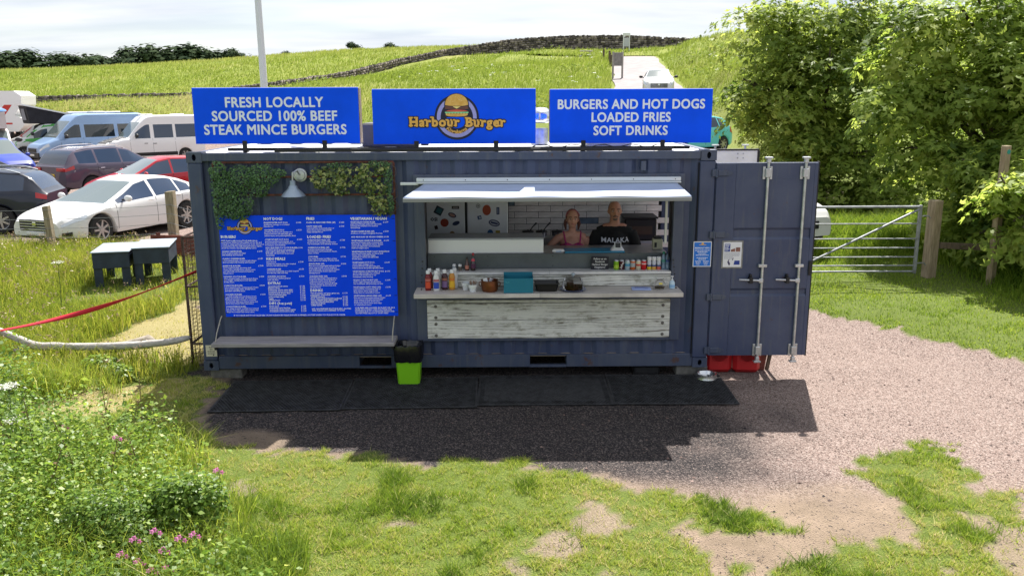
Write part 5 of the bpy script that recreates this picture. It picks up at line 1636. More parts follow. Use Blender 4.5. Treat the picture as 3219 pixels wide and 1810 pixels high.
# partly hidden vehicles behind the container
vehicle('saloon_car', 'white car whose bonnet shows over the left end of the container', 'car', place(-1.95, 20.3), heading(-.80, -.60), hatch(paint('white_paint', (.72, .72, .72)), top=[(0, .9), (.1, 1.05), (.5, 1.2), (1.05, 1.32), (1.75, 1.82), (2.2, 1.92), (3.1, 1.9), (3.6, 1.82), (3.95, 1.35), (4.1, 1.0)], belt=[(0, .8), (.3, 1.0), (1.0, 1.25), (2, 1.3), (3.2, 1.32), (4.1, 1.05)]), 'cars in the car park')
vehicle('panel_van', 'grey van glimpsed between the left and middle signs', 'van', place(1.4, 24.5), heading(-.6, -.8), van(paint('grey_van_paint', (.05, .06, .07)), **low), 'vans in the car park')
vehicle('hatchback_car', 'turquoise car nosing out from behind the right sign', 'car', place(11.1, 25.4), heading(-.80, -.60), hatch(paint('turquoise_paint', (.10, .52, .52))), 'cars in the car park')
vehicle('sport_utility_car', 'white car with dark lower bumper behind the metal gate', 'car', place(8.42, 8.3), heading(.42, -.91), suv(paint('pearl_white_paint', (.66, .66, .64)), mirror_m=m_chrome,
        patches=[('headlamp', (.05, .55, 4.0, 5.7), m_lens), ('tail_lamp', (4.20, 4.49, 4.0, 5.2), m_red), ('bumper_trim', (.02, .5, .1, 2.6), m_trimb), ('sill_trim', (1.3, 3.2, .2, 1.3), m_trimb)], front=[('grille', -.36, .36, .55, .70, m_trimb, .03, 4), ('number_plate', -.26, .26, .45, .55, m_ply_w, .045)]), 'cars in the car park')
vehicle('sport_utility_car', 'small white car driving down the hill road', 'car', (12.5, 40.3, 3.42), heading(-.14, -.99), hatch(paint('white_paint_road', (.66, .66, .66)), mirror_m=m_trimb), 'cars on the road')
# ------------------------------------------------------------------ props around the container
m_post = mat('weathered_post', (.20, .16, .10), .9, col2=(.33, .28, .19), scale=5, stretch=(6, 6, 1), bump=.4, bscale=30)
m_posts2 = mat('sawn_timber', (.22, .17, .10), .85, col2=(.34, .27, .18), scale=4, stretch=(6, 6, 1), bump=.3)
m_postd = mat('dark_timber', (.10, .075, .05), .9, var=.3, scale=6, stretch=(6, 6, 1), bump=.3)
m_wire = mat('fence_wire', (.30, .30, .31), .45, metal=.8)
for x, y, h, w, lean, lab in ((-6.06, 8.2, 1.02, .062, -.05, 'leaning square fence post in front of the white saloon bonnet'), (-3.42, 8.1, 1.33, .085, .0, 'thick mossy fence post beside the white saloon door'), (-9.6, 8.3, 1.0, .06, .02, 'fence post at the far left beyond the long grass')):
    q = MB(); q.add([(-w, -w, -.3), (w, -w, -.3), (w, w, -.3), (-w, w, -.3), (-w + lean, -w, h - .02), (w + lean, -w, h), (w + lean, w, h), (-w + lean, w, h - .02)], [(0, 3, 2, 1), (4, 5, 6, 7), (0, 1, 5, 4), (1, 2, 6, 5), (2, 3, 7, 6), (3, 0, 4, 7)])
    o = q.build('fence_post', m_post); o.location = (x, y, tz(x, y)); tag(o, lab, 'fence post', 'posts of the wire fence')
for i, (z, lab) in enumerate(((.95, 'top'), (.76, 'second'), (.56, 'third'), (.36, 'lowest'))):
    q = MB(); pts = []
    P_ = [(-14, 8.4, z - .05), (-9.6, 8.23, z), (-6.22, 8.13, z - .02), (-3.42, 8.01, z + .1), (-2.3, 7.4, z)]
    for a, b in zip(P_[:-1], P_[1:]):
        for k in range(6):
            t = k / 6
            pts.append((a[0] + (b[0] - a[0]) * t, a[1] + (b[1] - a[1]) * t, a[2] + (b[2] - a[2]) * t - .03 * math.sin(math.pi * t)))
    pts.append(P_[-1])
    q.tube(pts, .0045, 5); o = q.build('fence_wire', m_wire); tag(o, '%s strand of wire of the fence before the white saloon' % lab, 'wire', 'strands of the wire fence')
# two navy tables side by side
m_tabt = mat('pale_table_top', (.24, .28, .33), .5, var=.12, scale=4)
m_crate = mat('crate_navy', (.020, .032, .055), .55, var=.25, scale=6)
def crate(label, x, y, rz, w, d, h):
    r = thing('crate_table', label, 'table', (x, y, tz(x, y)), rz, 'navy crate tables in the long grass')
    MB().bbox(-w / 2 - .02, w / 2 + .02, -d / 2 - .03, d / 2 + .02, h - .02, h, .004).build('table_top', m_tabt, r)
    for nm, a in (('apron', (-w / 2, w / 2, -d / 2, -d / 2 + .025)), ('apron', (-w / 2, w / 2, d / 2 - .025, d / 2)), ('apron', (-w / 2, -w / 2 + .025, -d / 2 + .026, d / 2 - .026)), ('apron', (w / 2 - .025, w / 2, -d / 2 + .026, d / 2 - .026))):
        MB().bbox(*a, h - .30, h - .021, .003).build(nm, m_crate, r)
    for sx in (-1, 1):
        for sy in (-1, 1):
            MB().bbox(min(sx * w / 2, sx * (w / 2 - .14)), max(sx * w / 2, sx * (w / 2 - .14)), min(sy * (d / 2 - .027), sy * (d / 2 - .06)), max(sy * (d / 2 - .027), sy * (d / 2 - .06)), -.05, h - .301, .003).build('leg', m_crate, r)
crate('left of two navy crate tables, its pale top shifted forward', -3.47, 5.50, R(13), .60, 1.0, .64)
crate('right of two navy crate tables, nearest the container', -2.84, 5.70, R(13), .60, .95, .67)
# reddish timber edging
q = MB()
ed = thing('timber_edging', 'low reddish brown board edging behind the navy tables', 'edging', (-2.35, 7.6, tz(-2.35, 7.6)), R(-4))
m_redw = mat('red_brown_timber', (.16, .045, .03), .85, var=.35, scale=5, stretch=(1, 1, 8), bump=.3)
for k in range(3): MB().bbox(-1.4, 2.2, -.02, .02, .16 * k - .02, .16 * k + .135, .006).build('board', m_redw, ed)
for x in (-1.3, .3, 2.0): MB().bbox(x, x + .07, .021, .09, -.1, .5, .006).build('peg', m_redw, ed)
# wire cage
m_cage = mat('rusty_cage', (.075, .045, .035), .8, var=.4, scale=12)
cg = thing('wire_cage', 'rusty wire mesh gas cage against the left end of the container', 'cage', (-.20, .9, tz(-.2, .9)))
x0, x1, y0, y1, h = -.16, .17, -.30, .75, 1.66
for a, b in ((x0, y0), (x1, y0), (x0, y1), (x1, y1)): MB().bbox(a - .013, a + .013, b - .013, b + .013, .0, h, .002).build('post', m_cage, cg)
for z in (.28, 1.02, h - .015):
    MB().bbox(x0 + .014, x1 - .014, y0 - .011, y0 + .011, z - .011, z + .011, .002).build('rail', m_cage, cg)
    MB().bbox(x0 + .014, x1 - .014, y1 - .011, y1 + .011, z - .011, z + .011, .002).build('rail', m_cage, cg)
    MB().bbox(x0 - .011, x0 + .011, y0 + .014, y1 - .014, z - .011, z + .011, .002).build('rail', m_cage, cg)
ms = MB()
for x in np.arange(x0 + .05, x1 - .01, .05): ms.box(x - .002, x + .002, y0 - .002, y0 + .002, .02, h)
for y in np.arange(y0 + .05, y1 - .01, .05): ms.box(x0 - .002, x0 + .002, y - .002, y + .002, .02, h)
for z in np.arange(.06, h, .05):
    ms.box(x0, x1, y0 - .0045, y0 - .0005, z - .002, z + .002); ms.box(x0 - .0045, x0 - .0005, y0, y1, z - .002, z + .002)
o = ms.build('mesh', m_cage, cg, smooth=None); o['kind'] = 'stuff'
# red strap
q = MB(); vs = []; fs = []; n = 40
a = Vector((-2.95, .42, .34)); b = Vector((-.20, .60, 1.10))
for i in range(n + 1):
    t = i / n
    p = a.lerp(b, t) + Vector((0, 0, -.10 * math.sin(math.pi * t)))
    tw_ = R(70) * math.sin(t * 5.2 + .6)
    w_ = .021 + .010 * math.sin(math.pi * t)
    u = Vector((0, math.sin(tw_), math.cos(tw_))) * w_
    vs += [p + u, p - u]
for i in range(n): fs.append((2 * i, 2 * i + 1, 2 * i + 3, 2 * i + 2))
q.add(vs, fs); o = q.build('webbing_strap', mat('red_webbing', (.50, .012, .03), .7, bump=.2, bscale=150)); sd = o.modifiers.new('thick', 'SOLIDIFY'); sd.thickness = .003
tag(o, 'red webbing strap stretched from the driftwood to the cage', 'strap')
# driftwood branch
m_drift = mat('bleached_driftwood', (.30, .28, .26), .8, col2=(.50, .47, .45), scale=6, stretch=(2, 8, 8), bump=.5, bscale=25)
q = MB()
pts = [(-3.1, .6, .52), (-2.8, .56, .38), (-2.52, .53, .27), (-2.35, .52, .20), (-2.23, .51, .16), (-2.07, .5, .17), (-1.71, .47, .165), (-1.29, .43, .185), (-.98, .41, .20), (-.67, .38, .235), (-.42, .36, .275), (-.25, .35, .32)]
q.tube(pts, [.035, .042, .045, .048, .052, .052, .050, .050, .048, .048, .045, .03], 12)
o = q.build('driftwood_branch', m_drift); tag(o, 'long bleached driftwood branch lying across the grass by the cage', 'branch')
dp = o.modifiers.new('s', 'SUBSURF'); dp.levels = 1; dp.render_levels = 1
tx = bpy.data.textures.new('knots', 'CLOUDS'); tx.noise_scale = .12
ds = o.modifiers.new('d', 'DISPLACE'); ds.texture = tx; ds.strength = .02
q = MB(); q.tube([(-2.35, .52, .20), (-2.45, .47, .14), (-2.52, .44, .13)], [.03, .024, .018], 8); sb_ = q.build('side_shoot', m_drift, o)
q = MB(); q.tube([(-1.75, .80, .02), (-1.4, .78, .07), (-1.12, .74, .13), (-.95, .72, .17), (-.88, .71, .15)], [.05, .06, .075, .085, .05], 12)
o = q.build('driftwood_log', mat('grey_log', (.20, .17, .13), .9, col2=(.36, .32, .27), scale=7, bump=.6, bscale=20)); o.location = (0, 0, -.01)
ds = o.modifiers.new('d', 'DISPLACE'); ds.texture = tx; ds.strength = .05
tag(o, 'short gnarled log behind the driftwood branch', 'log')
# bin
bi = thing('waste_bin', 'lime green bin lined with a black bag below the hatch', 'bin', (2.485, -.165, -.098))
gb = MB(); n = 4
m_lime = mat('lime_plastic', (.19, .50, .012), .4)
def taper(mb, w0, d0, w1, d1, z0, z1, b=.02):
    def ring(w, d, z): return [(-w + b, -d, z), (w - b, -d, z), (w, -d + b, z), (w, d - b, z), (w - b, d, z), (-w + b, d, z), (-w, d - b, z), (-w, -d + b, z)]
    r0, r1 = ring(w0, d0, z0), ring(w1, d1, z1)
    vs = r0 + r1; fs = [tuple(range(7, -1, -1))] + [(i, (i + 1) % 8, 8 + (i + 1) % 8, 8 + i) for i in range(8)]
    mb.add(vs, fs)
taper(gb, .125, .105, .155, .13, 0, .44); gb.build('bucket', m_lime, bi)
bg_ = MB(); vs = []; fs = []; N_ = 40
rings = [(.160, .135, .27), (.166, .141, .34), (.170, .145, .43), (.165, .14, .47), (.13, .11, .47), (.10, .09, .40), (.02, .02, .36)]
for j, (w, d, z) in enumerate(rings):
    for k in range(N_):
        t = 2 * math.pi * k / N_
        c, s_ = math.cos(t), math.sin(t)
        f = 1 / (abs(c) ** 6 + abs(s_) ** 6) ** (1 / 6)
        wob = 1 + random.uniform(-.035, .035)
        vs.append((c * f * w * wob, s_ * f * d * wob, z + random.uniform(-.012, .012) * (.5 if j == 0 else 1)))
for j in range(len(rings) - 1):
    for k in range(N_):
        k2 = (k + 1) % N_; fs.append((j * N_ + k, j * N_ + k2, (j + 1) * N_ + k2, (j + 1) * N_ + k))
bg_.add(vs, fs); bg_.build('bin_bag', mat('black_polythene', (.008, .008, .01), .22, spec=.7), bi, smooth=60)
# jerrycans
m_jerry = mat('red_plastic', (.42, .012, .015), .42, var=.08)
def jerry(label, x, y, rz):
    r = thing('water_drum', label, 'water drum', (x, y, -.118), rz, 'red drums beside the open door')
    q = MB(); q.bbox(-.165, .165, -.14, .14, 0, .40, .045); q.build('drum', m_jerry, r)
    q = MB(); q.lathe([(.088, .0), (.092, -.007), (.098, -.007), (.102, 0)], (0, -.1405, .235), 28, axis='y'); q.build('embossed_ring', m_jerry, r)
    q = MB(); q.tube([(-.09, 0, .40), (-.08, 0, .45), (.08, 0, .45), (.09, 0, .40)], .016, 8); q.build('handle', m_jerry, r)
    MB().lathe([(.04, .40), (.04, .44), (0, .442)], (.11, .07, 0), 14).build('cap', m_trimb, r)
jerry('left red water drum under the open door, nearest the container', 6.235, .26, R(2))
jerry('right red water drum under the open door', 6.585, .25, R(-3))
q = MB(); q.bbox(-.05, .05, -.02, .02, 0, .9, .004, Matrix.Rotation(R(7), 4, 'Y')); q.bbox(.06, .10, -.02, .02, 0, .9, .004, Matrix.Rotation(R(9), 4, 'Y'))
lb = thing('leaning_board', 'dark brown board leaning beside the right red drum', 'board', (6.80, .25, -.12))
MB().bbox(-.05, .03, -.02, .02, 0, .9, .004, Matrix.Rotation(R(7), 4, 'Y')).build('plank', m_redw, lb)
MB().bbox(.045, .085, -.02, .02, 0, .9, .004, Matrix.Rotation(R(9), 4, 'Y')).build('plank', m_postd, lb)
q = MB(); q.lathe([(.001, .012), (.085, .012), (.105, .05), (.125, .056), (.125, .05), (.135, .0), (.13, -.004), (.001, -.002)], (0, 0, 0), 28)
o = q.build('dog_bowl', mat('bowl_steel', (.6, .62, .65), .18, metal=.95)); o.location = (6.03, -.10, -.096); tag(o, 'shiny steel dog bowl on the right end of the mats', 'bowl')
# white pole
q = MB(); q.tube([(0, 0, 0), (0, 0, 4), (-.04, 0, 10.5)], [.098, .088, .07], 16)
o = q.build('flag_pole', mat('white_pole_paint', (.62, .65, .68), .35)); o.location = (-2.46, 12.3, tz(-2.46, 12.3)); tag(o, 'tall white pole rising behind the left roof sign', 'pole')
# field gate
m_gate = mat('galvanised_gate', (.26, .27, .28), .5, metal=.6, var=.25, scale=9)
gt = thing('field_gate', 'galvanised seven-bar field gate on the right', 'gate', (10.74, 4.6, tz(10.74, 4.6)))
for z, r_ in ((1.28, .022), (.99, .012), (.73, .012), (.57, .012), (.41, .012), (.26, .012), (.155, .017)):
    MB().tube([(-2.75, 0, z), (-.02, 0, z)], r_, 10).build('bar', m_gate, gt)
MB().bbox(-.02, .03, -.028, .028, .12, 1.31, .006).build('end_post', m_gate, gt)
MB().bbox(-2.80, -2.75, -.028, .028, .12, 1.31, .006).build('end_post', m_gate, gt)
M_ = Matrix.Translation((0, -.022, 0))
MB().tube([(-1.85, -.03, .33), (-.03, -.03, 1.24)], .020, 8).build('diagonal_brace', m_gate, gt)
for z in (1.12, .3): MB().tube([(.03, 0, z), (.17, .02, z), (.2, .02, z - .04)], .011, 8).build('hinge', m_gate, gt)
for x, y, h, w, m, lab in ((11.10, 4.80, 1.36, .088, m_posts2, 'stout square gatepost at the hinge end of the field gate'), (11.86, 4.2, 2.34, .055, m_posts2, 'tall slim timber waymark post among the sycamore leaves'), (7.85, 4.7, 1.3, .09, m_posts2, 'gatepost hidden behind the open container door')):
    q = MB(); q.bbox(-w, w, -w, w, -.2, h, .008); r = q.build('gate_post', m); r.location = (x, y, tz(x, y) - .0); r.rotation_euler = (0, 0, R(18)); tag(r, lab, 'post')
    if h > 2:
        for k, (dz, mm) in enumerate(((.10, mat('green_disc', (.02, .25, .2), .5)),)):
            MB().lathe([(0, -.062), (.036, -.06), (.036, -.055)], (0, 0, h - dz), 16, axis='y').build('waymark_disc', mm, r)
            MB().lathe([(.062, .0), (.06, .036)][::-1] if False else [(0, .062), (.036, .06), (.036, .055)], (0, 0, h - dz), 16, axis='x').build('waymark_disc', mat('blue_disc', (.02, .12, .4), .5), r)
rl_ = thing('fence_rail', 'low dark rail between the gatepost and the waymark post', 'rail', (11.5, 4.7, tz(11.5, 4.7)), R(-20))
MB().bbox(-.38, .55, -.02, .02, .52, .63, .006).build('board', m_postd, rl_)
# hill furniture
m_oldw = mat('silvered_timber', (.30, .27, .26), .85, var=.2, scale=3)
sg = thing('wooden_sign', 'weathered wooden sign board on two posts beside the hill road', 'sign', (11.55, 51.0, tz(11.55, 51.0) - .1), R(10))
for s in (-1, 1): MB().bbox(s * .34 - .06, s * .34 + .06, -.05, .05, 0, 1.95, .01).build('post', m_oldw, sg)
MB().bbox(-.279, .279, -.03, .03, 1.0, 1.9, .01).build('board', mat('sign_back', (.22, .20, .20), .8, var=.15), sg)
inf = thing('information_board', 'pale grey information panel standing before the hilltop wall', 'sign', (17.62, 90.3, tz(17.62, 90.3)), R(4))
for s in (-1, 1): MB().bbox(s * .34 - .05, s * .34 + .05, -.06, .06, 0, 1.75, .01).build('post', m_trim, inf)
MB().bbox(-.285, .285, -.04, .04, .55, 1.5, .01).build('panel', mat('pale_panel', (.42, .44, .48), .5), inf); MB().bbox(-.42, .42, -.07, .07, 1.751, 2.05, .01).build('header', m_trim, inf)
for i, (x, y) in enumerate(((12.95, 72), (13.2, 69.5), (12.9, 66.5), (12.6, 63.5))):
    q = MB(); q.bbox(-.09, .09, -.09, .09, -.2, .95, .03); o = q.build('road_bollard', m_postd); o.location = (x, y, tz(x, y))
    tag(o, '%s dark timber bollard along the left edge of the hill road' % ('topmost', 'second', 'third', 'lowest')[i], 'bollard', 'bollards along the road')
q = MB(); q.bbox(-.7, .7, -.3, .3, .3, .42, .02); q.bbox(-.5, -.4, -.25, .25, -.2, .3, .01); q.bbox(.4, .5, -.25, .25, -.2, .3, .01)
o = q.build('stone_bench', mat('pale_stone', (.45, .42, .36), .9)); o.location = (12.6, 86, tz(12.6, 86) + .35); tag(o, 'pale stone bench on the grassy slope left of the road', 'bench')
# ------------------------------------------------------------------ things on the counter and shelves
CT, SH, IC = 1.0055, 1.1825, 1.3605
def bot_lathe(name, label, cat, x, y, z, parts, group=None, n=18, sy=1.0):
    r = thing(name, label, cat, (x, y, z), 0, group)
    for nm, prof, m in parts: MB().lathe(prof, (0, 0, 0), n, sy=sy).build(nm, m, r)
    return r
m_wcap = mat('white_cap', (.70, .71, .73), .4)
def squeezy(label, x, y, body, lab1, lab2, z=CT, h=.21):
    r = bot_lathe('sauce_bottle', label, 'bottle', x, y, z, [
        ('bottle_body', [(.0, 0), (.034, .002), (.036, .012), (.036, .06), (.032, .09), (.034, .12), (.036, .15), (.026, .185), (.018, .195)], body),
        ('cap', [(.020, .196), (.023, .198), (.023, .232), (.018, .238), (0, .238)], m_wcap)], 'squeezy sauces on the counter', sy=.78)
    if lab1:
        q = MB(); vs = []; n = 8
        for (z0, z1, mm, nm) in ((.03, .105, lab1, 'label'), (.112, .140, lab2, 'label_band')):
            q = MB(); vs = []; fs = []
            for i in range(n + 1):
                t = math.pi * (1.18 + .64 * i / n)
                for zz_ in (z0, z1):
                    rr = .0375 if zz_ < .07 or zz_ > .11 else .036
                    vs.append((rr * math.cos(t), rr * .78 * math.sin(t), zz_))
            for i in range(n): fs.append((2 * i, 2 * i + 2, 2 * i + 3, 2 * i + 1))
            q.add(vs, fs); q.build(nm, mm, r)
lab = lambda n, c: mat(n, c, .5)
mk, my, mbr, mmu = mat('ketchup', (.16, .008, .010), .25), mat('mayo', (.62, .62, .62), .35), mat('brown_sauce', (.045, .012, .016), .25), mat('mustard', (.50, .22, .03), .3)
squeezy('red ketchup squeezy bottle, leftmost of the front sauces', 2.734, -.165, mk, lab('lab_red', (.55, .06, .02)), lab('lab_pink', (.45, .12, .1)))
squeezy('white mayonnaise squeezy bottle with blue label', 2.831, -.19, my, lab('lab_blue', (.015, .06, .42)), lab('lab_rose', (.4, .12, .14)))
squeezy('dark brown sauce squeezy bottle with purple label', 2.923, -.125, mbr, lab('lab_purple', (.17, .10, .24)), lab('lab_brown', (.28, .1, .07)))
squeezy('yellow mustard squeezy bottle at the right of the front sauces', 3.008, -.125, mmu, lab('lab_yellow', (.68, .40, .02)), lab('lab_orange', (.55, .15, .02)))
squeezy('spare ketchup bottle standing behind the red one', 2.742, -.055, mk, None, None)
squeezy('spare mayonnaise bottle standing behind the white one', 2.842, -.055, my, None, None)
squeezy('spare white bottle behind the mustard', 3.035, -.04, my, None, None)
m_pot = mat('white_ceramic', (.64, .67, .68), .35)
potp = [(0, 0), (.036, 0), (.042, .045), (.05, .05), (.054, .085), (.05, .086), (.046, .05), (.03, .01), (0, .01)]
bot_lathe('plant_pot', 'small white pot left behind the pot of stirrers', 'pot', 3.170, -.13, CT, [('pot', potp, m_pot)])
r = bot_lathe('plant_pot', 'white pot full of wooden stirrers on the counter', 'pot', 3.253, -.235, CT, [('pot', potp, m_pot)])
for k in range(22):
    t = random.uniform(0, 6.28); a = random.uniform(.01, .055)
    q = MB(); q.tube([(.02 * math.cos(t), .02 * math.sin(t), .03), (a * math.cos(t), a * math.sin(t), .115 + random.uniform(0, .02))], .0025, 4); q.build('stirrer', mat('stirrer_wood', (.25, .15, .10), .8) if k == 0 else bpy.data.materials['stirrer_wood'], r)
r = bot_lathe('copper_pot', 'brown copper pot holding sachets and paper', 'pot', 3.447, -.21, CT, [('pot', [(0, 0), (.085, 0), (.097, .03), (.1, .09), (.096, .128), (.102, .132), (.094, .13), (.092, .04), (0, .02)], mat('aged_copper', (.17, .055, .02), .38, metal=.55, var=.25, scale=9))], n=28)
for s in (-1, 1): MB().tube([(s * .098, 0, .11), (s * .122, 0, .1), (s * .122, 0, .07), (s * .1, 0, .055)], .006, 8).build('handle', bpy.data.materials['aged_copper'], r)
for k in range(7):
    q = MB(); a = random.uniform(-.06, .06); b = random.uniform(-.05, .05); q.bbox(-.025, .025, -.002, .002, 0, .07, .001, Matrix.Translation((a, b, .07 + .01 * k % .03)) @ Matrix.Rotation(random.uniform(-.6, .6), 4, 'Y') @ Matrix.Rotation(random.uniform(0, 3), 4, 'Z')); q.build('sachet', m_paper if k % 2 else m_redw, r)
# teal box
m_teal = mat('teal_plastic', (.004, .155, .235), .5)
r = thing('teal_box', 'open teal box standing in the middle of the counter', 'box', (3.778, -.225, CT))
w, d, h = .168, .105, .17
MB().bbox(-w, w, -d, -d + .006, 0, h, .002).build('front_panel', m_teal, r); MB().bbox(-w, w, d - .006, d, 0, h + .035, .002).build('back_panel', m_teal, r)
MB().bbox(-w, -w + .006, -d + .0065, d - .0065, 0, h + .01, .002).build('side_panel', m_teal, r); MB().bbox(w - .006, w, -d + .0065, d - .0065, 0, h + .01, .002).build('side_panel', m_teal, r)
MB().box(-w + .007, w - .007, -d + .007, d - .007, .002, .01).build('bottom_panel', m_teal, r)
q = MB(); q.tube([(-.15, -d - .0015, .138), (-.145, -d - .0015, .115), (-.138, -d - .0015, .137), (-.13, -d - .0015, .116), (-.118, -d - .0015, .128), (-.105, -d - .0015, .124)], .0018, 4); q.build('scribble', mat('scribble', (.1, .5, .6), .5), r)
# black tray
r = thing('black_tray', 'empty black tray between the teal box and the cake dome', 'tray', (4.104, -.19, CT))
q = MB(); taper(q, .115, .075, .14, .10, 0, .095); o = q.build('tray', mat('smoked_plastic', (.012, .011, .010), .3), r)
MB().bbox(-.15, .15, -.108, -.098, .088, .10, .003).build('rim', m_trimb, r); MB().bbox(-.15, .15, .098, .108, .088, .10, .003).build('rim', m_trimb, r)
# cake dome
m_clear = mat('clear_glass', (1, 1, 1), .02, trans=1.0, ior=1.2, spec=.5)
r = thing('cake_dome', 'glass cake dome over brown traybakes on a plate', 'cake stand', (4.413, -.19, CT))
MB().lathe([(0, .004), (.10, .004), (.15, .014), (.152, .018), (.10, .010), (0, .010)], (0, 0, 0), 36).build('plate', mat('blue_glass_plate', (.10, .13, .30), .15, coat=.5), r)
MB().lathe([(.115, .02), (.117, .09), (.108, .125), (.08, .148), (.03, .158), (.0, .158)], (0, 0, 0), 36).build('dome', m_clear, r)
MB().lathe([(.008, .158), (.008, .168), (.022, .178), (.024, .19), (.014, .202), (0, .204)], (0, 0, 0), 18).build('knob', mat('frosted_knob', (.35, .42, .5), .2), r)
for k, (a, b, c, mm) in enumerate(((-.045, -.02, 0, 'cake_brown'), (.015, -.03, 0, 'cake_brown'), (-.03, -.02, .045, 'cake_brown'), (.06, -.02, 0, 'cake_pale'), (.06, -.02, .03, 'cake_pale'), (.03, .03, .01, 'cake_brown'))):
    cm = bpy.data.materials.get(mm) or mat(mm, (.28, .13, .045) if mm == 'cake_brown' else (.50, .34, .18), .8, var=.3, scale=40)
    q = MB(); q.bbox(a - .034, a + .034, b - .03, b + .03, .012 + c, .012 + c + (.04 if mm == 'cake_brown' else .026), .005); q.build('cake', cm, r)
# cards, jar, sanitiser
r = thing('paper_pad', 'blue and white order pad lying on the counter', 'pad', (5.21, -.16, CT), R(-3))
MB().bbox(-.11, .11, -.06, .06, 0, .016, .002).build('pad', mat('pale_blue_paper', (.33, .42, .72), .6), r)
q = MB()
for i in range(4): bars(q, 0, 0, -.015 + .018 * i, .15, .008)
q.v = [(a, b2 - .01, .0168) for a, _, b2 in q.v]; q.build('print', mat('order_ink', (.02, .05, .4), .6), r, smooth=None)
r = bot_lathe('tip_jar', 'round glass tip jar with coins near the sanitiser', 'jar', 5.425, -.15, CT, [('glass', [(0, .001), (.045, .002), (.064, .03), (.066, .06), (.048, .095), (.034, .105), (.045, .125), (.043, .126), (.032, .106)], m_clear), ('coins', [(0, .006), (.05, .008), (.058, .03), (.03, .038), (0, .04)], mat('coins', (.22, .17, .12), .4, metal=.6, var=.6, scale=60))], n=24)
MB().tube([(.03, 0, .12), (.06, 0, .135), (.085, 0, .115), (.085, 0, .07), (.06, 0, .045)], .006, 8).build('handle', m_clear, r)
MB().bbox(-.02, .02, -.068, -.064, .065, .085, .001).build('tag', mat('yellow_tag', (.75, .62, .12), .5), r)
bot_lathe('hand_sanitiser', 'clear pump bottle of hand sanitiser at the counter end', 'bottle', 5.571, -.14, CT, [('bottle_body', [(0, 0), (.032, .001), (.033, .07), (.026, .09), (.012, .098)], mat('pale_gel', (.45, .60, .72), .15, coat=.4)), ('pump', [(.012, .098), (.014, .112), (.005, .115), (.005, .135), (.014, .137), (.016, .15), (0, .152)], m_wcap), ('label', [(.0335, .015), (.0335, .05)], mat('gel_label', (.25, .45, .68), .5))], sy=.8)
# shelf
salt = [('jar', [(0, 0), (.022, .001), (.023, .045), (.017, .052)], mat('shaker_glass', (.32, .36, .40), .15)), ('lid', [(.019, .052), (.021, .055), (.020, .075), (.010, .08), (0, .08)], m_wcap)]
bot_lathe('salt_shaker', 'salt shaker with white lid on the upper shelf', 'shaker', 3.022, .12, SH, salt)
bot_lathe('pepper_shaker', 'pepper shaker with white lid beside the salt', 'shaker', 3.091, .11, SH, [('jar', salt[0][1], mat('pepper', (.12, .10, .085), .4, var=.4, scale=80)), salt[1]])
bot_lathe('brown_sauce_bottle', 'small brown sauce bottle on the upper shelf', 'bottle', 3.174, .12, SH, [('bottle_body', [(0, 0), (.024, .001), (.025, .075), (.012, .115), (.011, .14)], mat('amber_glass', (.07, .022, .014), .15, coat=.5)), ('cap', [(.013, .14), (.013, .163), (0, .165)], m_trimb), ('label', [(.0256, .02), (.0256, .062)], lab('lab_salmon', (.45, .18, .13)))])
bot_lathe('relish_bottle', 'tall dark bottle with red neck label beside the brown sauce', 'bottle', 3.248, .11, SH, [('bottle_body', [(0, 0), (.027, .001), (.028, .095), (.014, .145), (.012, .19)], mat('dark_glass', (.02, .008, .012), .12, coat=.5)), ('cap', [(.014, .185), (.014, .212), (0, .214)], lab('red_cap', (.35, .02, .04))), ('label', [(.0287, .03), (.0287, .085)], lab('lab_navyred', (.08, .02, .06))), ('neck_label', [(.023, .115), (.0155, .145)], lab('lab_redneck', (.55, .06, .10)))])
r = thing('chalkboard', 'small chalkboard with handwritten chalk on the upper shelf', 'chalkboard', (4.757, .135, SH))
MB().bbox(-.105, .105, 0, .012, 0, .152, .003).build('slate', mat('slate_board', (.012, .012, .02), .6), r)
q = MB()
for i, l in enumerate(('Follow us on', 'Facebook', 'Harbour Burger', 'Kingsbarns')): put_text(q, l, 0, -.0015, .118 - .034 * i, .032, offset=.0006, res=2, sx=.92)
q.build('chalk_writing', mat('chalk', (.62, .62, .62), .8), r, smooth=None)
can_prof = [(0, .002), (.024, .0), (.031, .010), (.0315, .105)]
def can(label, x, col, band=None, bandp=(.03, .085), txt=None):
    cm = mat('can_print', col, .3, metal=.25)
    r = bot_lathe('drink_can', label, 'can', x, .115, SH, [('can_body', can_prof, cm), ('can_top', [(.0315, .105), (.027, .117), (.025, .117), (.024, .114), (0, .114)], m_alloy)], 'drink cans on the upper shelf', n=22)
    if band: MB().lathe([(.0320, bandp[0]), (.0320, bandp[1])], (0, 0, 0), 22).build('can_band', mat('can_band', band, .4), r)
    if txt:
        vs, fs = text_mb(txt[0], txt[1], align='CENTER', offset=.0012, res=1)
        q = MB(); rot = txt[3] if len(txt) > 3 else 0
        vv = []
        for a, b in vs:
            b -= txt[1] * .3
            a, b = a * math.cos(rot) - b * math.sin(rot), a * math.sin(rot) + b * math.cos(rot)
            a = max(min(a, .031), -.031)
            vv.append((a, -math.sqrt(max(.0326 ** 2 - a * a, 0)), .058 + b))
        q.add(vv, fs); q.build('can_lettering', mat('can_lettering', txt[2], .5), r, smooth=None)
can('lime green drink can, leftmost of the row', 4.950, (.20, .42, .02), (.36, .52, .04), (.02, .06))
can('dark maroon drink can with big white letters', 5.014, (.07, .008, .016), None, txt=('DrPep', .034, (.75, .75, .75), R(70)))
can('silver and blue drink can', 5.082, (.40, .50, .55), (.06, .25, .42), (.045, .075))
can('orange drink can with grey label', 5.146, (.55, .13, .03), (.32, .34, .36), (.035, .085))
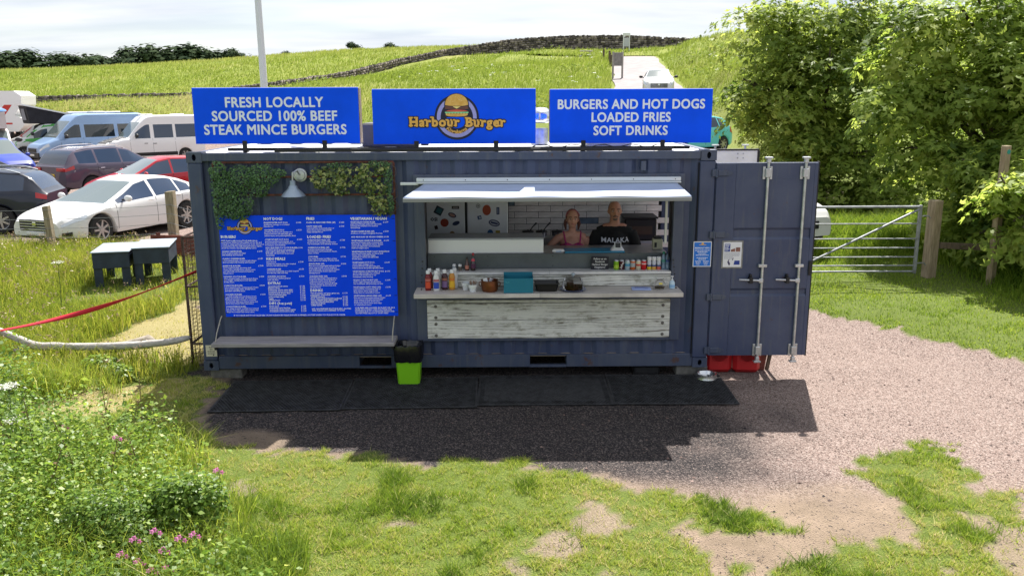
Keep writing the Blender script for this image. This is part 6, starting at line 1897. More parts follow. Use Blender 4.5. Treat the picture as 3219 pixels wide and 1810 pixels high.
can('cream drink can with red lettering', 5.212, (.62, .56, .42), (.5, .05, .04), (.048, .070))
can('red drink can, last before the juice bottles', 5.277, (.55, .012, .02), (.72, .50, .50), (.066, .080))
for i, (x, c, l) in enumerate(((5.342, (.62, .46, .03), 'yellow'), (5.399, (.62, .34, .06), 'orange'), (5.456, (.58, .12, .07), 'red'))):
    bot_lathe('juice_bottle', 'white-capped juice bottle with %s fruit label' % l, 'bottle', x, .115, SH, [('bottle_body', [(0, 0), (.024, .001), (.025, .05), (.022, .06), (.025, .075), (.025, .095), (.020, .108)], mat('juice_white', (.55, .57, .65), .35)), ('cap', [(.024, .108), (.026, .111), (.026, .15), (.02, .155), (0, .156)], m_wcap),
              ('label', [(.0256, .002), (.0256, .038)], mat('juice_label', c, .5)), ('label_band', [(.0256, .04), (.0250, .058)], mat('juice_band', (.02, .05, .22), .5))], 'juice bottles on the upper shelf')
for i, x in enumerate((5.514, 5.562)):
    bot_lathe('water_bottle', ('water bottle with green cap at the shelf end', 'water bottle with dark blue cap at the shelf end')[i], 'bottle', x, .13, SH, [('bottle_body', [(0, 0), (.026, .002), (.027, .05), (.023, .06), (.027, .075), (.027, .13), (.018, .17), (.012, .185)], mat('water_plastic', (.16, .24, .34), .12, coat=.5)), ('cap', [(.014, .186), (.014, .21), (0, .212)], lab('cap_col', ((.02, .22, .12), (.02, .03, .14))[i])), ('label', [(.0275, .09), (.0275, .12)], lab('water_label', ((.05, .25, .2), (.05, .08, .3))[i]))], 'water bottles on the upper shelf')
# inner counter
r = thing('white_counter_unit', 'long white counter unit on the left behind the hatch', 'counter unit', (3.375, .27, IC))
MB().bbox(-.672, .715, 0, .40, .0, .165, .006).build('unit_body', mat('white_laminate', (.78, .80, .82), .4), r)
MB().bbox(-.672, .715, -.004, .40, .167, .185, .004).build('unit_top', mat('grey_laminate', (.34, .36, .40), .4), r)
r = thing('white_packet', 'small white packet lying beside the blue mat', 'packet', (4.27, .295, IC))
MB().bbox(-.075, .075, -.03, .05, 0, .042, .018).build('packet', m_wcap, r)
q = MB(); flat(q, [(-.03, .012), (.03, .012), (.035, .026), (-.03, .024)], -.0306); q.build('print', mat('packet_print', (.25, .38, .6), .6), r, smooth=None)
o = MB().bbox(-.36, .36, -.05, .22, 0, .016, .004).build('blue_mat', mat('blue_board', (.02, .24, .42), .35)); o.location = (4.708, .305, IC); tag(o, 'flat blue mat on the serving counter before the two people', 'mat')
r = thing('card_reader', 'white card reader on a stand on the blue mat', 'card reader', (4.99, .36, IC + .0165))
q = MB(); taper(q, .085, .05, .045, .03, 0, .055, .012); q.add([(-.045, -.03, .055), (.045, -.03, .055), (.045, .03, .055), (-.045, .03, .055)], [(0, 1, 2, 3)]); q.build('stand', m_wcap, r)
Mt = Matrix.Translation((0, -.045, .06)) @ Matrix.Rotation(R(-22), 4, 'X')
MB().bbox(-.042, .042, -.008, .008, -.04, .042, .006, Mt).build('reader', m_wcap, r); MB().bbox(-.032, .032, -.0105, -.0085, -.026, .034, .001, Mt).build('screen', mat('reader_screen', (.05, .055, .06), .2), r)
# right end: cream dispenser, dark coffee equipment
r = thing('paper_dispenser', 'cream paper dispenser at the right end of the serving counter', 'dispenser', (5.50, .50, IC))
MB().bbox(-.06, .06, -.05, .05, 0, .13, .01).build('case', mat('cream_plastic', (.52, .50, .36), .5), r); MB().bbox(-.045, -.015, -.053, -.0505, .03, .09, .002).build('slot', m_trimb, r); MB().bbox(-.05, .05, -.04, .04, .131, .16, .008).build('lid', m_trimb, r)
# fridges with stickers
m_fr = mat('fridge_white', (.74, .78, .82), .3, var=.04)
fr = thing('tall_fridge', 'tall white double fridge covered with stickers inside the kiosk', 'fridge', (3.10, 1.78, .17))
MB().box(-.60, .58, .03, .52, 0, 1.95).build('carcass', m_trimb, fr)
MB().bbox(-.59, -.022, -.03, .029, .03, 1.93, .012).build('door', m_fr, fr); MB().bbox(.012, .57, -.03, .029, .03, 1.93, .012).build('door', m_fr, fr)
def stick(nm, pts, c, y=-.0315):
    q = MB(); flat(q, pts, y); q.build(nm, mat('sticker_' + nm, c, .5), fr, smooth=None)
def circ(x, z, a, b, n=24, rot=0): return [(x + a * math.cos(t) * math.cos(rot) - b * math.sin(t) * math.sin(rot), z + a * math.cos(t) * math.sin(rot) + b * math.sin(t) * math.cos(rot)) for t in np.linspace(0, 2 * math.pi, n, endpoint=False)]
def quad(x, z, w, h, rot=0): return [(x + a * math.cos(rot) - b * math.sin(rot), z + a * math.sin(rot) + b * math.cos(rot)) for a, b in ((-w, -h), (w, -h), (w, h), (-w, h))]
zf = 1.17 # stickers sit about 1.34 to 1.85 above the ground
S_ = lambda px, py: (-.56 + (px - 240) * 1.11 / 690.0, 1.605 - (py - 285) * .43 / 265.0)
x, z = S_(355, 338); stick('square', quad(x, z, .055, .055, R(-28)), (.01, .03, .05)); stick('square_inset', quad(x + .005, z, .035, .035, R(-28)), (.02, .13, .16), -.0325)
x, z = S_(497, 312); stick('plate', quad(x, z, .05, .02, 0), (.008, .008, .012)); stick('plate_bar', quad(x, z, .035, .005, 0), (.5, .45, .45), -.0325)
x, z = S_(468, 376); stick('lens', circ(x, z, .058, .032, rot=R(-22)), (.012, .02, .07)); stick('lens_inset', circ(x, z, .042, .020, rot=R(-22)), (.45, .25, .20), -.0325)
x, z = S_(402, 440); stick('disc', circ(x, z, .057, .057), (.30, .035, .008))
x, z = S_(500, 445); stick('leaf', circ(x, z, .052, .028, rot=R(20)), (.012, .03, .09))
x, z = S_(330, 480); stick('chip', quad(x, z, .022, .026, R(15)), (.03, .008, .012))
x, z = S_(465, 540); stick('tan_disc', circ(x, z, .038, .045), (.30, .17, .06))
x, z = S_(522, 545); stick('black_square', quad(x, z, .025, .022), (.008, .012, .03))
x, z = S_(762, 335); stick('orange_oval', circ(x, z, .058, .072), (.40, .06, .012))
x, z = S_(857, 342); stick('navy_bar', quad(x, z, .02, .05), (.01, .03, .12)); stick('navy_bar_inset', quad(x, z, .006, .036), (.3, .35, .5), -.0325)
x, z = S_(700, 398); stick('notched', quad(x, z, .027, .026, R(12)), (.012, .05, .16)); stick('notched_inset', circ(x + .005, z, .013, .013), (.5, .55, .6), -.0325)
x, z = S_(825, 445); stick('big_lens', circ(x, z, .078, .045, rot=R(-14)) , (.012, .018, .10)); stick('big_lens_inset', circ(x, z, .062, .031, rot=R(-14)), (.5, .54, .6), -.0325); stick('big_lens_bar', quad(x, z, .05, .012, R(-14)), (.02, .03, .12), -.0335)
x, z = S_(790, 530); stick('blue_blob', circ(x, z, .04, .05), (.01, .09, .25))
x, z = S_(855, 530); stick('yellow_square', quad(x, z, .03, .035), (.40, .30, .05))
q = MB(); x, z = S_(312, 412); put_text(q, 'OSi', x, -.0317, z - .02, .065, offset=.003, res=1); q.build('sticker_letters', m_dk, fr, smooth=None)
x, z = S_(690, 300); stick('ring', circ(x, z, .03, .03), (.22, .26, .28)); stick('ring_inset', circ(x, z, .022, .022), (.52, .56, .6), -.0325); stick('ring_dot', circ(x, z, .008, .008), (.02, .04, .03), -.0335)
# back bench with bain-marie pots, utensils, bucket
bb = thing('cooking_bench', 'steel cooking bench along the tiled back wall', 'bench', (4.72, 2.05, .17))
MB().bbox(-.98, .98, -.26, .26, 1.04, 1.08, .006).build('bench_top', bpy.data.materials['steel_top'], bb); MB().box(-.97, .97, -.24, .25, 0, 1.038).build('cabinet', bpy.data.materials['base_unit'], bb)
MB().bbox(-.7, .6, -.25, -.24 + .2, 1.081, 1.13, .006).build('griddle_rail', bpy.data.materials['steel_top'], bb)
m_pan = mat('pan_steel', (.30, .30, .32), .25, metal=.9)
for i, x in enumerate((3.95, 4.14, 4.36)):
    r = bot_lathe('steel_pan', ('steel pan with a ladle, leftmost on the back bench', 'steel pan with a spatula, second on the back bench', 'squat black and steel pan beside the woman')[i], 'pan', x, 2.0, 1.26 + .0, [('pan', [(0, 0), (.07, 0), (.075, .09), (.08, .092), (.07, .09), (.065, .01), (0, .01)], m_pan), ('lid', [(.085, .094), (.08, .105), (.02, .115), (0, .13)], m_trimb)], n=22)
    if i < 2: MB().tube([(.02, 0, .1), (.07, -.01, .17), (.12, -.01, .22)], [.006, .007, .014], 8).build('utensil', m_trimb, r)
o = bot_lathe('tub', 'pale plastic tub standing between the two people', 'tub', 4.80, 1.55, 1.0, [('tub', [(0, 0), (.12, 0), (.135, .34), (.14, .345), (.13, .34), (.12, .02), (0, .02)], mat('pale_tub', (.38, .37, .33), .5)), ('lid', [(.145, .345), (.145, .37), (.13, .385), (0, .39)], mat('tub_lid', (.45, .45, .44), .5))], n=24)
st_ = MB().bbox(4.6, 5.0, 1.4, 1.72, .17, .998, .01).build('side_stand', bpy.data.materials['base_unit']); tag(st_, 'grey stand carrying the pale plastic tub', 'stand')
q = MB(); pts = [(0, 0, .0), (0, 0, .12), (.02, 0, .25), (.02, 0, .38), (.0, 0, .50)]
q = MB(); prof = []
for k in range(22): prof.append((.16 + (.012 if k % 2 else 0) - (.05 if k < 4 else 0), .025 * k))
q.lathe(prof, (0, 0, 0), 24); o = q.build('extractor_duct', mat('black_duct', (.006, .006, .006), .8)); o.location = (5.48, 1.85, 1.86); tag(o, 'black flexible extractor duct hanging from the ceiling at right', 'duct')
r = thing('coffee_machine', 'dark coffee machine on the bench right of the man', 'machine', (5.52, 2.0, 1.255))
MB().bbox(-.24, .20, -.2, .2, 0, .30, .012).build('machine_body', mat('machine_black', (.018, .016, .016), .35), r); MB().bbox(-.26, .22, -.22, .22, .301, .325, .006).build('top_tray', m_trimb, r); MB().bbox(-.18, .14, -.206, -.2005, .08, .2, .002).build('panel', mat('brown_panel', (.05, .03, .02), .5), r)
# ------------------------------------------------------------------ people
def remesh(mb, name, voxel, it=6):
    me = mb.mesh(name, None)
    o = bpy.data.objects.new('tmp', me); C.objects.link(o)
    m = o.modifiers.new('r', 'REMESH'); m.mode = 'VOXEL'; m.voxel_size = voxel; m.use_smooth_shade = True
    s = o.modifiers.new('s', 'SMOOTH'); s.iterations = it; s.factor = .5
    dg = bpy.context.evaluated_depsgraph_get()
    out = bpy.data.meshes.new_from_object(o.evaluated_get(dg))
    bpy.data.objects.remove(o); bpy.data.meshes.remove(me)
    out.name = name
    out.polygons.foreach_set('use_smooth', [True] * len(out.polygons))
    return out
def hand(mb, wrist, d, side):
    """palm and five bent fingers along direction d"""
    w = Vector(wrist); d = Vector(d).normalized(); a = d.orthogonal().normalized()
    if abs(d.z) < .9: a = d.cross(Vector((0, 0, 1))).normalized()
    n = a.cross(d)
    mb.ell(tuple(w + d * .045), (.036, .036, .036), 10, 6)
    mb.tube([w, w + d * .05, w + d * .085], [.027, .036, .034], 8)
    for k, (off, ln) in enumerate(((-.028, .06), (-.010, .072), (.009, .07), (.027, .056))):
        b = w + d * .08 + a * off
        mb.tube([b, b + d * ln * .5 - n * .006, b + d * ln - n * .024], [.0095, .009, .0075], 6)
    b = w + d * .03 + a * (-.036 * side)
    mb.tube([b, b + d * .03 - a * .02 * side, b + d * .058 - a * .026 * side], [.012, .0105, .009], 6)
def head(mb, c, s=1.0, fem=False):
    x, y, z = c
    mb.ell((x, y + .008 * s, z + .028 * s), (.074 * s, .094 * s, .090 * s), 18, 12)
    mb.ell((x, y - .018 * s, z - .030 * s), (.064 * s, .074 * s, .076 * s), 16, 10)
    mb.ell((x, y - .045 * s, z - .078 * s), (.040 * s, .040 * s, .030 * s), 12, 8)
    mb.tube([(x, y - .088 * s, z + .022 * s), (x, y - .106 * s, z - .022 * s), (x, y - .086 * s, z - .034 * s)], [.010 * s, .015 * s, .013 * s], 8)
    mb.tube([(x - .04 * s, y - .074 * s, z + .028 * s), (x, y - .087 * s, z + .030 * s), (x + .04 * s, y - .074 * s, z + .028 * s)], .012 * s, 8)
    for q in (-1, 1):
        mb.ell((x + q * .077 * s, y + .008 * s, z - .008 * s), (.012 * s, .020 * s, .032 * s), 8, 8)
        mb.ell((x + q * .045 * s, y - .062 * s, z - .022 * s), (.022 * s, .02 * s, .022 * s), 8, 6)
    mb.tube([(x - .022 * s, y - .084 * s, z - .058 * s), (x, y - .092 * s, z - .057 * s), (x + .022 * s, y - .084 * s, z - .058 * s)], .008 * s, 6)
def face(root, c, s, lipc, browc):
    x, y, z = c
    for q in (-1, 1):
        MB().ell((x + q * .031 * s, y - .080 * s, z + .006 * s), (.013 * s, .009 * s, .008 * s), 10, 6).build('eye', bpy.data.materials.get('eye_white') or mat('eye_white', (.55, .53, .5), .3), root)
        MB().ell((x + q * .031 * s, y - .0875 * s, z + .006 * s), (.006 * s, .004 * s, .0065 * s), 8, 6).build('pupil', m_void, root)
        MB().tube([(x + q * .012 * s, y - .094 * s, z + .030 * s), (x + q * .033 * s, y - .092 * s, z + .034 * s), (x + q * .052 * s, y - .076 * s, z + .027 * s)], .0045 * s, 6).build('eyebrow', browc, root)
    MB().tube([(x - .024 * s, y - .090 * s, z - .057 * s), (x, y - .101 * s, z - .055 * s), (x + .024 * s, y - .090 * s, z - .057 * s)], [.003, .0055 * s, .003], 8).build('mouth', lipc, root)
m_skin = mat('skin_ruddy', (.48, .23, .16), .5, var=.10, scale=14)
m_skinw = mat('skin_fair', (.56, .29, .21), .5, var=.10, scale=14)
FLOOR = .1705
# man in a black T-shirt
man = thing('person', 'man with shaved head and grey goatee in a black T-shirt behind the counter', 'person', (5.03, .98, FLOOR))
b = MB()
b.ell((0, 0, .88), (.155, .11, .13), 14, 8); b.ell((0, -.01, 1.02), (.155, .12, .15), 14, 8); b.ell((0, 0, 1.18), (.175, .115, .15), 14, 8)
b.tube([(-.195, .005, 1.275), (-.1, .005, 1.315), (.1, .005, 1.315), (.195, .005, 1.275)], [.06, .07, .07, .06], 12)
b.tube([(0, .012, 1.28), (0, .0, 1.37), (0, -.012, 1.46)], [.075, .062, .058], 12)
head(b, (0, -.012, 1.535), 1.02)
for s in (-1, 1):
    el = (s * .285, .03, 1.02); wr_ = (s * .27, -.12, .86)
    b.tube([(s * .20, .005, 1.275), (s * .25, .02, 1.14), el], [.062, .052, .044], 12)
    b.tube([el, (s * .285, -.05, .94), wr_], [.044, .040, .028], 12)
    hand(b, wr_, (-.05 * s, -.75, -.65), s)
    b.tube([(s * .085, 0, .88), (s * .095, -.01, .47), (s * .095, .02, .09)], [.095, .062, .042], 12)
    b.ell((s * .095, -.05, .045), (.045, .12, .042), 12, 6)
link('body', remesh(b, 'body', .011, 4), m_skin, man)
face(man, (0, -.012, 1.535), 1.02, mat('lips', (.26, .09, .075), .5), mat('brow_dark', (.05, .035, .03), .8))
sh = MB(); g = .014
sh.ell((0, 0, .88), (.155 + g, .11 + g, .14), 16, 8); sh.ell((0, -.012, 1.02), (.162 + g, .128 + g, .16), 16, 8); sh.ell((0, 0, 1.17), (.178 + g, .116 + g, .15), 16, 8)
sh.tube([(-.20, .005, 1.272), (-.1, .008, 1.305), (.1, .008, 1.305), (.20, .005, 1.272)], [.066, .078, .078, .066], 12)
sh.ell((0, -.02, 1.235), (.125, .115, .075), 16, 8); sh.ell((0, .012, 1.325), (.125, .088, .048), 16, 8)
for s in (-1, 1): sh.tube([(s * .20, .005, 1.275), (s * .245, .015, 1.17), (s * .27, .022, 1.095)], [.072, .072, .075], 12)
m_tee = mat('black_cotton', (.009, .009, .010), .9, bump=.2, bscale=30)
tee_me = remesh(sh, 't_shirt', .012, 4)
tee = link('t_shirt', tee_me, m_tee, man)
from mathutils.bvhtree import BVHTree
bv = BVHTree.FromPolygons([v.co[:] for v in tee_me.vertices], [tuple(p.vertices) for p in tee_me.polygons])
vs, fs = text_mb('MALAKA', .082, align='CENTER', offset=.0016, res=2, space=1.08)
vv = []
for a, c in vs:
    h = bv.ray_cast(Vector((a, -1, 1.165 + c)), Vector((0, 1, 0)))
    vv.append((a, (h[0].y if h[0] else -.12) - .004, 1.165 + c))
q = MB(); q.add(vv, fs); q.build('lettering', mat('white_print', (.68, .70, .76), .7), tee, smooth=None)
hr = MB(); hr.ell((0, .012, 1.570), (.0775, .097, .086), 18, 12); hr.v = [v for v in hr.v]
hm = MB(); hm.ell((0, .022, 1.558), (.0795, .094, .090), 20, 14)
keep = [f for f in hm.f if sum(hm.v[i][1] for i in f) / len(f) > .01 or sum(hm.v[i][2] for i in f) / len(f) > 1.615]
hm.f = keep; hm.build('hair', mat('cropped_hair', (.10, .07, .055), .8, var=.3, scale=60), man)
gm = MB(); gm.ell((0, -.063, 1.452), (.034, .036, .03), 12, 8); gm.build('beard', mat('grey_beard', (.15, .115, .10), .9, var=.4, scale=90), man)
mo_ = MB(); mo_.tube([(-.030, -.098, 1.470), (0, -.110, 1.491), (.030, -.098, 1.470)], [.006, .009, .006], 8); mo_.build('moustache', bpy.data.materials['grey_beard'], man)
tr_ = MB()
tr_.ell((0, 0, .86), (.168, .122, .10), 14, 8)
for s in (-1, 1): tr_.tube([(s * .085, 0, .86), (s * .097, -.01, .47), (s * .097, .02, .10)], [.105, .076, .06], 12)
link('trousers', remesh(tr_, 'trousers', .015, 3), mat('dark_trousers', (.02, .02, .025), .9), man)
# woman in a pink strappy top
wom = thing('person', 'woman with red-brown hair and hairband in a pink strappy top', 'person', (4.49, .98, FLOOR))
b = MB()
b.ell((0, 0, .86), (.15, .105, .12), 14, 8); b.ell((0, -.005, 1.0), (.13, .10, .14), 14, 8); b.ell((0, 0, 1.13), (.150, .10, .13), 14, 8)
for s in (-1, 1): b.ell((s * .065, -.07, 1.10), (.06, .055, .06), 12, 8)
b.tube([(-.16, .005, 1.215), (-.08, .005, 1.245), (.08, .005, 1.245), (.16, .005, 1.215)], [.050, .055, .055, .050], 12)
b.tube([(0, .012, 1.22), (0, .0, 1.30), (0, -.010, 1.38)], [.056, .045, .045], 12)
head(b, (0, -.012, 1.455), .98, True)
ela, wra = (-.33, -.02, 1.10 - .02), (-.20, -.16, 1.0)
b.tube([(-.165, .005, 1.22), (-.255, .0, 1.14), (-.335, -.02, 1.035)], [.052, .043, .036], 12)
b.tube([(-.335, -.02, 1.035), (-.33, -.12, .99), (-.30, -.20, 1.20 - .0)], [.036, .033, .024], 12) if False else b.tube([(-.335, -.02, 1.035), (-.28, -.09, .95), (-.19, -.13, .90)], [.036, .033, .024], 12)
hand(b, (-.19, -.13, .90), (.8, -.3, -.4), -1)
b.tube([(.165, .005, 1.22), (.195, .015, 1.09), (.20, .02, .97)], [.052, .043, .036], 12); b.tube([(.20, .02, .97), (.20, -.04, .87), (.19, -.11, .79)], [.036, .033, .024], 12)
hand(b, (.19, -.11, .79), (0, -.6, -.8), 1)
for s in (-1, 1):
    b.tube([(s * .08, 0, .86), (s * .085, -.01, .45), (s * .085, .02, .09)], [.09, .058, .04], 12); b.ell((s * .085, -.045, .042), (.04, .11, .04), 12, 6)
link('body', remesh(b, 'body', .010, 4), m_skinw, wom)
face(wom, (0, -.012, 1.455), .98, mat('lips_red', (.36, .09, .09), .45), mat('brow_brown', (.09, .05, .035), .8))
tp = MB(); g = .010
tp.ell((0, 0, .90), (.155, .113, .13), 14, 8); tp.ell((0, -.005, 1.0), (.13 + g, .10 + g, .14), 14, 8); tp.ell((0, 0, 1.11), (.150 + g, .10 + g, .088), 14, 8)
for s in (-1, 1): tp.ell((s * .065, -.074, 1.10), (.064 + g, .058 + g, .072), 12, 8)
m_pink = mat('pink_print_cotton', (.55, .045, .17), .8, col2=(.24, .02, .16), scale=55, ramp=(.42, .6))
top_o = link('strappy_top', remesh(tp, 'strappy_top', .011, 3), m_pink, wom)
for s in (-1, 1):
    MB().tube([(s * .085, -.128, 1.16), (s * .095, -.088, 1.215), (s * .105, -.03, 1.275), (s * .105, .02, 1.295), (s * .10, .06, 1.25), (s * .09, .10, 1.13)], .0095, 8).build('strap', m_pink, wom)
m_hair = mat('auburn_hair', (.10, .032, .022), .55, var=.4, scale=40, stretch=(1, 1, .2))
h = MB(); h.ell((0, .018, 1.475), (.086, .098, .102), 22, 16)
keep = [f for f in h.f if (sum(h.v[i][1] for i in f) / len(f) > -.022 or sum(h.v[i][2] for i in f) / len(f) > 1.508)]
h.f = keep
h.ell((.0, .10, 1.47), (.05, .05, .06), 12, 8)
for s in (-1, 1): h.tube([(s * .075, .03, 1.44), (s * .088, .04, 1.38), (s * .075, .03, 1.31)], [.022, .022, .008], 8)
h.build('hair', m_hair, wom)
bnd = MB(); bnd.tube([(.083 * math.cos(t), -.030, 1.475 + .090 * math.sin(t)) for t in np.linspace(.15, math.pi - .15, 20)], .008, 8); bnd.build('hairband', mat('pink_band', (.36, .10, .11), .6), wom)
sk = MB(); sk.lathe([(.15, .88), (.17, .8), (.21, .45), (.215, .44), (.16, .8)], (0, 0, 0), 24, sy=.75); sk.build('skirt', mat('dark_skirt', (.03, .02, .04), .9), wom)

man.scale = (1.05, 1.05, 1.045); wom.scale = (1.03, 1.03, 1.035)
# ------------------------------------------------------------------ vegetation
def frames(nrm, spin):
    """orthonormal frames with z = nrm, rotated by spin"""
    n = nrm / np.linalg.norm(nrm, axis=1)[:, None]
    ref = np.where(np.abs(n[:, 2:3]) < .95, np.array([[0, 0, 1.]]), np.array([[1., 0, 0]]))
    a = np.cross(ref, n); a /= np.linalg.norm(a, axis=1)[:, None]
    b = np.cross(n, a)
    c, s = np.cos(spin)[:, None], np.sin(spin)[:, None]
    return a * c + b * s, -a * s + b * c, n
def leaves(name, pos, nrm, size, tmpl, quads, tone, m, parent=None, smooth=False):
    """tmpl: (K,3) leaf outline, quads: (Q,4) faces"""
    N, K = len(pos), len(tmpl)
    a, b, n = frames(nrm, rng.random(N) * 6.283)
    V = pos[:, None, :] + size[:, None, None] * (tmpl[None, :, 0:1] * a[:, None] + tmpl[None, :, 1:2] * b[:, None] + tmpl[None, :, 2:3] * n[:, None])
    F = (quads[None] + (np.arange(N) * K)[:, None, None]).reshape(-1, quads.shape[1])
    me = fast_mesh(name, V.reshape(-1, 3), F, quads.shape[1], np.repeat(tone, K))
    return link(name, me, m, parent)
PALM = np.array([(0, 0, 0), (-.20, .42, .05), (0, 1.0, -.05), (.20, .42, .05), (-.36, .06, .05), (-.72, .62, -.06), (.36, .06, .05), (.72, .62, -.06)])
PALMQ = np.array([(0, 3, 2, 1), (0, 1, 5, 4), (0, 6, 7, 3)])
OVAL = np.array([(0, 0, 0), (-.30, .45, .08), (0, 1.0, -.06), (.30, .45, .08)])
OVALQ = np.array([(0, 3, 2, 1)])
IVY = np.array([(0, 0, 0), (-.18, .45, .04), (0, .95, -.03), (.18, .45, .04), (-.55, .25, 0), (-.3, -.1, 0), (.55, .25, 0), (.3, -.1, 0)])
IVYQ = np.array([(0, 3, 2, 1), (0, 1, 4, 5), (0, 7, 6, 3)])
def blades(name, pos, h, w, lean, tone, m, parent=None, seg=2, azim=None):
    N = len(pos)
    az = rng.random(N) * 6.283 if azim is None else azim
    d = np.stack([np.cos(az), np.sin(az), np.zeros(N)], -1)
    fa = rng.random(N) * 6.283
    s = np.stack([np.cos(fa), np.sin(fa), np.zeros(N)], -1)
    up_ = np.array([[0, 0, 1.]])
    if seg == 1:
        V = np.stack([pos - s * w[:, None], pos + s * w[:, None], pos + up_ * h[:, None] + d * (lean * h)[:, None]], 1)
        F = np.arange(N * 3).reshape(N, 3)
        K = 3
    else:
        mid = pos + up_ * (h * .58)[:, None] + d * (lean * h * .30)[:, None]
        tip = pos + up_ * (h * (1 - .25 * lean))[:, None] + d * (lean * h)[:, None]
        V = np.stack([pos - s * w[:, None], pos + s * w[:, None], mid - s * (w * .8)[:, None], mid + s * (w * .8)[:, None], tip], 1)
        t = np.array([(0, 1, 3), (0, 3, 2), (2, 3, 4)])
        F = (t[None] + (np.arange(N) * 5)[:, None, None]).reshape(-1, 3); K = 5
    me = fast_mesh(name, V.reshape(-1, 3), F, 3, np.repeat(tone, K))
    return link(name, me, m, parent)
def stuff(o, label, cat):
    o['kind'] = 'stuff'; return tag(o, label, cat)

# ---- sycamores
m_syc = leaf_mat('sycamore_leaf', (.07, .13, .018), (.36, .425, .10), trans=.6, rough=.55, spec=.28, hue=[(.5, (.25, .345, .058))])
m_syc2 = leaf_mat('sycamore_leaf_far', (.06, .115, .018), (.33, .39, .09), trans=.58, rough=.55, spec=.28, hue=[(.5, (.22, .305, .052))])
m_bark = mat('bark', (.09, .07, .055), .95, var=.4, scale=6, bump=.6, bscale=12)
def tree(name, label, base, lobes, ncl, per, size, m, seed, trunk_r=.22, inner=.3, group=None, spread=.42):
    global rng
    sv = rng; rng = np.random.default_rng(seed)
    bx, by = base; bz = tz(bx, by) - .1
    root = thing(name, label, 'tree', (0, 0, 0), 0, group)
    LA = np.array(lobes)
    vol = (LA[:, 3] * LA[:, 4] * LA[:, 5]) ** .67
    L = LA[rng.choice(len(lobes), ncl, p=vol / vol.sum())]
    d = rng.normal(size=(ncl, 3)); d[:, 1] -= .35; d /= np.linalg.norm(d, axis=1)[:, None]
    c = L[:, :3] + d * L[:, 3:6] * rng.uniform(.72, 1.06, ncl)[:, None]
    ok = c[:, 2] > .3
    c, d = c[ok], d[ok]; n = len(c); k = per
    # boughs: drooping shelves of leaves with open air between them
    ax = d * .5 + np.array([0, 0, .9]) + rng.normal(size=(n, 3)) * .16
    A_, B_, N_ = frames(ax, rng.random(n) * 6.283)
    Rb = rng.uniform(.55, 1.2, n) * spread * 2.0
    u = np.sqrt(rng.random((n, k))); th = rng.random((n, k)) * 6.283
    rad = u * Rb[:, None]
    lay = np.where(rng.random((n, k)) < .28, -rng.uniform(.1, .5, (n, k)) * spread * 1.6, 0)
    hgt = -.42 * rad ** 2 / Rb[:, None] + rng.normal(size=(n, k)) * .05 + lay
    el = 1 + .35 * np.sin(th * 2 + rng.random((n, 1)) * 6)
    rc, rs = rad * np.cos(th) * el, rad * np.sin(th) * el
    pos = c[:, None] + A_[:, None] * rc[..., None] + B_[:, None] * rs[..., None] + N_[:, None] * hgt[..., None]
    radial = (A_[:, None] * np.cos(th)[..., None] + B_[:, None] * np.sin(th)[..., None])
    nr = N_[:, None] + radial * (.55 * u)[..., None] + rng.normal(size=(n, k, 3)) * .36
    ct = rng.normal(.43, .20, n)
    tone = np.clip(ct[:, None] + rng.normal(0, .15, (n, k)) + .12 * (u - .5), 0, 1)
    pos, nr, tone = pos.reshape(-1, 3), nr.reshape(-1, 3), tone.ravel()
    nin = int(n * k * inner)
    Li = LA[rng.choice(len(lobes), nin, p=vol / vol.sum())]; di = rng.normal(size=(nin, 3)); di /= np.linalg.norm(di, axis=1)[:, None]
    pin = Li[:, :3] + di * Li[:, 3:6] * rng.uniform(.2, .8, nin)[:, None]
    pos = np.vstack([pos, pin]); nr = np.vstack([nr, rng.normal(size=(nin, 3)) + np.array([0, 0, .6])]); tone = np.concatenate([tone, np.clip(rng.normal(.35, .15, nin), 0, 1)])
    ok = pos[:, 2] > .12
    pos, nr, tone = pos[ok], nr[ok], tone[ok]
    leaves('crown', pos, nr, size * rng.uniform(.6, 1.3, len(pos)), PALM, PALMQ, tone, m, root)
    tk = MB()
    top_ = np.array(lobes)[:, :3].mean(0)
    p0 = Vector((bx, by, bz)); p1 = Vector((bx * .6 + top_[0] * .4, by * .6 + top_[1] * .4, bz + (top_[2] - bz) * .6)); p2 = Vector(top_)
    tk.tube([p0, p0.lerp(p1, .5) + Vector((.08, .05, 0)), p1, p2], [trunk_r * 1.25, trunk_r, trunk_r * .8, trunk_r * .4], 12)
    tk.build('trunk', m_bark, root)
    for l in lobes:
        e = Vector(l[:3]); s0 = p0.lerp(p1, rng.uniform(.55, 1)); mid = s0.lerp(e, .5) + Vector((0, 0, .25))
        q = MB(); q.tube([s0, mid, e, e + (e - mid) * .5], [trunk_r * .45, trunk_r * .3, trunk_r * .15, .015], 8)
        for j in range(3):
            dd = Vector(rng.normal(size=3)); dd.normalize(); tip = e + Vector((dd.x * l[3], dd.y * l[4], abs(dd.z) * l[5] * .6)) * .85
            q.tube([mid.lerp(e, .5), e.lerp(tip, .5) + Vector((0, 0, .1)), tip], [trunk_r * .18, .03, .01], 6)
        q.build('limb', m_bark, root)
    rng = sv
    return root
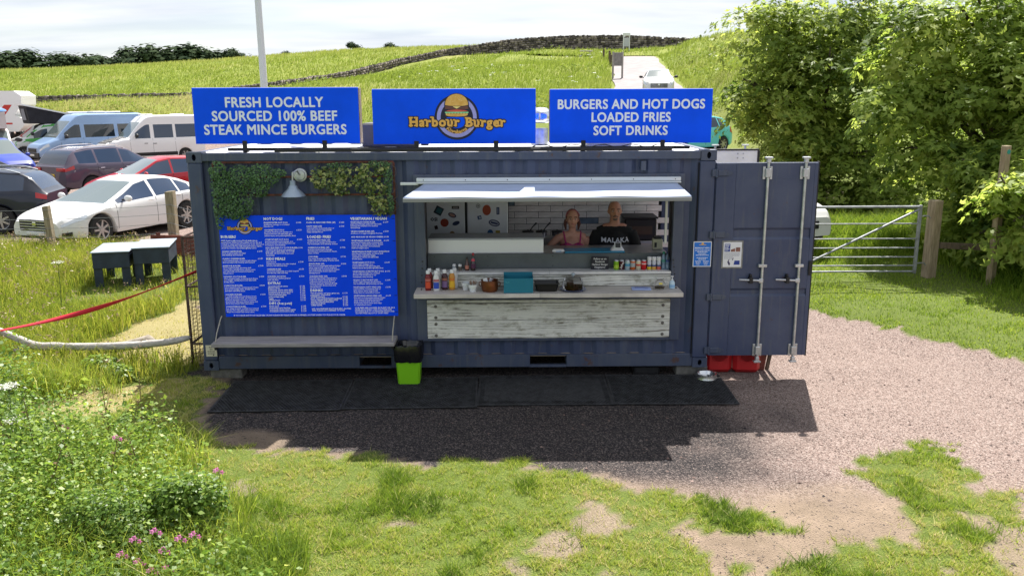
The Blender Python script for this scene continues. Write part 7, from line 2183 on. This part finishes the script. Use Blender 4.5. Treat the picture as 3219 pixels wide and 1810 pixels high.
tree('sycamore_tree', 'tall dense sycamore behind the container, left of the nearer one', (13.2, 16), [(12.9, 15.3, 3.3, 2.6, 2.0, 1.9), (10.95, 14.2, 4.9, 1.25, 1.4, 1.1), (12.6, 14.6, 5.1, 1.7, 1.5, 1.1), (10.6, 13.8, 3.4, .95, 1.2, .8), (11.7, 13.2, 2.1, 1.3, 1.2, .8), (12.2, 13.2, 3.9, 1.5, 1.1, .9), (12.6, 12.7, 1.5, 1.6, 1.2, .9), (14.6, 14.2, 4.6, 1.8, 1.6, 1.4), (11.9, 12.6, .8, 1.4, .9, .6), (13.6, 12.0, .8, 1.5, .9, .7), (11.3, 13.0, 3.0, 1.0, .9, .6), (13.6, 12.8, 3.0, 1.2, 1.0, .8)],
     235, 120, .135, m_syc2, 5, .24, group='sycamores on the right', inner=.16, spread=.38)
tree('sycamore_tree', 'big near sycamore with broad sunlit leaves at the right edge', (14.6, 8.6), [(13.5, 8.2, 3.0, 1.8, 1.4, 1.3), (14.4, 7.8, 4.4, 1.8, 1.3, 1.0), (11.75, 7.5, 3.1, 1.1, 1.0, .75), (12.2, 6.8, 2.0, 1.2, .9, .6), (13.7, 6.0, 2.6, 1.3, .9, .8), (11.9, 7.8, 4.4, .9, 1.0, .65), (12.9, 7.3, 4.7, 1.2, .9, .6), (13.1, 6.4, 3.6, 1.1, .8, .6), (15.0, 6.6, 3.4, 1.4, 1.2, 1.3), (12.6, 6.0, 1.4, 1.0, .7, .5)],
     220, 120, .130, m_syc, 9, .24, group='sycamores on the right', inner=.10, spread=.34)
tree('sycamore_sapling', 'low sycamore growth hanging over the waymark post', (13.0, 5.2), [(12.9, 5.2, 1.15, .85, .6, .6), (12.35, 4.35, 1.75, .5, .42, .45), (13.0, 4.5, 2.0, .7, .5, .6), (12.3, 4.9, .75, .5, .45, .35), (13.4, 4.3, 1.1, .7, .6, .8), (13.0, 4.0, .6, .5, .4, .35), (12.95, 3.6, 1.95, .5, .3, .4), (13.2, 3.4, 1.2, .55, .35, .45), (12.7, 3.3, .5, .45, .3, .3), (13.3, 3.6, 2.5, .5, .35, .4), (11.72, 3.8, 1.75, .26, .2, .26), (12.0, 3.65, 1.15, .3, .2, .25), (12.2, 3.75, 1.5, .38, .25, .32), (12.6, 3.7, 1.0, .45, .3, .4), (12.4, 5.6, .9, .8, .5, .6), (13.3, 5.6, 1.6, .9, .6, .8), (12.2, 5.4, 1.9, .6, .5, .5), (13.8, 3.6, .7, .7, .5, .6)],
     215, 90, .12, m_syc, 14, .07, inner=.15, spread=.22)

# ---- far skyline trees
m_far = leaf_mat('far_foliage', (.016, .032, .016), (.055, .080, .034), trans=.1, rough=.9, spec=.05)
protos = []
def far_proto(seed, n=900):
    r = np.random.default_rng(seed)
    lob = [(r.normal(0, 1.5), r.normal(0, 1.5), 4.5 + r.random() * 3, 2.0 + r.random() * 1.6, 2.0 + r.random(), 1.7 + r.random()) for _ in range(7)]
    A = np.array(lob)[r.integers(0, 7, n)]
    d = r.normal(size=(n, 3)); d /= np.linalg.norm(d, axis=1)[:, None]
    p = A[:, :3] + d * A[:, 3:6] * r.uniform(.6, 1.08, n)[:, None]
    return p, d + np.array([0, 0, .6]), r.uniform(.5, 1.15, n), np.clip(r.normal(.45, .22, n), 0, 1)
for s in (3, 4, 6):
    p, d, sz, tn = far_proto(s)
    root = bpy.data.objects.new('skyline_tree', None); C.objects.link(root)
    leaves('crown', p, d, sz, OVAL * np.array([1.6, 1, 1]), OVALQ, tn, m_far, root)
    q = MB(); q.tube([(0, 0, -3), (.1, 0, 2), (.2, .1, 5)], [.35, .28, .12], 8); q.build('trunk', m_bark, root)
    protos.append(root)
spots = [(-154 + 5.0 * i + (i * 37 % 11) * .3, 232 + (i * 53 % 17), .80 + (i * 29 % 10) * .045) for i in range(15)]
order = ['first', 'second', 'third', 'fourth', 'fifth', 'sixth', 'seventh', 'eighth', 'ninth', 'tenth', 'eleventh', 'twelfth', 'thirteenth', 'fourteenth', 'last']
for i, (x, y, s) in enumerate(spots):
    base = protos[i % 3]
    o = base if i < 3 else dup(base, (0, 0, 0))
    o.location = (x, y, 7.2 + .016 * (x + 152)); o.rotation_euler = (0, 0, i * 1.3); o.scale = (s * 1.8, s * 1.3, s)
    tag(o, '%s dark tree from the left along the far skyline' % order[i], 'tree', 'trees along the far skyline')
for x, y, s, lab in ((-46.5, 152, .42, 'small dark bush on the skyline left of the pole'), (-17, 150, .30, 'tiny bush on the hill crest above the middle sign'), (-36, 150, .26, 'tiny bush on the crest just right of the pole'), (-22, 138, .22, 'small shrub on the meadow slope right of the pole')):
    o = dup(protos[1], (x, y, tz(x, y) - 1.0 * s), 1.0); o.scale = (s * 1.6, s, s); tag(o, lab, 'bush', 'bushes on the hill crest'); o.name = 'skyline_bush'

# ---- hill and meadow grass
m_hill = leaf_mat('hill_grass', (.12, .175, .022), (.46, .40, .22), trans=.35, rough=.8, spec=.15, hue=[(.35, (.19, .27, .038)), (.65, (.29, .33, .085))])
def hill_grass():
    N = 190000
    # sample by picture area: depth with density ~ 1/depth
    dpt = 44 * (150 / 44) ** rng.random(N)
    ang = rng.uniform(-.66, .47, N)
    x = CAM.x + dpt * ang; y = CAM.y + dpt
    g, s_, dk, st = zones(x, y)
    d1, _ = _road_d(x, y, ROAD); d2, _ = _road_d(x, y, LANE)
    dw, _ = _road_d(x, y, WALLP[:, :3]); yw = np.interp(x, WALLP[:, 0], WALLP[:, 1])
    ok = (g > .5) & (d1 > 2.3) & (d2 > 1.9) & (y > 26) & ~((dw < 2.6) & (y < yw))
    x, y, dpt = x[ok], y[ok], dpt[ok]; n = len(x)
    z = terrain(x, y)
    pale = sstep(48, 52, y) * sstep(68, 60, y) * sstep(-4, -12, x)
    pn = fnoise(x, y, .10); pm = fnoise(x + 50, y, .45)
    tone = np.clip(.06 + .36 * pn + .30 * pm + .30 * pale + rng.normal(0, .06, n) + .22 * sstep(95, 130, y), 0, 1)
    h = rng.uniform(.22, .55, n) * (.7 + .6 * pm); w = rng.uniform(.014, .03, n) * (dpt / 50)
    o = blades('hill_grass', np.stack([x, y, z - .03], -1), h, w, rng.uniform(.1, .7, n), tone, m_hill, seg=1, azim=rng.normal(.5, .9, n))
    stuff(o, 'long meadow grass covering the hill and banks', 'grass')
    # hummocks of taller herbs on the slopes
    M = 900
    dp = 46 * (110 / 46) ** rng.random(M); an = rng.uniform(-.6, .42, M)
    hx_ = CAM.x + dp * an; hy_ = CAM.y + dp
    d1, _ = _road_d(hx_, hy_, ROAD); d2, _ = _road_d(hx_, hy_, LANE)
    g = zones(hx_, hy_)[0]
    ok = (g > .5) & (d1 > 3.0) & (d2 > 2.6) & (fnoise(hx_, hy_, .12) > .48)
    hx_, hy_ = hx_[ok], hy_[ok]; hz_ = terrain(hx_, hy_); n = len(hx_); k = 40
    p = np.stack([hx_, hy_, hz_], -1)[:, None] + rng.normal(size=(n, k, 3)) * np.array([.55, .55, .16]) + np.array([0, 0, .22])
    o = leaves('hill_herbs', p.reshape(-1, 3), rng.normal(size=(n * k, 3)) * .6 + np.array([0, -.2, .9]), rng.uniform(.12, .26, n * k), OVAL, OVALQ, np.clip(np.repeat(rng.uniform(.05, .5, n), k) + rng.normal(0, .12, n * k), 0, 1), m_hill)
    stuff(o, 'leafy herb clumps scattered over the hill', 'herbs')
    # white flower heads
    M = 150
    dp = 46 * (85 / 46) ** rng.random(M); an = rng.uniform(-.12, .28, M)
    fx = CAM.x + dp * an; fy = CAM.y + dp; d1, _ = _road_d(fx, fy, ROAD); ok = (d1 > 3) & (zones(fx, fy)[0] > .5) & (fnoise(fx, fy, .2) > .5)
    fx, fy = fx[ok], fy[ok]; n = len(fx)
    p = np.stack([fx, fy, terrain(fx, fy) + rng.uniform(.5, .75, n)], -1)[:, None] + rng.normal(size=(n, 9, 3)) * np.array([.10, .10, .03])
    o = leaves('hill_flowers', p.reshape(-1, 3), rng.normal(size=(n * 9, 3)) * .3 + np.array([0, -.5, .8]), rng.uniform(.05, .10, n * 9), OVAL, OVALQ, rng.random(n * 9), leaf_mat('white_umbel', (.45, .45, .38), (.72, .72, .68), trans=.2))
    stuff(o, 'white umbel flowers dotted over the slope', 'flowers')
hill_grass()

m_lawn = leaf_mat('lawn_grass', (.055, .11, .012), (.50, .43, .22), trans=.38, rough=.7, spec=.2, hue=[(.3, (.13, .225, .018)), (.6, (.25, .335, .038)), (.82, (.38, .40, .095))])
def lawn():
    N = 560000
    x = rng.uniform(-.6, 8.8, N); y = rng.uniform(-5.3, .15, N)
    g, s_, dk, st = zones(x, y)
    clump = .45 * fnoise(x, y, 5.0) + .55 * vnoise(x, y, 19.)
    dens = fnoise(x + 3, y + 8, 1.7)
    ok = (g * (.07 + .93 * sstep(.34, .62, clump * .75 + dens * .25)) > rng.random(N))
    x, y = x[ok], y[ok]; n = len(x)
    big = sstep(.55, .72, fnoise(x + 20, y, 2.4))
    tone = np.clip(.65 + .55 * (fnoise(x, y, .9) - .5) + .35 * (fnoise(x + 5, y, 4.) - .5) - .48 * big + rng.normal(0, .20, n), 0, 1)
    h = rng.uniform(.014, .036, n) * (.6 + 1.3 * vnoise(x, y, 19.)) * (1 + 1.1 * big); w = rng.uniform(.0020, .0042, n)
    o = blades('lawn_grass', np.stack([x, y, terrain(x, y) - .004], -1), h, w, np.where(rng.random(n) < .05, 3.0, rng.uniform(.2, 1.3, n)), np.where(rng.random(n) < .035, .97, tone), m_lawn, seg=1)
    stuff(o, 'short worn lawn grass in front of the kiosk', 'grass')
lawn()
def verge():
    N = 150000
    x = rng.uniform(7.3, 15.5, N); y = rng.uniform(-2.6, 9.5, N)
    g, s_, dk, st = zones(x, y)
    ok = (g > .4) & (rng.random(N) < .35 + .65 * sstep(.35, .55, fnoise(x, y, 2.)))
    x, y = x[ok], y[ok]; n = len(x)
    tall = np.maximum(sstep(5.4, 7.5, y + (fnoise(x, y, .7) - .5) * 2) * sstep(9.0, 9.9, x), sstep(11.5, 12.3, x) * sstep(-1, 2.5, y))
    tone = np.clip(.42 + .3 * (fnoise(x, y, .8) - .5) - .10 * tall + rng.normal(0, .14, n), 0, 1)
    h = rng.uniform(.03, .07, n) + tall * rng.uniform(.25, .6, n); w = rng.uniform(.003, .006, n) * (1 + .9 * tall)
    o = blades('verge_grass', np.stack([x, y, terrain(x, y) - .01], -1), h, w, rng.uniform(.2, .9, n), tone, m_lawn)
    stuff(o, 'green verge grass under the trees and round the gate', 'grass')
verge()
m_mead = leaf_mat('meadow_grass', (.075, .13, .014), (.52, .43, .24), trans=.42, rough=.75, spec=.2, hue=[(.3, (.17, .235, .022)), (.6, (.31, .325, .046)), (.8, (.42, .37, .12))])
def meadow():
    N = 150000
    x = -.25 - 11 * rng.random(N) ** 1.0; y = rng.uniform(-1.0, 9.0, N)
    g, s_, dk, st = zones(x, y)
    ok = (g > .5) & (rng.random(N) < np.where(st > .5, .5, .8)) & (x > -11)
    ok &= ~((x > -3.75) & (x < -2.2) & (y > 3.9) & (y < 6.4) & (rng.random(N) < .8))
    x, y, st = x[ok], y[ok], st[ok]; n = len(x)
    low = np.maximum(st, sstep(-1.0, -.3, x) * .5)
    pm = fnoise(x, y, .9)
    tone = np.clip(.38 + .38 * (pm - .5) + .40 * st + rng.normal(0, .16, n), 0, 1)
    h = np.where(low > .6, rng.uniform(.02, .06, n), rng.uniform(.16, .46, n) * (.7 + .6 * pm) * (1 - .5 * low)) * np.where(y < .3, .65, 1) * np.where((x > -3.9) & (y > 3.6), .5, 1)
    w = rng.uniform(.0025, .0055, n)
    o = blades('meadow_grass', np.stack([x, y, terrain(x, y) - .01], -1), h, w, rng.uniform(.15, .9, n), tone, m_mead)
    stuff(o, 'long yellow-green meadow grass left of the container', 'grass')
    k = rng.choice(n, 2600, replace=False); k = k[h[k] > .2]
    sp = np.stack([x[k], y[k], terrain(x[k], y[k]) + h[k] * 1.05], -1)
    m_seed2 = leaf_mat('seed_heads', (.20, .13, .08), (.40, .31, .20), trans=.2)
    o = leaves('seed_heads', np.repeat(sp, 3, 0) + rng.normal(size=(len(sp) * 3, 3)) * .015, rng.normal(size=(len(sp) * 3, 3)), rng.uniform(.03, .07, len(sp) * 3), OVAL * np.array([.5, 1, 1]), OVALQ, rng.random(len(sp) * 3), m_seed2)
    stuff(o, 'pale brown seed heads over the meadow grass', 'grass')
meadow()

# ---- foreground weeds
m_weed = leaf_mat('weed_leaf', (.05, .10, .012), (.46, .48, .14), trans=.48, rough=.45, spec=.4, hue=[(.35, (.115, .215, .024)), (.65, (.235, .335, .048))])
m_weedg = leaf_mat('weed_grass', (.06, .12, .012), (.52, .46, .20), trans=.45, rough=.5, spec=.3, hue=[(.4, (.17, .26, .024)), (.75, (.32, .365, .06))])
def wx_edge(y): return .68 + (-2.3 - y) * .66 + .16 * np.sin(y * 5.1)
def weeds():
    # herb layer: leafy stems
    N = 6800
    x = rng.uniform(-2.4, 2.2, N); y = rng.uniform(-5.2, -.75, N)
    edge = wx_edge(y) - .30 + (fnoise(x, y, 2.5) - .5) * .6
    inside = (x < edge) & (y < -1.75 + .2 * np.sin(x * 3) - .35 * sstep(-1.0, 0.3, x)) | ((x < -.9 + .3 * np.sin(y * 4)) & (y > -.75) & (y < .1)) | ((x < -1.5) & (y < -.8))
    ok = inside & (fnoise(x + 11, y, 1.3) > .33)
    x, y = x[ok], y[ok]; n = len(x); z = terrain(x, y)
    hh = rng.uniform(.16, .56, n) * (.55 + .95 * fnoise(x, y, 1.1)) * np.where(y < -4.0, .62, 1) * (1 + .45 * sstep(.3, -.8, x))
    k = 17
    t = rng.random((n, k))
    p = np.stack([x, y, z], -1)[:, None] + np.stack([rng.normal(size=(n, k)) * .075, rng.normal(size=(n, k)) * .075, t ** .7 * hh[:, None]], -1)
    nr = rng.normal(size=(n, k, 3)) * .5 + np.array([0, -.1, .95])
    tone = np.clip(np.repeat(.40 + .55 * (fnoise(x, y, .9) - .5) + rng.normal(0, .10, n), k) + rng.normal(0, .14, n * k), 0, 1)
    o = leaves('herb_layer', p.reshape(-1, 3), nr.reshape(-1, 3), np.repeat(rng.uniform(.55, 1.5, n), k) * rng.uniform(.020, .045, n * k), OVAL * np.array([1.15, 1, 1]), OVALQ, tone, m_weed)
    stuff(o, 'tangle of leafy weeds filling the lower left foreground', 'weeds')
    # grasses among them
    N = 60000
    x = rng.uniform(-2.4, 2.5, N); y = rng.uniform(-5.2, -.5, N)
    edge = wx_edge(y) - .05 + (fnoise(x, y, 2.5) - .5) * .5
    tuss = (np.hypot(x - 1.93, (y + 4.3) * .7) < .30) | (np.hypot(x - 1.72, y + 4.05) < .2)
    ok = ((x < edge) & (y < -1.5 - .5 * sstep(-1.4, .2, x))) & (rng.random(N) < .45) | tuss | ((x < -.55) & (y > -1.0) & (fnoise(x, y, 2) > .45))
    x, y = x[ok], y[ok]; tuss = tuss[ok]; n = len(x)
    h = rng.uniform(.12, .46, n) * np.where(tuss, .8, 1.0) ; w = rng.uniform(.002, .0042, n)
    tone = np.clip(np.where(tuss, .22, .5) + rng.normal(0, .17, n), 0, 1)
    o = blades('weed_grass', np.stack([x, y, terrain(x, y) - .01], -1), h, w, rng.uniform(.2, 1.1, n), tone, m_weedg)
    stuff(o, 'wild grass blades growing through the foreground weeds', 'grass')
weeds()
def bush(label, lobes, n, size, seed, m, tone0):
    r = np.random.default_rng(seed)
    c0 = lobes[0]; root = thing('bramble_bush', label, 'bush', (c0[0], c0[1], tz(c0[0], c0[1])), 0, 'bushes in the foreground weeds')
    A = np.array(lobes)[r.integers(0, len(lobes), n)]
    d = r.normal(size=(n, 3)); d /= np.linalg.norm(d, axis=1)[:, None]; d[:, 2] = np.abs(d[:, 2]) * 1.0
    p = A[:, :3] + d * A[:, 3:6] * r.uniform(.55, 1.05, n)[:, None]
    p[:, 2] = np.maximum(p[:, 2], .02); p -= np.array([c0[0], c0[1], 0])
    global rng
    leaves('foliage', p, d + r.normal(size=(n, 3)) * .5 + np.array([0, 0, .6]), size * r.uniform(.6, 1.2, n), OVAL * np.array([1.2, 1, 1]), OVALQ, np.clip(tone0 + r.normal(0, .2, n), 0, 1), m, root)
    for k in range(9):
        q = MB(); e = A[k, :3] + d[k] * A[k, 3:6] * .8 - np.array([c0[0], c0[1], 0]); q.tube([(e[0] * .2, e[1] * .2, -.05), (e[0] * .6, e[1] * .6, e[2] * .6), tuple(e)], [.008, .006, .003], 6); q.build('stem', m_bark, root)
bush('rounded leafy bush with a dark shaded side, right of the weeds', [(1.27, -3.72, .16, .24, .20, .34), (1.08, -3.78, .2, .24, .20, .30)], 2600, .042, 21, m_weed, .34)
bush('wide bushy clump left of the rounded bush', [(.72, -3.95, .12, .32, .26, .36), (.48, -3.85, .1, .28, .25, .34), (.92, -4.05, .05, .28, .22, .26)], 4600, .034, 22, m_weed, .28)
bush('low leafy clump at the bottom edge of the picture', [(1.50, -4.52, .0, .28, .15, .16), (1.25, -4.6, -.02, .25, .15, .12)], 1700, .04, 23, m_weed, .6)
bush('leafy clump by the straw strip, below the driftwood', [(-1.25, .02, .0, .30, .18, .22), (-1.0, -.1, -.02, .22, .16, .16)], 1500, .05, 24, m_weed, .42)
# dead stalks
m_stalk = mat('dry_stalk', (.15, .10, .05), .9, var=.4, scale=20)
for i in range(11):
    y = -1.9 - 1.9 * ((i * 29) % 17) / 17; x = -1.0 + (float(wx_edge(np.array(y))) + .85) * ((i * 61) % 17) / 17 + .1 * math.sin(i * 3.3); h = .48 + .34 * ((i * 43) % 13) / 13
    if x > float(wx_edge(np.array(y))) - .5: x -= .7
    q = MB(); lx, ly = .16 * math.sin(i * 2.1), .10 * math.cos(i * 1.7)
    q.tube([(0, 0, -.02), (lx * .4, ly * .4, h * .5), (lx, ly, h)], [.006, .005, .003], 6)
    for k in range(9):
        t = .35 + .6 * k / 9; a = k * 2.4
        q.add([(lx * t, ly * t, h * t), (lx * t + .03 * math.cos(a), ly * t + .03 * math.sin(a), h * t + .018), (lx * t + .05 * math.cos(a), ly * t + .05 * math.sin(a), h * t + .012), (lx * t + .03 * math.cos(a + .5), ly * t + .03 * math.sin(a + .5), h * t)], [(0, 1, 2, 3)])
    o = q.build('dock_stalk', m_stalk); o.location = (x, y, tz(x, y))
    tag(o, '%s dry brown dock stalk in the foreground weeds, counted from the container side' % order[i], 'stalk', 'dock stalks in the weeds')
# cow parsley with white umbels, campion with pink flowers
m_umb = bpy.data.materials['white_umbel']; m_stemg = mat('green_stem', (.08, .12, .03), .7)
for x, y, h, lab in ((-1.02, -2.25, .66, 'tallest white umbel flower at the left edge above the weeds'), (-1.2, -1.95, .55, 'white umbel flower just behind the tallest one'), (-.85, -2.5, .42, 'short white umbel flower low at the left edge'), (-3.35, 3.2, .8, 'white umbel flower in the meadow left of the strap')):
    r = thing('umbel_flower', lab, 'flower', (x, y, tz(x, y)), 0, 'white umbels on the left')
    q = MB(); q.tube([(0, 0, -.02), (.02, 0, h * .5), (.03, .01, h)], [.007, .006, .004], 6)
    for k in range(9):
        a = k * .7; q.tube([(.03, .01, h), (.03 + .07 * math.cos(a) * (1 if k else 0), .01 + .07 * math.sin(a) * (1 if k else 0), h + .05)], [.0025, .002], 5)
    q.build('stem', m_stemg, r)
    P_ = []
    for k in range(9):
        a = k * .7
        for j in range(12): P_.append((.03 + .07 * math.cos(a) * (1 if k else 0) + random.gauss(0, .016), .01 + .07 * math.sin(a) * (1 if k else 0) + random.gauss(0, .016), h + .052 + random.gauss(0, .005)))
    P_ = np.array(P_); leaves('flower_head', P_, rng.normal(size=P_.shape) * .3 + np.array([0, 0, 1.]), np.full(len(P_), .016), OVAL * np.array([1.5, 1, 1]), OVALQ, rng.random(len(P_)), m_umb, r)['kind'] = 'stuff'
m_camp = leaf_mat('campion_pink', (.52, .10, .32), (.70, .28, .50), trans=.3)
camp = [(1.05, -4.34, .30), (1.18, -4.30, .34), (.98, -4.40, .22), (1.28, -4.42, .26), (1.36, -4.33, .30), (1.12, -4.46, .20), (1.44, -4.28, .30), (1.22, -4.5, .16), (1.33, -4.5, .18), (1.40, -3.62, .48), (.3, -2.9, .46), (-.3, -2.6, .44)]
for i, (x, y, h) in enumerate(camp):
    r = thing('campion_flower', ('pink campion flower stem, %s in the low pink group' % order[i]) if i < 9 else ('single pink campion on the rounded bush', 'single pink campion among the weeds behind the bushes', 'lone pink campion at the far left of the weeds')[i - 9], 'flower', (x, y, tz(x, y)), 0, 'pink campion flowers')
    MB().tube([(0, 0, 0), (.01, 0, h * .6), (.0, -.02, h)], [.004, .0035, .0025], 5).build('stem', m_stemg, r)
    for k in range(3):
        cx, cy, cz = .03 * math.cos(k * 2.1), -.02 + .03 * math.sin(k * 2.1), h + .012 * k
        P_ = np.array([(cx, cy, cz)] * 5); a = np.arange(5) * 1.2566
        T = []
        q = MB()
        for j in range(5):
            c, s_ = math.cos(a[j]), math.sin(a[j]); c2, s2 = math.cos(a[j] + .45), math.sin(a[j] + .45); c3, s3 = math.cos(a[j] - .45), math.sin(a[j] - .45)
            q.add([(cx, cy, cz), (cx + .012 * c3, cy - .012 + .006 * s3, cz + .012 * s3), (cx + .022 * c, cy - .012, cz + .022 * s_), (cx + .012 * c2, cy - .012, cz + .012 * s2)], [(0, 1, 2, 3)])
        o = q.build('petals', m_camp, r, smooth=None)
        at_ = o.data.attributes.new('tone', 'FLOAT', 'POINT'); at_.data.foreach_set('value', np.full(len(o.data.vertices), .3 + .25 * k, np.float32))

# ---- ivy on the container
m_ivyd = leaf_mat('dark_ivy', (.015, .05, .016), (.10, .22, .06), trans=.15, rough=.35, spec=.5)
m_ivyl = leaf_mat('variegated_ivy', (.03, .065, .012), (.40, .42, .14), trans=.2, rough=.35, spec=.5, hue=[(.5, (.13, .19, .03))])
def ivy(label, ells, n, size, m, seed, dep, tpow=1.0):
    r = np.random.default_rng(seed)
    root = thing('ivy_plant', label, 'ivy', (1.3, -.02, 2.2), 0, 'ivy round the menu board')
    wts = np.array([e[2] * e[3] for e in ells]); A = np.array(ells)[r.choice(len(ells), n, p=wts / wts.sum())]
    t = r.random(n) * 6.283; q = np.sqrt(r.random(n))
    x = A[:, 0] + A[:, 2] * q * np.cos(t); z = A[:, 1] + A[:, 3] * q * np.sin(t)
    y = -.01 - dep * r.random(n) * (1.1 - q)
    p = np.stack([x - 1.3, y, z - 2.2], -1)
    nr = r.normal(size=(n, 3)) * .42 + np.array([0, -1, .45])
    leaves('leaves', p, nr, size * r.uniform(.6, 1.3, n), IVY, IVYQ, r.random(n) ** tpow, m, root)
    for k in range(7):
        e = ells[k % len(ells)]; qq = MB(); pts = [(e[0] - 1.3 + .1 * math.sin(j + k) , -.02, e[1] - 2.2 + e[3] * (1 - j / 2.5)) for j in range(6)]; qq.tube(pts, .004, 5); qq.build('vine', m_bark, root)
ivy('dark small-leaved ivy hanging left of the wall lamp', [(.36, 2.38, .10, .12), (.42, 2.18, .16, .20), (.58, 2.02, .16, .20), (.62, 2.30, .17, .15), (.86, 2.32, .20, .14), (.82, 2.18, .12, .10), (.5, 1.93, .17, .10), (1.06, 2.36, .08, .05), (.34, 2.0, .06, .3)], 3600, .021, m_ivyd, 31, .14)
ivy('large-leaved variegated ivy right of the wall lamp', [(1.62, 2.27, .20, .13), (1.55, 2.36, .14, .07), (1.85, 2.36, .2, .07), (1.75, 2.2, .12, .10), (2.05, 2.25, .16, .14), (2.18, 2.10, .13, .16), (2.2, 1.96, .10, .10), (2.15, 2.4, .18, .06)], 620, .042, m_ivyl, 32, .09, 1.3)
ivy('thin dark ivy strip at the right edge of the trellis', [(2.30, 2.3, .05, .18), (2.31, 2.0, .04, .15), (2.2, 2.45, .14, .04), (1.75, 2.44, .15, .03)], 700, .019, m_ivyd, 33, .06)

# ---- loose gravel and straw
def gravel():
    N = 60000
    x = rng.uniform(.2, 11, N); y = rng.uniform(-4.8, 3.0, N)
    g, s_, dk, st = zones(x, y)
    ok = (g < .5) & (rng.random(N) < np.where(s_ > .5, .28, .75)) & ~((y > -1.15) & (y < 2.6) & (x < 6.25))
    x, y, dk, s_ = x[ok], y[ok], dk[ok], s_[ok]; n = len(x)
    sz = rng.uniform(.0025, .0075, n) * np.where(s_ > .5, 1.1, 1) * (1 + 1.6 * (rng.random(n) > .97))
    octa = np.array([(1, 0, 0), (0, 1, 0), (-1, 0, 0), (0, -1, 0), (0, 0, .7), (0, 0, -.7)], float)
    tri = np.array([(0, 1, 4), (1, 2, 4), (2, 3, 4), (3, 0, 4)])
    V = octa[None] * (1 + rng.uniform(-.35, .35, (n, 6, 3)))
    a = rng.random(n) * 6.283; c, s = np.cos(a), np.sin(a)
    VX = V[:, :, 0] * c[:, None] - V[:, :, 1] * s[:, None]; VY = V[:, :, 0] * s[:, None] + V[:, :, 1] * c[:, None]
    V = np.stack([VX, VY, V[:, :, 2]], -1) * sz[:, None, None] + np.stack([x, y, terrain(x, y) + sz * .2], -1)[:, None]
    F = (tri[None] + (np.arange(n) * 6)[:, None, None]).reshape(-1, 3)
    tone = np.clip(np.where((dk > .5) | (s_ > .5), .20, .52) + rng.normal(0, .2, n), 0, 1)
    m = leaf_mat('loose_gravel', (.025, .023, .025), (.36, .27, .24), trans=0, rough=.9, spec=.2, hue=[(.5, (.165, .115, .10))])
    o = link('loose_gravel', fast_mesh('loose_gravel', V.reshape(-1, 3), F, 3, np.repeat(tone, 6)), m)
    stuff(o, 'loose pink and grey gravel scattered over the path', 'gravel')
gravel()
